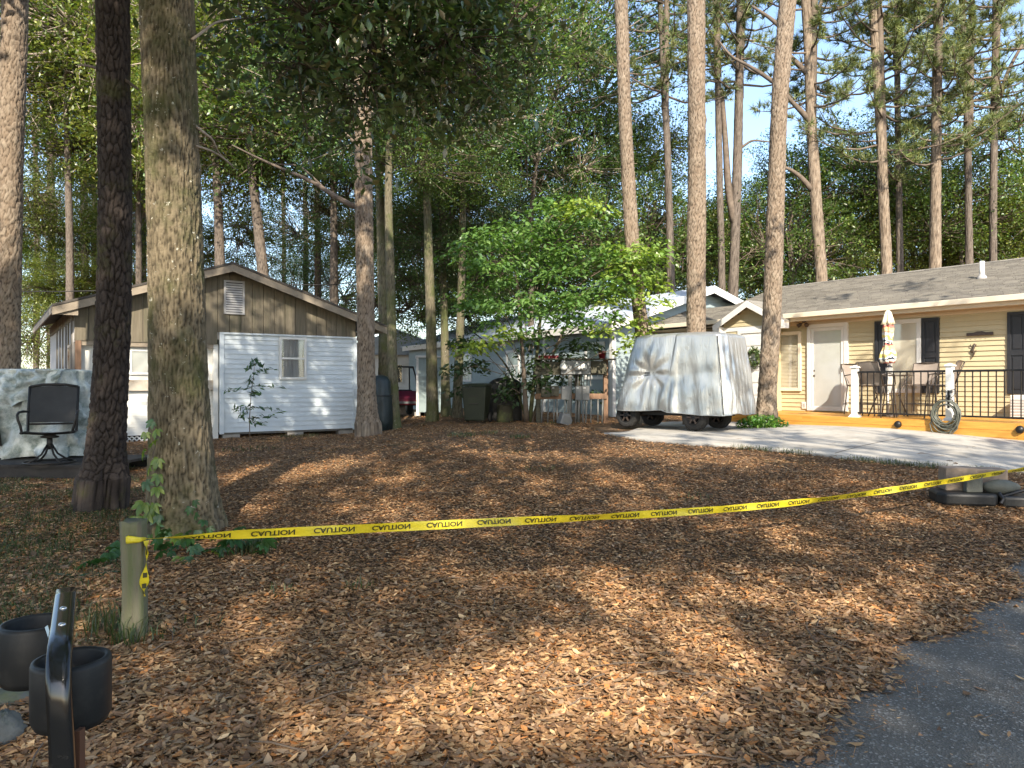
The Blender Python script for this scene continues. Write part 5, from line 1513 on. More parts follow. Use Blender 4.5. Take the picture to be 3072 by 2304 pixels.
fs.append(tuple(prev + i_ for i_ in range(nu)))
cov = MB().add(vs, fs).obj('cover', MAT['silver'], cart, True)
MB().box(-.76, -.50, 0.585, 0.615, 1.72, 1.80).obj('vent_flap', MAT['silver'], cov)
hem = [Vector(vs[i_]) * 1.0 for i_ in range(0, nu, 4)]
MB().tube([p_ + Vector((0, 0, 0.01)) for p_ in hem], 0.012, 5, closed=True).obj('hem', MAT['silver'], cov, True)
MB().tube([(-1.42, 0.60, 2.0), (-1.50, 0.64, 1.4), (-1.56, 0.66, 0.8), (-1.60, .67, .36)], 0.010, 5).obj('seam', MAT['black'], cov, True)
for zz in (1.22, 1.25, 1.19):
    MB().tube([(0.05, 0.60, zz), (0.2, 0.575, zz + 0.005), (0.36, 0.60, zz)], 0.008, 5).obj('strap', MAT['shutter'], cov)
wheel_tread = MB().lathe([(0.0, -.10), (.15, -.10), (.20, -.11), (.255, -.10), (.28, -.07), (.285, 0), (.28, .07), (.255, .10), (.20, .11), (.15, .10), (0, .10)], 40, wob=lambda q, z: 1 + (0.03 if (int(q * 40 / 6.2832) % 4 < 2) and abs(z) < 0.095 else 0)).mesh('tyre', MAT['rubber'])
rimm = MB().lathe([(0.0, 0.10), (.05, .115), (.06, .105), (.13, .09), (.155, .118), (.165, .10)], 24).mesh('rim', MAT['black'], True)
for (wx, wy) in ((0.87, 0.5), (-0.86, 0.5), (0.87, -0.5), (-0.86, -0.5)):
    wo = put('wheel', wheel_tread, cart)
    wo.location = (wx, wy, 0.285); wo.rotation_euler = (R(-90), 0, 0)
    put('rim', rimm, wo)
    for k in range(6):
        sp = MB().box(.05, .15, -.018, .018, .10, .118).obj('spoke', MAT['brownmetal'], wo); sp.rotation_euler = (0, 0, k * math.pi / 3)
MB().box(-1.3, 0.95, -.40, .40, .30, .55).obj('chassis', MAT['black'], cart)
MB().box(.83, .91, -.4, .4, .25, .33).box(-.90, -.82, -.4, .4, .25, .33).obj('axle', MAT['black'], cart)
# bush at the pine's foot
def bush_at(label, pos, rx, ry, h, n, lf, pal, name='shrub', cat='shrub'):
    rt = thing(name, label, cat, pos)
    r_ = np.random.default_rng(int(abs(pos[0]) * 100) + n)
    q = r_.standard_normal((n, 3)); q /= np.linalg.norm(q, axis=1, keepdims=True)
    q *= (r_.random(n) ** 0.4)[:, None]
    c_ = np.stack([q[:, 0] * rx, q[:, 1] * ry, np.abs(q[:, 2]) * h + 0.02], -1)
    yw = r_.random(n) * 6.283; pt = r_.normal(0.25, .45, n)
    d_ = np.stack([np.cos(yw) * np.cos(pt), np.sin(yw) * np.cos(pt), np.sin(pt)], -1)
    s_ = np.cross(np.stack([r_.normal(0, .5, n), r_.normal(0, .5, n), np.ones(n)], -1), d_); s_ /= np.linalg.norm(s_, axis=1, keepdims=True)
    L_ = lf * r_.uniform(.7, 1.3, n)
    V_, F_ = leaves4(c_, L_, L_ * .4, d_, s_, np.cross(d_, s_), np.full(n, .1))
    put('foliage', np_mesh('bush_leaves', V_, F_, MAT['leaf'], np.repeat(leaf_cols(n, pal[0], pal[1]), 4, 0)), rt)
    mb = MB()
    for k in range(9):
        a = k * 0.7
        mb.tube([(0.03 * math.cos(a), 0.03 * math.sin(a), -.03), (rx * .5 * math.cos(a), ry * .5 * math.sin(a), h * .6)], [.008, .004], 4)
    mb.obj('stem', MAT['limb'], rt)
    return rt
p_ = W(762, 423, 16.7); bush_at('low bright green plants at the foot of the pine by the deck', (p_.x, p_.y, G(p_.x, p_.y)), .62, .3, .30, 900, .10, GREEN['fresh'])

# ================================================================== patio set on the deck
MAT['sling'] = M('taupe_sling_fabric', (0.26, 0.215, 0.18), 0.85, var=0.1)
MAT['bronze'] = M('bronze_frame', (0.10, 0.08, 0.065), 0.45, 0.4, var=0.15)
MAT['tableglass'] = glass_mat('table_glass')
def bar_chair(label, x, y, rz, group='bar chairs on the deck'):
    p = H.w(x, y, -0.03)
    c = thing('bar_chair', label, 'chair', p, H.a + rz, group)
    # faces local -y ; back at +y
    MB().prism([(-.25, .70), (.25, .70), (.25, .72), (-.25, .72)], -.24, .22).obj('seat', MAT['sling'], c)
    vs_, fs_ = [], []
    for j in range(7):
        t_ = j / 6
        for i_ in range(7):
            s_ = i_ / 6 * 2 - 1
            vs_.append((s_ * (.24 + .015 * t_), .20 + .16 * t_ + .03 * (s_ * s_) * -1, .73 + .47 * t_))
    n0 = len(vs_)
    fs_ = [(j * 7 + i_, j * 7 + i_ + 1, (j + 1) * 7 + i_ + 1, (j + 1) * 7 + i_) for j in range(6) for i_ in range(6)]
    MB().add(vs_, fs_).obj('backrest', MAT['sling'], c, True)
    MB().tube([(-.26, .36, 1.20), (0, .335, 1.215), (.26, .36, 1.20)], .014, 6).obj('top_bar', MAT['bronze'], c)
    for sx in (-1, 1):
        MB().tube([(sx * .26, .17, .70), (sx * .265, .24, .9), (sx * .265, .36, 1.20)], .015, 6).obj('back_frame', MAT['bronze'], c, True)
        MB().tube([(sx * .25, -.24, .70), (sx * .25, .2, .70)], .014, 6).obj('seat_rail', MAT['bronze'], c)
        MB().tube([(sx * .27, .25, .93), (sx * .29, .0, .96), (sx * .29, -.17, .93), (sx * .27, -.22, .72)], .013, 6).obj('arm_rest', MAT['bronze'], c, True)
        MB().tube([(sx * .24, -.22, .70), (sx * .27, -.27, 0.0)], .015, 6).obj('leg', MAT['bronze'], c)
        MB().tube([(sx * .24, .18, .70), (sx * .27, .26, 0.0)], .015, 6).obj('leg', MAT['bronze'], c)
        MB().tube([(sx * .262, -.25, .28), (sx * .262, .235, .28)], .010, 5).obj('stretcher', MAT['bronze'], c)
    MB().tube([(-.262, -.25, .28), (.262, -.25, .28)], .012, 5).obj('foot_rail', MAT['bronze'], c)
    MB().tube([(-.262, .235, .28), (.262, .235, .28)], .010, 5).obj('stretcher', MAT['bronze'], c)
    return c
ux = H.x(888, -1.3)
bar_chair('taupe bar chair with its back to the railing, left of the umbrella', H.x(877, -1.95), -1.93, R(172))
bar_chair('taupe bar chair facing out beyond the table, right of the umbrella', H.x(921, -0.62), -0.62, R(8))
bar_chair('taupe bar chair seen from the side next to the hose post', H.x(941, -1.5), -1.45, R(-80))
bar_chair('taupe bar chair half hidden behind the left white post', H.x(859, -1.0), -0.9, R(78))
tb = thing('patio_table', 'bar height glass patio table under the closed umbrella', 'table', H.w(ux, -1.3, -0.03), H.a)
MB().lathe([(.50, .93), (.505, .935), (.505, .942), (.50, .945)], 32).obj('glass_top', MAT['tableglass'], tb)
MB().tube([(.49 * math.cos(a), .49 * math.sin(a), .92) for a in np.linspace(0, 6.283, 28, endpoint=False)], .014, 6, closed=True).obj('rim', MAT['bronze'], tb)
for k in range(4):
    a = k * math.pi / 2 + .78
    MB().tube([(.45 * math.cos(a), .45 * math.sin(a), .92), (.22 * math.cos(a), .22 * math.sin(a), .5), (.42 * math.cos(a), .42 * math.sin(a), 0)], .016, 6).obj('leg', MAT['bronze'], tb, True)
MB().tube([(.24 * math.cos(a), .24 * math.sin(a), .5) for a in np.linspace(0, 6.283, 20, endpoint=False)], .010, 5, closed=True).obj('brace', MAT['bronze'], tb)
for sx, nm in ((-.06, 'a'), (.16, 'b')):
    lt = thing('candle_lantern', 'small white framed lantern on the patio table %s' % ('left of the umbrella pole' if nm == 'a' else 'right of the umbrella pole'), 'lantern', H.w(ux + sx - .05, -1.58 + .12 * (nm == 'b'), 0.92), H.a)
    for qx in (-.045, .045):
        for qy in (-.045, .045):
            MB().tube([(qx, qy, 0), (qx, qy, .15)], .008, 4).obj('frame_post', MAT['white'], lt)
    MB().box(-.055, .055, -.055, .055, 0, .015).obj('base', MAT['white'], lt)
    MB().lathe([(.07, .15), (.05, .18), (.02, .20), (.0, .22)], 10).obj('top', MAT['shutter'], lt)
# closed umbrella
def stripe_mat():
    m, t, p = _base('striped_canvas')
    tc = t.nodes.new('ShaderNodeTexCoord'); sp = t.nodes.new('ShaderNodeSeparateXYZ'); t.links.new(tc.outputs['Object'], sp.inputs[0])
    nz = _noise(t, tc.outputs['Object'], 5.0, 2)
    ad = t.nodes.new('ShaderNodeMath'); ad.operation = 'MULTIPLY_ADD'; ad.inputs[1].default_value = 0.30
    t.links.new(nz, ad.inputs[0]); t.links.new(sp.outputs['Z'], ad.inputs[2])
    wv = t.nodes.new('ShaderNodeMath'); wv.operation = 'MULTIPLY'; wv.inputs[1].default_value = 2.4; t.links.new(ad.outputs[0], wv.inputs[0])
    fr = t.nodes.new('ShaderNodeMath'); fr.operation = 'FRACT'; t.links.new(wv.outputs[0], fr.inputs[0])
    C = [(0.0, (0.60, 0.47, 0.22)), (0.14, (0.58, 0.16, 0.13)), (0.30, (0.70, 0.66, 0.56)), (0.42, (0.03, 0.035, 0.05)), (0.50, (0.62, 0.66, 0.68)), (0.60, (0.68, 0.52, 0.16)), (0.74, (0.70, 0.66, 0.55)), (0.86, (0.62, 0.26, 0.18)), (0.93, (0.72, 0.60, 0.30))]
    r = t.nodes.new('ShaderNodeValToRGB'); r.color_ramp.interpolation = 'CONSTANT'
    e = r.color_ramp.elements
    while len(e) < len(C): e.new(.5)
    for el, (pp, cc) in zip(e, C):
        el.position = pp; el.color = (*cc, 1)
    t.links.new(fr.outputs[0], r.inputs[0]); t.links.new(r.outputs[0], p.inputs['Base Color'])
    p.inputs['Roughness'].default_value = 0.9
    return m
MAT['stripe'] = stripe_mat()
MAT['cream'] = M('cream_canvas', (0.66, 0.58, 0.40), 0.9, var=0.06)
um = thing('patio_umbrella', 'closed umbrella in red, yellow and navy striped canvas standing through the patio table', 'umbrella', H.w(ux, -1.3, -0.03), H.a)
uz0, uz1 = H.z(888, 364, -1.3) + .03, H.z(888, 311, -1.3) + .03
MB().tube([(0, 0, 0), (0, 0, uz1)], .02, 8).obj('pole', MAT['white'], um)
hh = uz1 - uz0
MB().lathe([(.12, uz0 + .02), (.15, uz0 + .10), (.14, uz0 + .22), (.085, uz0 + .42), (.075, uz0 + .50), (.095, uz0 + .62), (.10, uz0 + .80), (.085, uz0 + .98), (.04, uz1 - .1), (.02, uz1 - .04)], 48, wob=lambda q, z: 1 + .20 * math.sin(6 * q + 3 * z) + .10 * math.sin(11 * q - 7 * z)).obj('canopy', MAT['stripe'], um, True)
MB().lathe([(.13, uz1 - .30), (.11, uz1 - .22), (.06, uz1 - .03), (.02, uz1 + .02)], 48, wob=lambda q, z: 1 + .22 * math.sin(6 * q + 1)).obj('top_vent', MAT['cream'], um, True)
MB().lathe([(.085, uz0 + .44), (.085, uz0 + .48)], 24).obj('tie_strap', MAT['shutter'], um)
MB().lathe([(.22, 0.001), (.22, .03), (.08, .06), (.03, .10), (.03, .3)], 20).obj('base', MAT['bronze'], um)

# hose on the post
hp = H.w(px2, DY - 0.06, 0)
hz0 = H.z(947, 392, DY)
hs = thing('garden_hose', 'coiled dark garden hose hanging from the white deck post', 'hose', H.w(px2 + .01, DY + .03, 0), H.a)
MAT['hose'] = M('grey_green_hose', (0.10, 0.105, 0.085), 0.5, var=0.2)
hr = random.Random(3)
pts = []
zc = H.z(947, 413, DY)
for k in range(14 * 26):
    a = k / 26 * 2 * math.pi
    l_ = k / 26
    rr = .235 + .045 * math.sin(l_ * 2.1) + .02 * hr.uniform(-1, 1) * 0.3
    sag = .05 * math.sin(l_ * 1.7 + 1)
    pts.append((rr * math.cos(a) * .95 + .02 * math.sin(l_ * 3), -.12 + .045 * math.sin(l_ * 2.6 + .5), zc + rr * 1.08 * math.sin(a) - .03 - sag * (1 - math.sin(a)) * .6))
MB().tube(pts, .0125, 6).obj('coil', MAT['hose'], hs, True)
MB().tube([(.24, -.1, zc - .1), (.22, -.13, zc - .3), (.05, -.15, zc - .47), (-.12, -.15, zc - .49), (-.26, -.14, zc - .36), (-.30, -.12, zc - .22), (-.22, -.1, zc - .12)], .0125, 6).obj('loose_loop', MAT['hose'], hs, True)
MB().tube([(.2, -.14, zc - .22), (.08, -.16, zc - .42), (.02, -.17, zc - .5)], .0125, 6).obj('hose_end', MAT['hose'], hs, True)
hh_ = thing('hose_hanger', 'black wrought iron scroll hanger above the coiled hose', 'hanger', H.w(px2, DY + .06, zc + .2), H.a)
MB().box(-.02, .02, -.006, .0, -.1, .25).obj('back_plate', MAT['black'], hh_)
MB().tube([(-.16, -.16, .02), (-.12, -.12, .06), (0, -.1, .08), (.12, -.12, .06), (.16, -.16, .02)], .008, 5).obj('cradle', MAT['black'], hh_, True)
MB().tube([(0, 0, .1), (0, -.1, .08)], .008, 5).obj('bracket', MAT['black'], hh_)
for sx in (-1, 1):
    sp = [(sx * (.02 + .10 * t_ + .055 * t_ * math.cos(t_ * 9)), -.02, .08 + .16 * t_ + .05 * math.sin(t_ * 9)) for t_ in np.linspace(0, 1, 22)]
    MB().tube(sp, .006, 5).obj('scroll', MAT['black'], hh_, True)
    sp = [(sx * (.06 + .035 * (1 - t_) * math.cos(t_ * 12)), -.02, .22 + .035 * (1 - t_) * math.sin(t_ * 12)) for t_ in np.linspace(0, .9, 22)]
    MB().tube(sp, .006, 5).obj('scroll', MAT['black'], hh_, True)
ac = thing('air_conditioner', 'pale boxy unit on the deck at the right edge behind the railing', 'appliance', H.w(H.x(1020, -.35), -.35, -.03), H.a)
MB().box(-.12, .5, -.2, .2, .02, .5).obj('case', MAT['white'], ac, bevel=.02)
for k in range(6):
    MB().box(-.10, .48, -.208, -.2, .08 + .06 * k, .11 + .06 * k).obj('louvre', MAT['greypanel'], ac)
for k in (-.08, .46):
    MB().box(k - .02, k + .02, -.15, .15, .001, .02).obj('foot', MAT['black'], ac)
# ================================================================== yard things
MAT['greywood'] = M('weathered_green_grey_wood', (0.20, 0.18, 0.125), 0.9, var=0.28, scale=5, stretch=(8, 8, 0.5), bump=0.004, bscale=50, spec=0.15, dirt=(0.14, 0.15, 0.075), dscale=2.5, dlo=0.42, dhi=0.62)
MAT['tape'] = None
def tape_mat():
    m, t, p = _base('yellow_plastic_tape')
    vec = _vec(t)
    c = _ramp(t, _noise(t, vec, 3.0, 3), [(0.3, (0.66, 0.50, 0.02)), (0.7, (0.80, 0.66, 0.04))])
    t.links.new(c, p.inputs['Base Color']); p.inputs['Roughness'].default_value = 0.35
    _bump(t, p, _noise(t, vec, 9.0, 3), 0.01)
    return m
MAT['tape'] = tape_mat()
MAT['ink'] = M('black_ink', (0.05, 0.045, 0.012), 0.5, var=0.1)

# wooden post
pb = GH(134, 641)
post = thing('wooden_post', 'short weathered wooden post with caution tape tied to it', 'post', (pb.x, pb.y, G(pb.x, pb.y)), R(8))
pr = random.Random(5)
vs, fs = [], []
PHT, NR = 0.745, 26
for j in range(NR + 1):
    t_ = j / NR
    for k in range(24):
        a = 2 * math.pi * k / 24
        c_, s_ = math.cos(a), math.sin(a)
        q = (abs(c_) ** 6 + abs(s_) ** 6) ** (-1 / 6)
        rr = 0.066 * q * (1 + 0.02 * math.sin(5 * t_ + k)) * (1 - 0.03 * pr.random()) + (0.004 * math.sin(k * 2.6 + t_ * 3))
        vs.append((rr * c_ + 0.006 * math.sin(t_ * 4), rr * s_, -0.08 + (PHT + 0.08) * t_ + (0.012 * math.sin(k * .9) if j == NR else 0)))
for j in range(NR):
    for k in range(24):
        fs.append((j * 24 + k, j * 24 + (k + 1) % 24, (j + 1) * 24 + (k + 1) % 24, (j + 1) * 24 + k))
fs.append(tuple(NR * 24 + k for k in range(24)))
MB().add(vs, fs).obj('shaft', MAT['greywood'], post, True)

# caution tape: runs from the post off to the right
TA = Vector((pb.x + 0.075, pb.y - 0.02, CAMZ - (538 - HZ) / F * pb.y))
TB = Vector((7.2, 9.55, 0)); TB.z = CAMZ - (462 - HZ) / F * 9.55
tape = thing('caution_tape', 'yellow caution tape with black lettering stretched across the yard', 'tape', TA)
TL = (TB - TA).length
def tape_pt(s):
    """s in metres along the tape; returns centre, along, across"""
    t_ = s / TL
    def ctr(t_):
        p = TA.lerp(TB, t_)
        p.z -= 0.17 * 4 * t_ * (1 - t_) * (1 - 0.25 * t_) - 0.02 * math.sin(t_ * 9)
        return p
    c = ctr(t_)
    al = (ctr(min(1.05, t_ + .01)) - ctr(t_ - .01)).normalized()
    up = Vector((0, 0, 1)); up = (up - al * up.dot(al)).normalized()
    sd = al.cross(up)
    ang = 0.28 * math.sin(s * 2.3) + 0.22 * math.sin(s * 4.1 + 1) + 0.10 * math.sin(s * 9.7) + (1.35 * math.exp(-s / 0.22)) + 0.35 * t_
    ac = up * math.cos(ang) + sd * math.sin(ang)
    return c, al, ac, al.cross(ac)
def tape_w(s):
    return 0.0325 * (0.28 + 0.72 * min(1, s / 0.55))
nT = 170
vs, fs = [], []
for i_ in range(nT + 1):
    s = TL * i_ / nT
    c, al, ac, nn_ = tape_pt(s)
    w_ = tape_w(s)
    for q in (-1, -.5, 0, .5, 1):
        vs.append(c - TA + ac * w_ * q + nn_ * 0.004 * math.sin(s * 7 + q * 2) * (1 - abs(q)))
for i_ in range(nT):
    for q in range(4):
        a = i_ * 5 + q
        fs.append((a, a + 5, a + 6, a + 1))
MB().add(vs, fs).obj('band', MAT['tape'], tape, True)
# lettering, printed the other way up
cu = bpy.data.curves.new('lettering', 'FONT'); cu.body = 'CAUTION'; cu.size = 1.0; cu.offset = 0.026; cu.resolution_u = 3
tmp = bpy.data.objects.new('lettering', cu); col.objects.link(tmp)
dg = bpy.context.evaluated_depsgraph_get()
tm = bpy.data.meshes.new_from_object(tmp.evaluated_get(dg))
bpy.data.objects.remove(tmp)
co = np.array([v.co[:] for v in tm.vertices]); tf = [tuple(p.vertices) for p in tm.polygons]
co[:, 0] -= co[:, 0].min(); co[:, 1] -= co[:, 1].min()
txtw, txth = co[:, 0].max(), co[:, 1].max()
s = 0.22
while s < TL - 0.4:
    ln = 0.285
    mb = MB(); vv = []
    for x_, y_, _ in co:
        ss = s + x_ / txtw * ln
        c, al, ac, nn_ = tape_pt(ss)
        w_ = tape_w(ss)
        side = -1 if nn_.dot(Vector((0, -1, 0))) < 0 else 1
        vv.append(c - TA + ac * w_ * (0.62 - 1.12 * y_ / txth) + nn_ * side * 0.0065)
    mb.add(vv, tf).obj('word', MAT['ink'], tape)
    s += 0.41
# knot and hanging tail
mb = MB()
for k in range(3):
    mb.tube([TA - TA + Vector((-.10, .0, .012 * k - .01)), Vector((-.06, -.085, .01 * k)), Vector((-.01, -.05, .004 * k)), Vector((.005, .0, .0))], [.012, .016, .014, .010], 5)
mb.obj('knot', MAT['tape'], tape, True)
vs, fs = [], []
for i_ in range(31):
    t_ = i_ / 30
    a = 0.9 + 1.3 * math.sin(t_ * 7) + t_
    w_ = 0.017 + 0.010 * math.sin(t_ * 11)
    c = Vector((0.015 + 0.01 * math.sin(t_ * 5), -0.02 + 0.01 * math.cos(t_ * 6), -0.01 - 0.345 * t_))
    vs += [c + Vector((math.cos(a), math.sin(a), 0)) * w_, c - Vector((math.cos(a), math.sin(a), 0)) * w_]
for i_ in range(30):
    fs.append((2 * i_, 2 * i_ + 1, 2 * i_ + 3, 2 * i_ + 2))
MB().add(vs, fs).obj('tail', MAT['tape'], tape, True)
mb = MB()
for k in range(4):
    t_ = .16 + .2 * k
    a = 0.9 + 1.3 * math.sin(t_ * 7) + t_
    c = Vector((0.015 + 0.01 * math.sin(t_ * 5), -0.02 + 0.01 * math.cos(t_ * 6) - .002, -0.01 - 0.345 * t_))
    d_ = Vector((math.cos(a), math.sin(a), 0)) * .012
    n3 = Vector((d_.y, -d_.x, 0)).normalized() * .003
    if n3.y > 0: n3 = -n3
    mb.add([c - d_ + n3, c + d_ + n3, c + d_ + n3 - Vector((0, 0, .03)), c - d_ + n3 - Vector((0, 0, .03))], [(0, 1, 2, 3)])
mb.obj('tail_print', MAT['ink'], tape)
# far post that takes the other end, outside the frame
p2 = thing('tape_stake', 'wooden stake beyond the right edge holding the far end of the tape', 'stake', (TB.x + .03, TB.y, G(TB.x, TB.y)))
MB().box(-.03, .03, -.03, .03, -.1, TB.z - G(TB.x, TB.y) + .12).obj('shaft', MAT['greywood'], p2)

# ---- grab bar with cup holders, close to the camera
MAT['gloss_black'] = M('glossy_black_paint', (0.012, 0.012, 0.012), 0.16, var=0.1, spec=0.6, dirt=(0.05, 0.046, 0.04), dscale=30, dlo=.6, dhi=.75)
MAT['cup_black'] = M('matt_black_plastic', (0.011, 0.011, 0.011), 0.55, var=0.15, spec=0.4, dirt=(0.03, 0.028, 0.025), dscale=25, dlo=.5, dhi=.75)
MAT['chrome'] = M('steel_rivet', (0.6, 0.6, 0.6), 0.25, 0.9, var=0.05)
MAT['redwood'] = M('reddish_wood', (0.10, 0.042, 0.022), 0.7, var=0.2, stretch=(6, 6, .6))
cb = W(59, 700, 1.08)
gb_ = thing('cup_holder_bar', 'glossy black bent metal bar carrying two black cup holders', 'bar', (cb.x, cb.y, 0))
def local(u, v, y): return W(u, v, y) - gb_.location
Pt = [Vector((local(62, 770, 1.06).x + .004, 0, 0.0)), local(63, 770, 1.06), local(60, 715, 1.06), local(57, 672, 1.06), local(58.5, 655, 1.075), local(61, 640, 1.13), local(66, 592, 1.33)]
Q, _ = smooth_path([tuple(q) for q in Pt], 60)
# rounded strap cross section swept along the path
hw_, ht_ = 0.0165, 0.008
prof = []
for k in range(16):
    a = 2 * math.pi * k / 16
    c_, s_ = math.cos(a), math.sin(a)
    q = (abs(c_) ** 5 + abs(s_) ** 5) ** (-1 / 5)
    prof.append((c_ * q * hw_, s_ * q * ht_))
vs, fs = [], []
for i_, q in enumerate(Q):
    t_ = Vector(Q[min(i_ + 1, 59)]) - Vector(Q[max(i_ - 1, 0)]); t_.normalize()
    sx = Vector((1, 0.10, 0)); sx = (sx - t_ * sx.dot(t_)).normalized()
    ny_ = t_.cross(sx)
    for (a, b) in prof:
        vs.append(Vector(q) + sx * a + ny_ * b)
for i_ in range(59):
    for k in range(16):
        fs.append((i_ * 16 + k, i_ * 16 + (k + 1) % 16, (i_ + 1) * 16 + (k + 1) % 16, (i_ + 1) * 16 + k))
fs += [tuple(range(15, -1, -1)), tuple(59 * 16 + k for k in range(16))]
MB().add(vs, fs).obj('bar', MAT['gloss_black'], gb_, True)
for (u, v, y) in ((64.2, 613, 1.235), (63, 629.5, 1.17)):
    q = local(u, v, y)
    MB().blob(q + Vector((0, -.002, .0085)), .0058, .0058, .003, 12, 6).obj('rivet', MAT['chrome'], gb_, True)
MB().box(-.06, .06, -.06, .06, 0.0, 0.012).obj('base_plate', MAT['gloss_black'], gb_)
MB().box(.0195, .0275, .004, .018, .0, 1.098).obj('wood_strip', MAT['redwood'], gb_)
def cup(u, v, y, r, dep):
    c = local(u, v, y)
    cp = MB().lathe([(r * .9, -dep), (r, -dep + .012), (r, -.006), (r - .002, 0), (r - .008, .001), (r - .010, -.004), (r - .010, -dep + .01), (0.0, -dep + .01)], 40, c).obj('cup_holder', MAT['cup_black'], gb_, True)
    return cp
cup(71.5, 658, 1.15, .055, .097)
cup(36, 622, 1.30, .056, .10)
MB().tube([local(60, 650, 1.10), local(52, 640, 1.2), local(48, 628, 1.26)], .005, 6).obj('bracket', MAT['gloss_black'], gb_)

# rocks at the left edge
MAT['rock'] = M('mossy_grey_rock', (0.13, 0.13, 0.12), 0.95, var=0.25, scale=7, bump=0.015, bscale=14, dirt=(0.13, 0.14, 0.07), dscale=4)
def rock(label, u, v, rx, ry, rz, seed):
    p = GH(u, v)
    o = MB().blob((0, 0, 0), rx, ry, rz, 26, 18, .10, random.Random(seed)).obj('rock', MAT['rock'], None, True)
    o.location = (p.x, p.y, G(p.x, p.y) + rz * .45); o.rotation_euler = (.1, .15, seed)
    tag(o, label, 'rock')
rock('mossy grey rock behind the cup holders at the left edge', 22, 700, .16, .10, .05, 1)
rock('rounded grey stone at the left edge below the mossy rock', 2, 742, .09, .09, .09, 2)

# green hose piece and stone at the left
hp_ = [GH(u, v) for u, v in ((50, 577), (65, 577.5), (80, 578), (95, 576.5), (108, 575), (120, 574))]
MAT['greenhose'] = M('green_hose', (0.01, 0.09, 0.06), 0.4)
o = MB().tube([(p.x, p.y, p.z + .02) for p in hp_], .011, 8).obj('green_hose', MAT['greenhose'], None, True); tag(o, 'short run of dark green hose lying left of the wooden post', 'hose')

# ---- creeper on the oak and ground leaves
MAT['vine'] = leaf_mat('creeper_leaf', 0.35, 0.05, .4)
def palmate(pal):
    V_, F_, C_ = [], [], []
    for k, a in enumerate((-1.25, -.62, 0, .62, 1.25)):
        ln = (.55, .85, 1.0, .85, .55)[k]
        d_ = np.array([math.sin(a), -math.cos(a), 0]); s_ = np.array([math.cos(a), math.sin(a), 0])
        uv = [(.05, 0), (.4, .20), (.75, .17), (1, 0), (.75, -.17), (.4, -.20), (.38, 0), (.72, 0)]
        n0 = len(V_)
        c = pal[random.randrange(len(pal))] * random.uniform(.85, 1.2)
        for (x_, y_) in uv:
            V_.append(d_ * x_ * ln + s_ * y_ * ln + np.array([0, 0, abs(y_) * .35 - .22 * x_ * x_])); C_.append(c)
        F_ += [tuple(i + n0 for i in f) for f in T8]
    return np.array(V_), np.array(F_), np.array(C_)
leafm = []
for k in range(3):
    V_, F_, C_ = palmate([np.array(c) for c in ((0.16, 0.22, 0.03), (0.12, 0.19, 0.03), (0.20, 0.25, 0.04))] if k == 0 else [np.array(c) for c in ((0.035, 0.10, 0.03), (0.05, 0.12, 0.035), (0.04, 0.085, 0.025))])
    leafm.append(np_mesh('creeper_leaf', V_, F_, MAT['vine'], C_))
vine = thing('creeper_vine', 'five leafed creeper vine climbing the left side of the oak trunk', 'vine', W(158, 540, 7.1))
sp_ = [(152, 545), (153, 520), (154, 495), (156, 470), (153, 455), (157, 438), (152, 420)]
MB().tube([W(u, v, 7.12) - vine.location for u, v in sp_], .005, 5).obj('stem', MAT['limb'], vine)
def vleaf(parent, u, v, y, s, k, tilt=1.1, yaw=None):
    o = put('leaf', leafm[k], parent)
    o.location = W(u, v, y) - parent.location
    o.scale = (s, s, s)
    o.rotation_euler = (random.gauss(tilt, .25), random.gauss(0, .3), yaw if yaw is not None else random.gauss(0, .5))
vr = random.Random(8)
for (u, v, s, k) in ((154, 421, .10, 1), (158, 429, .11, 0), (146, 432, .09, 0), (157, 440, .12, 0), (144, 449, .12, 0), (159, 458, .13, 0), (151, 466, .12, 0), (158, 474, .12, 0), (145, 481, .12, 1), (157, 487, .12, 0), (144, 502, .15, 0), (155, 503, .14, 0), (149, 512, .14, 0), (160, 514, .13, 1), (136, 516, .14, 0), (128, 518, .15, 0), (142, 524, .16, 1), (158, 524, .16, 1), (166, 530, .15, 1), (150, 534, .17, 1), (172, 536, .15, 1), (160, 545, .16, 1), (195, 500, .08, 2), (191, 507, .09, 2), (198, 513, .09, 2), (204, 520, .09, 2), (209, 527, .08, 2), (198, 530, .09, 1)):
    vleaf(vine, u, v, 7.08 if u < 180 else 7.02, s, k)
gc = thing('ground_creeper', 'dark green creeper leaves spreading at the foot of the oak behind the tape', 'creeper', GH(215, 552))
MB().tube([GH(u, v) - gc.location + Vector((0, 0, .03)) for u, v in ((170, 552), (200, 552), (230, 550), (262, 548))], .005, 5).obj('stem', MAT['limb'], gc)
for k in range(42):
    u, v = vr.uniform(155, 268), vr.uniform(541, 563)
    p = GH(u, v)
    if road_s(p.x, p.y) > 0: continue
    o = put('leaf', leafm[1 + (k % 2) if k % 9 else 0], gc)
    o.location = p - gc.location + Vector((0, 0, vr.uniform(.03, .16))); s = vr.uniform(.10, .16); o.scale = (s, s, s)
    o.rotation_euler = (vr.gauss(.5, .3), vr.gauss(0, .3), vr.uniform(0, 6.28))
gc2 = thing('ground_creeper', 'few dark green creeper leaves on the ground left of the wooden post', 'creeper', GH(110, 565))
for k, (u, v) in enumerate(((118, 558), (108, 562), (125, 566), (112, 556), (100, 568), (88, 571), (120, 550))):
    o = put('leaf', leafm[1], gc2); p = GH(u, v)
    o.location = p - gc2.location + Vector((0, 0, .08)); o.scale = (.15,) * 3; o.rotation_euler = (.5, 0, k)
tuft_x, tuft_y = [], []
for (u, v) in ((255, 552), (262, 549), (245, 555)):
    p = GH(u, v); a, b = patch(p.x, p.y, .16, .1, 90); tuft_x.append(a); tuft_y.append(b)
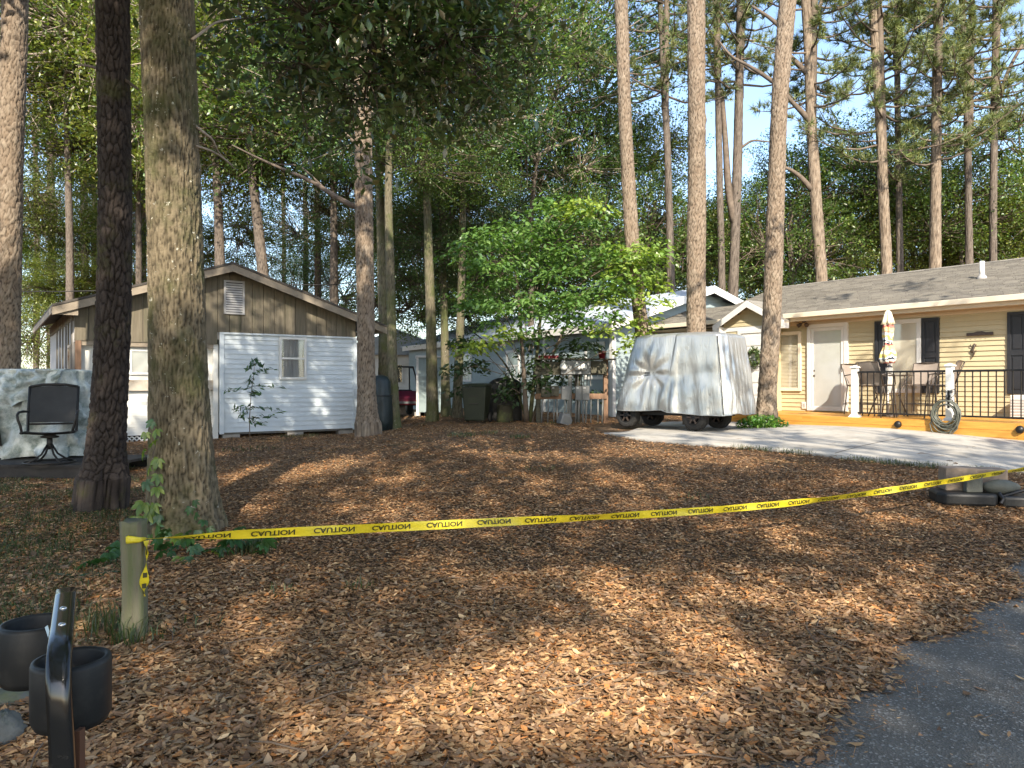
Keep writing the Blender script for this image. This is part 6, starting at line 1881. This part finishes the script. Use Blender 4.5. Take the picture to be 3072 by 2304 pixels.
grass_obj('oak_grass', np.concatenate(tuft_x), np.concatenate(tuft_y), .16, .006, 'dark grass tuft beside the creeper at the oak foot', .7)

# ---- sapling in front of the shed
sp0 = W(250, 440, 16.9); sp0.z = G(sp0.x, sp0.y)
sap = thing('sapling', 'thin leafy sapling growing in front of the white siding', 'sapling', sp0)
stem = [W(u, v, 16.9) - sp0 for u, v in ((250, 442), (249.5, 420), (251, 395), (254, 372), (255, 357))]; stem[0].z = -.03
MB().tube(stem, [.012, .011, .009, .006, .003], 6).obj('stem', MAT['limb'], sap, True)
br = [((252, 388), (238, 390), (223, 391)), ((252, 387), (265, 386), (285, 388)), ((253, 375), (262, 370), (277, 369)), ((253, 378), (250, 381), (246, 383)), ((250, 406), (240, 408), (233, 411)), ((250, 407), (268, 409), (284, 411)), ((250, 418), (262, 417), (277, 416)), ((255, 360), (250, 366), (247, 370)), ((255, 360), (260, 364), (262, 367)), ((251, 394), (257, 394), (259, 394)), ((250, 420), (256, 424), (268, 422)), ((250, 408), (244, 414), (240, 418))]
ps, ds = [], []
mb = MB()
for b3 in br:
    q = [W(u, v, 16.9 - .12 * random.uniform(-1, 1) * i_) - sp0 for i_, (u, v) in enumerate(b3)]
    mb.tube(q, [.005, .004, .002], 4)
    for k in range(26):
        t_ = random.random()
        pp = q[0].lerp(q[1], t_ * 2) if t_ < .5 else q[1].lerp(q[2], t_ * 2 - 1)
        ps.append(tuple(pp + Vector((random.gauss(0, .03), random.gauss(0, .06), random.gauss(0, .03)))))
        dr_ = (q[2] - q[0]).normalized() + Vector((random.gauss(0, .7), random.gauss(0, .7), random.gauss(-.3, .4)))
        ds.append(tuple(dr_.normalized()))
mb.obj('twig', MAT['limb'], sap)
ps, ds = np.array(ps), np.array(ds); n_ = len(ps)
ss = np.cross(np.stack([RNG.normal(0, .4, n_), RNG.normal(-.4, .4, n_), np.ones(n_)], -1), ds); ss /= np.linalg.norm(ss, axis=1, keepdims=True)
L_ = RNG.uniform(.10, .19, n_)
V, Fc = leaves4(ps, L_, L_ * .3, ds, ss, np.cross(ds, ss), np.full(n_, .1))
put('foliage', np_mesh('sapling_leaves', V, Fc, MAT['leaf'], np.repeat(leaf_cols(n_, np.array([(0.03, 0.08, 0.035), (0.05, 0.11, 0.045), (0.06, 0.12, 0.03)]), np.ones(3)), 4, 0)), sap)

# ---- dogwood
dgp = W(528, 417, 20.0); dgp.z = G(dgp.x, dgp.y)
dog = thing('dogwood_tree', 'small bright green dogwood with layered sprays beside the meter stand', 'dogwood', dgp)
stems = [[(526, 420), (524, 380), (521, 330), (518, 290), (512, 240)], [(531, 420), (535, 370), (541, 320), (540, 290), (548, 235)], [(534, 420), (545, 380), (556, 345), (580, 300), (610, 270)], [(528, 420), (510, 370), (490, 345), (470, 330)]]
dr = random.Random(12)
for k, st in enumerate(stems):
    q = [W(u, v, 20 + .35 * k - .5) - dgp for u, v in st]; q[0] = Vector((q[0].x * .5, 0, -.05))
    Q, _ = smooth_path([tuple(a) for a in q], 14)
    MB().tube([Vector(a) for a in Q], list(np.linspace(.075 - .012 * k, .014, 14)), 7).obj('trunk', MAT['mossbark' if k % 2 else 'limb'], dog, True)
# layered sprays: (u, v, spread in px, count, leaf tone)
ps, ds, cs = [], [], []
sprays = []
for k in range(98):
    for _ in range(50):
        u, v = dr.uniform(458, 662), dr.uniform(196, 352)
        if ((u - 556) / 104) ** 2 + ((v - 268) / 74) ** 2 < 1 and not (u > 600 and v < 225): break
    sprays.append((u, v, dr.uniform(18.2, 20.6), dr.uniform(.35, .8), 1))
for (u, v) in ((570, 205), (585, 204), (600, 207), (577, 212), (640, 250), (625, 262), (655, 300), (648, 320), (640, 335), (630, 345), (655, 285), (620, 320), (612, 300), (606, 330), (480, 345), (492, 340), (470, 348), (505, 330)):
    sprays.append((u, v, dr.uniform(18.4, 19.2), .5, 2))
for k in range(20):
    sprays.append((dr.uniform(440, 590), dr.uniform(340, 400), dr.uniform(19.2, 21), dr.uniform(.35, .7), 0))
mb = MB()
for (u, v, y, r, kind) in sprays:
    c = W(u, v, y) - dgp
    n_ = int(42 + 70 * r)
    hub = Vector((0, 0, max(.8, c.z - 1.2))) if kind else Vector((0, 0, max(.8, c.z - .2)))
    if dr.random() < .6: mb.tube([hub.lerp(c, .35), hub.lerp(c, .7) + Vector((0, 0, .15)), c], [.014, .010, .004], 4, False)
    base_c = {0: np.array([(0.05, 0.09, 0.03), (0.04, 0.07, 0.025)]), 1: np.array([(0.11, 0.21, 0.05), (0.14, 0.24, 0.055), (0.085, 0.17, 0.045)]), 2: np.array([(0.22, 0.31, 0.05), (0.26, 0.33, 0.055)])}[kind]  # lowest sprays painted dark, standing for shade under the crown
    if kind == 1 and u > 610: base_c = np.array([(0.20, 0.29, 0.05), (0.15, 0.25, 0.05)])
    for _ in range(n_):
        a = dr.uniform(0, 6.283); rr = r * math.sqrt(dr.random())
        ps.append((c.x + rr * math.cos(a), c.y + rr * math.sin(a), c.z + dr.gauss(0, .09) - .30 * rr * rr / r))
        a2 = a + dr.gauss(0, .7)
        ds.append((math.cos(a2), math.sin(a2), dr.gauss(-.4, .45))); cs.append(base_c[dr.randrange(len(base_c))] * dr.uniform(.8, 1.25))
mb.obj('branch', MAT['limb'], dog)
ps, ds, cs = np.array(ps), np.array(ds), np.array(cs); n_ = len(ps)
ds /= np.linalg.norm(ds, axis=1, keepdims=True)
ss = np.cross(np.stack([RNG.normal(0, .5, n_), RNG.normal(-.2, .5, n_), np.ones(n_)], -1), ds); ss /= np.linalg.norm(ss, axis=1, keepdims=True)
L_ = RNG.uniform(.12, .20, n_)
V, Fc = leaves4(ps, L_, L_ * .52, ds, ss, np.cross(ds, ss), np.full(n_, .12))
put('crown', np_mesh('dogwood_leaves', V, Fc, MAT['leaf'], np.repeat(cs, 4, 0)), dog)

# ---- swivel chair, tarp covered furniture and its platform
MAT['tarp'] = M('grey_green_tarp', (0.52, 0.55, 0.53), 0.7, var=0.2, scale=3, bump=0.02, bscale=12, dirt=(0.25, 0.29, 0.265), dscale=5, dlo=.45, dhi=.62)
MAT['darkwood_crease'] = M('dark_wood_and_crease_shade', (0.035, 0.030, 0.026), 0.85, var=0.3, bump=0.004)
MAT['mesh_sling'] = M('charcoal_sling', (0.035, 0.034, 0.033), 0.75, var=0.15)
MAT['dark_alu'] = M('dark_bronze_alloy', (0.028, 0.025, 0.022), 0.5, .3, var=.2)
pl = W(30, 460, 11.4)
plat_z = CAMZ - (463 - HZ) / F * 10.9
plt = thing('low_platform', 'low dark wooden platform under the swivel chair', 'platform', (W(45, 460, 11.3).x, 11.3, 0), R(-4))
for k in range(8):
    MB().box(-1.6, 1.25, -.62 + k * .2, -.62 + k * .2 + .188, plat_z - .04, plat_z - random.uniform(0, .004)).obj('plank', MAT['darkwood_crease'], plt)
MB().box(-1.6, 1.25, -.60, -.55, plat_z - .20, plat_z - .041).box(-1.6, 1.25, .9, .95, 0.05, plat_z - .041).obj('beam', MAT['darkwood_crease'], plt)
for x_ in (-1.2, 0, 1.1):
    MB().box(x_ - .09, x_ + .09, -.5, -.3, .0, plat_z - .041).obj('block', MAT['block'], plt)
tp = thing('covered_furniture', 'patio furniture under a faded grey green tarp behind the chair', 'tarp', (W(44, 460, 12.0).x, 12.0, plat_z), R(-3))
xa_, xb_ = (W(-12, 0, 12).x - tp.location.x), (W(87, 0, 12).x - tp.location.x)
zt_ = CAMZ - (371 - HZ) / F * 12.0 - plat_z
vs, fs = [], []
NX, NZ = 120, 40
tr_ = np.random.default_rng(3)
fo = [(tr_.random(), tr_.uniform(.05, .16), tr_.uniform(.005, .014), tr_.uniform(-.14, .14)) for _ in range(34)]
for j in range(NZ + 1):
    t_ = j / NZ
    for i_ in range(NX):
        f = i_ / NX
        ux_, uy_ = outline(f)
        fl_ = 1 + .07 * (1 - t_)
        w_ = sum(a * math.exp(-(((f - f0 - sk * (1 - t_) + .5) % 1 - .5) / wd_) ** 2) for f0, a, wd_, sk in fo) * (.25 + (1 - t_))
        xx = (xa_ + xb_) / 2 + ux_ * (xb_ - xa_) / 2 * fl_
        yy = uy_ * .40 * fl_
        nx_, ny_ = ux_ ** 5, uy_ ** 5
        w_ += .20 * crumple(xx, yy, t_ * 1.3, 2.6) * (1.2 - t_ * .8)
        vs.append((xx + nx_ * w_, yy + ny_ * w_, .02 + (zt_ - .02) * t_ + .012 * math.sin(f * 50) * (1 - t_)))
fs = [(j * NX + i_, j * NX + (i_ + 1) % NX, (j + 1) * NX + (i_ + 1) % NX, (j + 1) * NX + i_) for j in range(NZ) for i_ in range(NX)]
t0_ = NZ * NX; prev = t0_
for q in range(1, 5):
    s_ = 1 - q / 4.6; b_ = len(vs)
    for i_ in range(NX):
        p_ = vs[t0_ + i_]; cx = (xa_ + xb_) / 2
        vs.append((cx + (p_[0] - cx) * s_, p_[1] * s_, zt_ + .02 * math.sin(q * .5) - .015 * math.sin(p_[0] * 6)))
    fs += [(prev + i_, prev + (i_ + 1) % NX, b_ + (i_ + 1) % NX, b_ + i_) for i_ in range(NX)]; prev = b_
fs.append(tuple(prev + i_ for i_ in range(NX)))
MB().add(vs, fs).obj('tarp', MAT['tarp'], tp, True)
vs2, fs2 = [], []
for j in range(19):
    t_ = j / 18
    for i_ in range(61):
        f = i_ / 60
        xx = xa_ + .12 + (xb_ - xa_ - .22) * f
        dep = .42 + .12 * math.sin(f * 2.6 + .4) + .05 * math.sin(f * 17) - .22 * max(0, f - .72) * 3
        bulge = .07 * abs(math.sin(f * 11 + t_ * 2)) * t_ + .05 * abs(math.sin(f * 23 - t_ * 3)) * t_ + .16 * crumple(xx, f, t_, 3.2)
        yy = -.40 - .03 - (.06 * t_ + bulge) if j > 1 else -.40 + .12 * (2 - j)
        vs2.append((xx, yy, zt_ + .03 - dep * max(0, (t_ - .08)) / .92))
for j in range(18):
    for i_ in range(60):
        a = j * 61 + i_
        fs2.append((a, a + 1, a + 62, a + 61))
MB().add(vs2, fs2).obj('top_sheet', MAT['tarp'], tp, True)
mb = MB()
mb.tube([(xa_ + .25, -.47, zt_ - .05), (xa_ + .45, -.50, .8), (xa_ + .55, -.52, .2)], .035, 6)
mb.obj('fold', MAT['darkwood_crease'], tp, True)  # dark tube paints the shade of a deep crease in the tarp
chp = W(50, 466, 10.9)
ch = thing('swivel_chair', 'dark sling back swivel patio chair standing in front of the tarp', 'chair', (chp.x, chp.y, plat_z), R(24))
ch.scale = (1.12,) * 3
# faces -y after the turn towards the viewer's right; local: back at -y
sc_ = 1.0
vs_, fs_ = [], []
for j in range(9):
    t_ = j / 8
    for i_ in range(9):
        s_ = i_ / 8 * 2 - 1
        vs_.append((s_ * (.26 + .01 * t_), .22 + .20 * t_ - .04 * s_ * s_, .52 + .46 * t_ + .02 * (1 - s_ * s_) * t_))
for j in range(8):
    for i_ in range(8):
        fs_.append((j * 9 + i_, j * 9 + i_ + 1, (j + 1) * 9 + i_ + 1, (j + 1) * 9 + i_))
MB().add(vs_, fs_).obj('backrest', MAT['mesh_sling'], ch, True)
MB().tube([(-.275, .385, .99), (-.14, .415, 1.015), (0, .425, 1.02), (.14, .415, 1.015), (.275, .385, .99)], .018, 8).obj('top_bar', MAT['dark_alu'], ch, True)
MB().tube([(-.26, .20, .50), (.26, .20, .50)], .014, 6).obj('lower_bar', MAT['dark_alu'], ch)
vs_, fs_ = [], []
for j in range(7):
    t_ = j / 6
    for i_ in range(7):
        s_ = i_ / 6 * 2 - 1
        vs_.append((s_ * .26, .22 - .50 * t_, .40 - .03 * math.sin(t_ * 3.1) + .02 * t_ - .015 * (1 - s_ * s_)))
for j in range(6):
    for i_ in range(6):
        fs_.append((j * 7 + i_, j * 7 + i_ + 1, (j + 1) * 7 + i_ + 1, (j + 1) * 7 + i_))
MB().add(vs_, fs_).obj('seat', MAT['mesh_sling'], ch, True)
for sx in (-1, 1):
    MB().tube([(sx * .275, -.28, .41), (sx * .275, .0, .40), (sx * .275, .20, .40), (sx * .28, .24, .60), (sx * .28, .39, .99)], .018, 8).obj('side_frame', MAT['dark_alu'], ch, True)
    MB().tube([(sx * .28, .28, .66), (sx * .31, .10, .67), (sx * .325, -.12, .665), (sx * .325, -.22, .63), (sx * .315, -.23, .57), (sx * .295, -.20, .50), (sx * .275, -.22, .41)], .016, 8).obj('arm_rest', MAT['dark_alu'], ch, True)
MB().lathe([(.10, .33), (.11, .35), (.05, .37), (.05, .39)], 12, (0, -.03, 0)).tube([(0, -.03, .18), (0, -.03, .35)], .035, 8).obj('swivel_column', MAT['dark_alu'], ch, True)
for k in range(4):
    a = k * math.pi / 2 + .6
    MB().tube([(.03 * math.cos(a), -.03 + .03 * math.sin(a), .24), (.10 * math.cos(a), -.03 + .10 * math.sin(a), .12), (.20 * math.cos(a), -.03 + .20 * math.sin(a), .05), (.29 * math.cos(a), -.03 + .29 * math.sin(a), .015)], .014, 6).obj('leg', MAT['dark_alu'], ch, True)
MB().tube([(.29 * math.cos(a), -.03 + .29 * math.sin(a), .016) for a in np.linspace(0, 6.283, 28, endpoint=False)], .013, 6, closed=True).obj('base_ring', MAT['dark_alu'], ch, True)

# ---- umbrella base with stone blocks at the right
MAT['stone'] = M('tan_stone', (0.25, 0.19, 0.145), 0.95, var=0.2, scale=6, bump=0.008, bscale=25)
MAT['paver'] = M('grey_green_paver', (0.115, 0.115, 0.095), 0.9, var=0.2, bump=0.006)
ub = GH(985, 506)
ubz = G(ub.x, ub.y)
base_ = thing('umbrella_base', 'heavy black plastic umbrella base lying at the right edge', 'umbrella base', (ub.x, ub.y, ubz), R(-10))
MB().plate([(-.52, .0), (-.46, -.14), (.05, -.16), (.12, -.05), (.06, .40), (-.48, .36)], .01, .15).obj('weight_tray', MAT['cup_black'], base_, bevel=.03)
MB().plate([(.13, -.14), (.75, -.20), (.82, .25), (.16, .34), (.12, .05)], .0, .13).obj('weight_tray', MAT['cup_black'], base_, bevel=.03)
MB().tube([(.12, -.06, .16), (.14, -.12, .10), (.10, -.15, .05)], .02, 6).obj('clip', MAT['black'], base_)
MB().tube([(.16, -.05, .12), (.5, .0, .22), (1.0, .1, .42)], .018, 8).obj('pole', MAT['black'], base_)
def block(name, label, x0, x1, y0, y1, z0, z1, mt, rz=0.0, cat='stone'):
    o = MB().box(x0, x1, y0, y1, z0, z1).obj(name, mt, None, bevel=.012)
    o.location = (ub.x, ub.y, ubz); o.rotation_euler = (0, 0, R(-10) + rz); tag(o, label, cat)
block('stone_block', 'square tan stone block at the back left of the umbrella base', -.38, -.04, .10, .34, .151, .42, MAT['stone'])
block('stone_block', 'long tan stone block behind the grey paver', -.02, .36, .22, .46, .14, .40, MAT['stone'], .05)
block('paver', 'dark grey paver leaning on the tan stone block', -.2, -.02, .0, .09, .151, .34, MAT['paver'], .1, 'paver')
rk = MB().blob((0, 0, 0), .21, .12, .085, 20, 12, .05, random.Random(9)).obj('rock', MAT['paver'], None, True)
rk.location = base_.matrix_basis @ Vector((.20, .08, .21)); tag(rk, 'smooth grey green rock resting on the umbrella base', 'rock')

# ---- meter stand
MAT['grey_steel'] = M('grey_steel', (0.17, 0.175, 0.175), 0.5, 0.2, var=0.1, scale=4)
MAT['pvc'] = M('grey_pvc', (0.15, 0.15, 0.14), 0.6, var=0.08)
MAT['dkboard'] = M('dark_board', (0.075, 0.07, 0.05), 0.9, var=0.25, stretch=(.5, 6, 6), bump=.003)
MAT['meterglass'] = M('pale_meter_dome', (0.50, 0.51, 0.50), .2, var=.05, spec=.6)
ms0 = W(608, 423, 20.0)
ms = thing('meter_stand', 'wooden rack carrying three electric meters and grey boxes', 'meter rack', (ms0.x, ms0.y, G(ms0.x, ms0.y)), R(6))
def mx(u): return (u - 608) / F * 20.0
def mz(v): return CAMZ - (v - HZ) / F * 20.0 - ms.location.z
for u in (606, 578, 538):
    MB().box(mx(u) - .06, mx(u) + .06, .0, .12, -.1, mz(360)).obj('post', MAT['brownpost' if u == 606 else 'dkboard'], ms, bevel=.006)
for a, b, nm in ((362, 375, 'board'), (393.5, 399, 'board')):
    MB().box(mx(534), mx(606.5), -.04, -.001, mz(b), mz(a)).obj(nm, MAT['dkboard' if a < 380 else 'brownpost'], ms, bevel=.004)
MB().box(mx(532), mx(614), -.22, .22, mz(360), mz(358.8)).obj('top_shelf', MAT['dkboard'], ms)
MB().box(mx(590), mx(605), -.10, -.041, mz(374), mz(361)).obj('cabinet', MAT['dkboard'], ms, bevel=.006)
mbx = MB().box(mx(559.5), mx(589), -.18, -.041, mz(374.5), mz(361)).obj('meter_box', MAT['grey_steel'], ms, bevel=.008)
for u in (560.5, 574.3, 580.3):
    mt_ = MB().lathe([(.10, 0), (.10, .03), (.092, .035), (.09, .11), (.075, .127), (0, .13)], 20).obj('meter', MAT['meterglass'], mbx, True)
    mt_.location = (mx(u) + .03, -.18, mz(367)); mt_.rotation_euler = (R(90), 0, 0)
    fc_ = MB().box(-.045, .045, -.03, .03, .1305, .133).obj('dial', MAT['white'], mt_)
    MB().box(-.03, .03, .005, .016, .1335, .1345).obj('display', MAT['shutter'], mt_)
for (u0, u1, v0_, v1_) in ((560, 568, 386, 399.5), (574, 580.3, 386, 400), (580.8, 588, 386, 400), (540, 549, 386, 397), (549.5, 557.5, 386, 396)):
    bx_ = MB().box(mx(u0), mx(u1), -.15, -.041, mz(v1_), mz(v0_)).obj('breaker_box', MAT['grey_steel' if u0 > 558 else 'dkboard'], ms, bevel=.006)
    MB().box(mx(u0) + .03, mx(u0) + .09, -.152, -.15, mz(v0_) - .06, mz(v0_) - .04).obj('sticker', MAT['white'], bx_)
for (u, w_) in ((564, .02), (566.5, .018), (569, .055), (575, .022), (578, .03), (582, .025), (585.5, .028), (590, .018), (597, .022), (602, .022), (553, .02), (556, .025), (547, .016), (541, .02)):
    MB().tube([(mx(u), -.10, mz(399 if w_ < .05 else 375)), (mx(u) + random.uniform(-.03, .0), -.10, -.05)], w_, 8).obj('conduit', MAT['pvc'], ms, True)
for k in range(7):
    MB().tube([(mx(571 + 3 * k), -.11, mz(375)), (mx(571 + 3 * k) + random.uniform(-.04, .04), -.11, mz(386))], .014, 6).obj('conduit', MAT['black' if k % 2 else 'pvc'], ms)
pt_ = thing('red_pot', 'small dark red pot standing on top of the meter rack', 'pot', ms.location + Vector((mx(602) , -.02, mz(358.8))))
MAT['red'] = M('red_glaze', (0.18, 0.015, 0.02), .5)
MB().lathe([(.08, 0), (.10, .16), (.11, .17), (.11, .20), (.095, .20), (.085, .05), (0, .05)], 16).obj('pot', MAT['red'], pt_, True)
rg = thing('red_cloth', 'red patterned cloth lying on the left of the meter rack', 'cloth', ms.location + Vector((mx(549), -.05, mz(358.8))))
wavy(-.28, .25, 0, .09, 0, .015, 30, 20).obj('cloth', MAT['red'], rg)
pd = thing('utility_pedestal', 'tilted grey utility pedestal on the ground before the meters', 'pedestal', (lambda p: (p.x, p.y, G(p.x, p.y)))(GH(564, 425)), R(20))
bx_ = MB().prism([(-.16, 0), (.12, 0), (.14, .16), (.02, .30), (-.16, .26)], -.12, .12).obj('housing', MAT['grey_steel'], pd, bevel=.01)
bx_.rotation_euler = (0, R(18), 0)
MB().box(-.10, .06, -.128, -.121, .06, .22).obj('lid', MAT['pvc'], pd).rotation_euler = (0, R(18), 0)

# ---- trash cart, grill, stump
MAT['binplastic'] = M('dark_green_plastic', (0.020, 0.024, 0.012), .55, var=.15)
tc_ = thing('trash_cart', 'dark green wheeled trash cart beside the covered grill', 'trash cart', (lambda p: (p.x, p.y, G(p.x, p.y)))(W(477, 420, 20.0)), R(-12))
MB().hexa([(-.27, -.28, .06), (.27, -.28, .06), (.25, .25, .12), (-.25, .25, .12), (-.33, -.36, .96), (.33, -.36, .96), (.33, .34, .96), (-.33, .34, .96)]).obj('bin', MAT['binplastic'], tc_, bevel=.03)
MB().hexa([(-.35, -.39, .965), (.35, -.39, .965), (.35, .36, .965), (-.35, .36, .965), (-.32, -.34, 1.02), (.32, -.34, 1.02), (.32, .32, 1.05), (-.32, .32, 1.05)]).obj('lid', MAT['binplastic'], tc_, bevel=.02)
MB().tube([(-.25, .42, .95), (.25, .42, .95)], .016, 6).obj('handle', MAT['black'], tc_)
for sx in (-1, 1):
    w_ = MB().lathe([(0, -.03), (.13, -.03), (.14, 0), (.13, .03), (0, .03)], 20).obj('wheel', MAT['rubber'], tc_, True); w_.location = (sx * .31, .2, .14); w_.rotation_euler = (0, R(90), 0)
MB().box(-.12, .12, -.345, -.325, .5, .52).box(-.12, .12, -.345, -.325, .7, .72).obj('emblem', MAT['darkwood_crease'], tc_)
gr_ = thing('grill', 'round topped grill under a black cover right of the trash cart', 'grill', (lambda p: (p.x, p.y, G(p.x, p.y)))(W(505, 415, 21.2)), R(5))
vs, fs = [], []
for j in range(13):
    t_ = j / 12
    for k in range(40):
        a = 2 * math.pi * k / 40
        c_, s_ = outline(k / 40)
        zz = 1.0 * min(1, t_ * 1.5) + (.22 * math.sin((t_ - .66) / .34 * 1.57) if t_ > .66 else 0)
        sh_ = 1 if t_ < .66 else math.cos((t_ - .66) / .34 * 1.5)
        vs.append((c_ * .46 * sh_ * (1 + .05 * math.sin(k * 1.7) * (1 - t_)), s_ * .30 * sh_, zz))
fs = [(j * 40 + k, j * 40 + (k + 1) % 40, (j + 1) * 40 + (k + 1) % 40, (j + 1) * 40 + k) for j in range(12) for k in range(40)]
MB().add(vs, fs).obj('cover', MAT['cup_black'], gr_, True)
for sx in (-.35, .35):
    MB().tube([(sx, -.2, 0), (sx, -.2, .3)], .02, 6).obj('leg', MAT['black'], gr_)
stp = MB().lathe([(.24, 0), (.22, .1), (.21, .45), (.20, .47), (0, .47)], 18, wob=lambda q, z: 1 + .06 * math.sin(5 * q)).obj('tree_stump', MAT['mossbark'], None, True)
sp_ = W(505, 420, 20.2); stp.location = (sp_.x, sp_.y, G(sp_.x, sp_.y)); tag(stp, 'low mossy stump in front of the black grill', 'stump')
# covered barrel by the shed corner
bb = W(381, 424, 18.6)
brl = thing('covered_barrel', 'dark teal tarp wrapped round a tall barrel right of the shed', 'barrel', (bb.x, bb.y, G(bb.x, bb.y)))
MAT['teal'] = M('dark_teal_tarp', (0.014, 0.022, 0.023), .45, var=.3, bump=.02, bscale=7)
MB().lathe([(.27, 0), (.28, .3), (.26, .9), (.24, 1.25), (.16, 1.38), (0, 1.42)], 26, wob=lambda q, z: 1 + .05 * math.sin(5 * q + z * 3) + .03 * math.sin(9 * q)).obj('wrap', MAT['teal'], brl, True)
MB().tube([(.29 * math.cos(a), .29 * math.sin(a), .9) for a in np.linspace(0, 6.283, 20, endpoint=False)], .01, 5, closed=True).obj('rope', MAT['black'], brl)

# ---- storage shed, utility vehicle and far house
ss_ = W(432, 412, 26.5)
st = thing('storage_shed', 'narrow grey blue metal storage shed with ribbed door behind the trunks', 'shed', (ss_.x, ss_.y, G(ss_.x, ss_.y)), R(8))
sw2_ = (447 - 418) / F * 26.5
MAT['bluesteel'] = M('grey_blue_steel', (0.24, 0.30, 0.30), .5, .1, var=.08)
MB().box(-sw2_ / 2, sw2_ / 2, 0, 1.2, .12, 2.05).obj('body', MAT['bluesteel'], st)
for k in range(9):
    x_ = -sw2_ / 2 + .05 + k * (sw2_ - .1) / 8
    MB().box(x_ - .02, x_ + .02, -.02, -.001, .14, 1.98).obj('rib', MAT['bluesteel'], st)
MB().box(-sw2_ / 2 - .06, sw2_ / 2 + .06, -.08, 1.3, 2.05, 2.12).obj('roof', MAT['offwhite'], st)
for sx in (-1, 1):
    MB().box(sx * sw2_ / 2 - .04, sx * sw2_ / 2 + .04, -.035, -.021, .0, 2.05).obj('corner_trim', MAT['offwhite'], st)
    MB().box(sx * sw2_ / 2 - .1, sx * sw2_ / 2 + .1, .0, .3, -.02, .119).obj('block', MAT['block'], st)
uv_ = W(404, 404, 28.0)
utv = thing('utility_vehicle', 'maroon utility vehicle with black roll cage behind the tree trunks', 'utility vehicle', (uv_.x, uv_.y, G(uv_.x, uv_.y)), R(20))
MAT['maroon'] = M('maroon_plastic', (0.13, 0.012, 0.03), .3, var=.1)
MB().hexa([(-.55, -.55, .45), (.55, -.55, .45), (.6, .3, .45), (-.6, .3, .45), (-.42, -.5, .72), (.42, -.5, .72), (.55, .25, .98), (-.55, .25, .98)]).obj('hood', MAT['maroon'], utv, bevel=.05)
MB().box(-.6, .6, .3, 1.9, .40, .60).box(-.6, .6, 1.3, 2.2, .6, 1.0).obj('body', MAT['black'], utv, bevel=.03)
MB().box(-.5, .5, .9, 1.3, .6, .8).obj('seat', MAT['cup_black'], utv, bevel=.04)
for sx in (-1, 1):
    MB().tube([(sx * .56, .2, .95), (sx * .54, .4, 1.45), (sx * .50, .65, 1.83), (sx * .50, 1.4, 1.85), (sx * .54, 1.5, .9)], .028, 8).obj('roll_bar', MAT['black'], utv, True)
    for yy in (-.2, 1.75):
        w_ = MB().lathe([(0, -.11), (.2, -.11), (.31, -.09), (.33, 0), (.31, .09), (.2, .11), (0, .11)], 22).obj('wheel', MAT['rubber'], utv, True); w_.location = (sx * .58, yy, .33); w_.rotation_euler = (0, R(90), 0)
        MB().lathe([(0, -.115), (.17, -.12), (.17, .12), (0, .115)], 14).obj('rim', MAT['grey_steel'], w_, True)
MB().hexa([(-.52, .55, 1.84), (.52, .55, 1.84), (.52, 1.5, 1.86), (-.52, 1.5, 1.86), (-.5, .6, 1.90), (.5, .6, 1.90), (.5, 1.45, 1.92), (-.5, 1.45, 1.92)]).obj('roof', MAT['black'], utv, bevel=.02)
MB().tube([(-.28 + .17 * math.cos(a), .45 + .10 * math.sin(a), 1.08 + .14 * math.sin(a)) for a in np.linspace(0, 6.283, 18, endpoint=False)], .014, 6, closed=True).obj('steering_wheel', MAT['black'], utv, True)
MB().tube([(-.28, .25, .9), (-.28, .45, 1.08)], .018, 6).obj('steering_column', MAT['black'], utv)
MB().box(-.35, .35, -.56, -.54, .5, .58).obj('grille', MAT['grey_steel'], utv)
fh = thing('far_house', 'white sided house seen between trunks behind the maroon vehicle', 'house', (W(375, 400, 40).x, 40, G(0, 40)), R(12))
fw_ = MB().box(-2.2, 4.5, 0, 5, 0, 2.6).obj('wall', MAT['white'], fh)
lap(fw_, MAT['white'], -2.2, 4.5, 0.05, 2.55, .2, 0.0)
frf = MB().prism([(-2.7, 2.55), (5.0, 2.55), (1.15, 3.9)], -.4, 5.4).obj('roof', MAT['metalroof'], fh)
for x_ in (-1.2, .6, 2.6):
    fw2 = ring(x_, x_ + .9, 1.0, 2.1, .08, -.06, -.001).obj('window', MAT['white'], fh)
    MB().box(x_ + .08, x_ + .82, -.045, -.04, 1.08, 2.02).obj('pane', MAT['glass'], fw2)
    MB().box(x_ + .08, x_ + .82, -.034, -.03, 1.08, 2.02).obj('backing', MAT['darkvoid'], fw2)
# overhead wire
o = MB().tube([W(-60, 290, 21), W(20, 291.5, 21.5), W(60, 291.5, 22), W(110, 290.5, 22.5), W(200, 284, 23), W(330, 285, 24), W(520, 262, 26)], .014, 5).obj('overhead_wire', MAT['black'], None); tag(o, 'black overhead wire running behind the shed roof', 'wire')
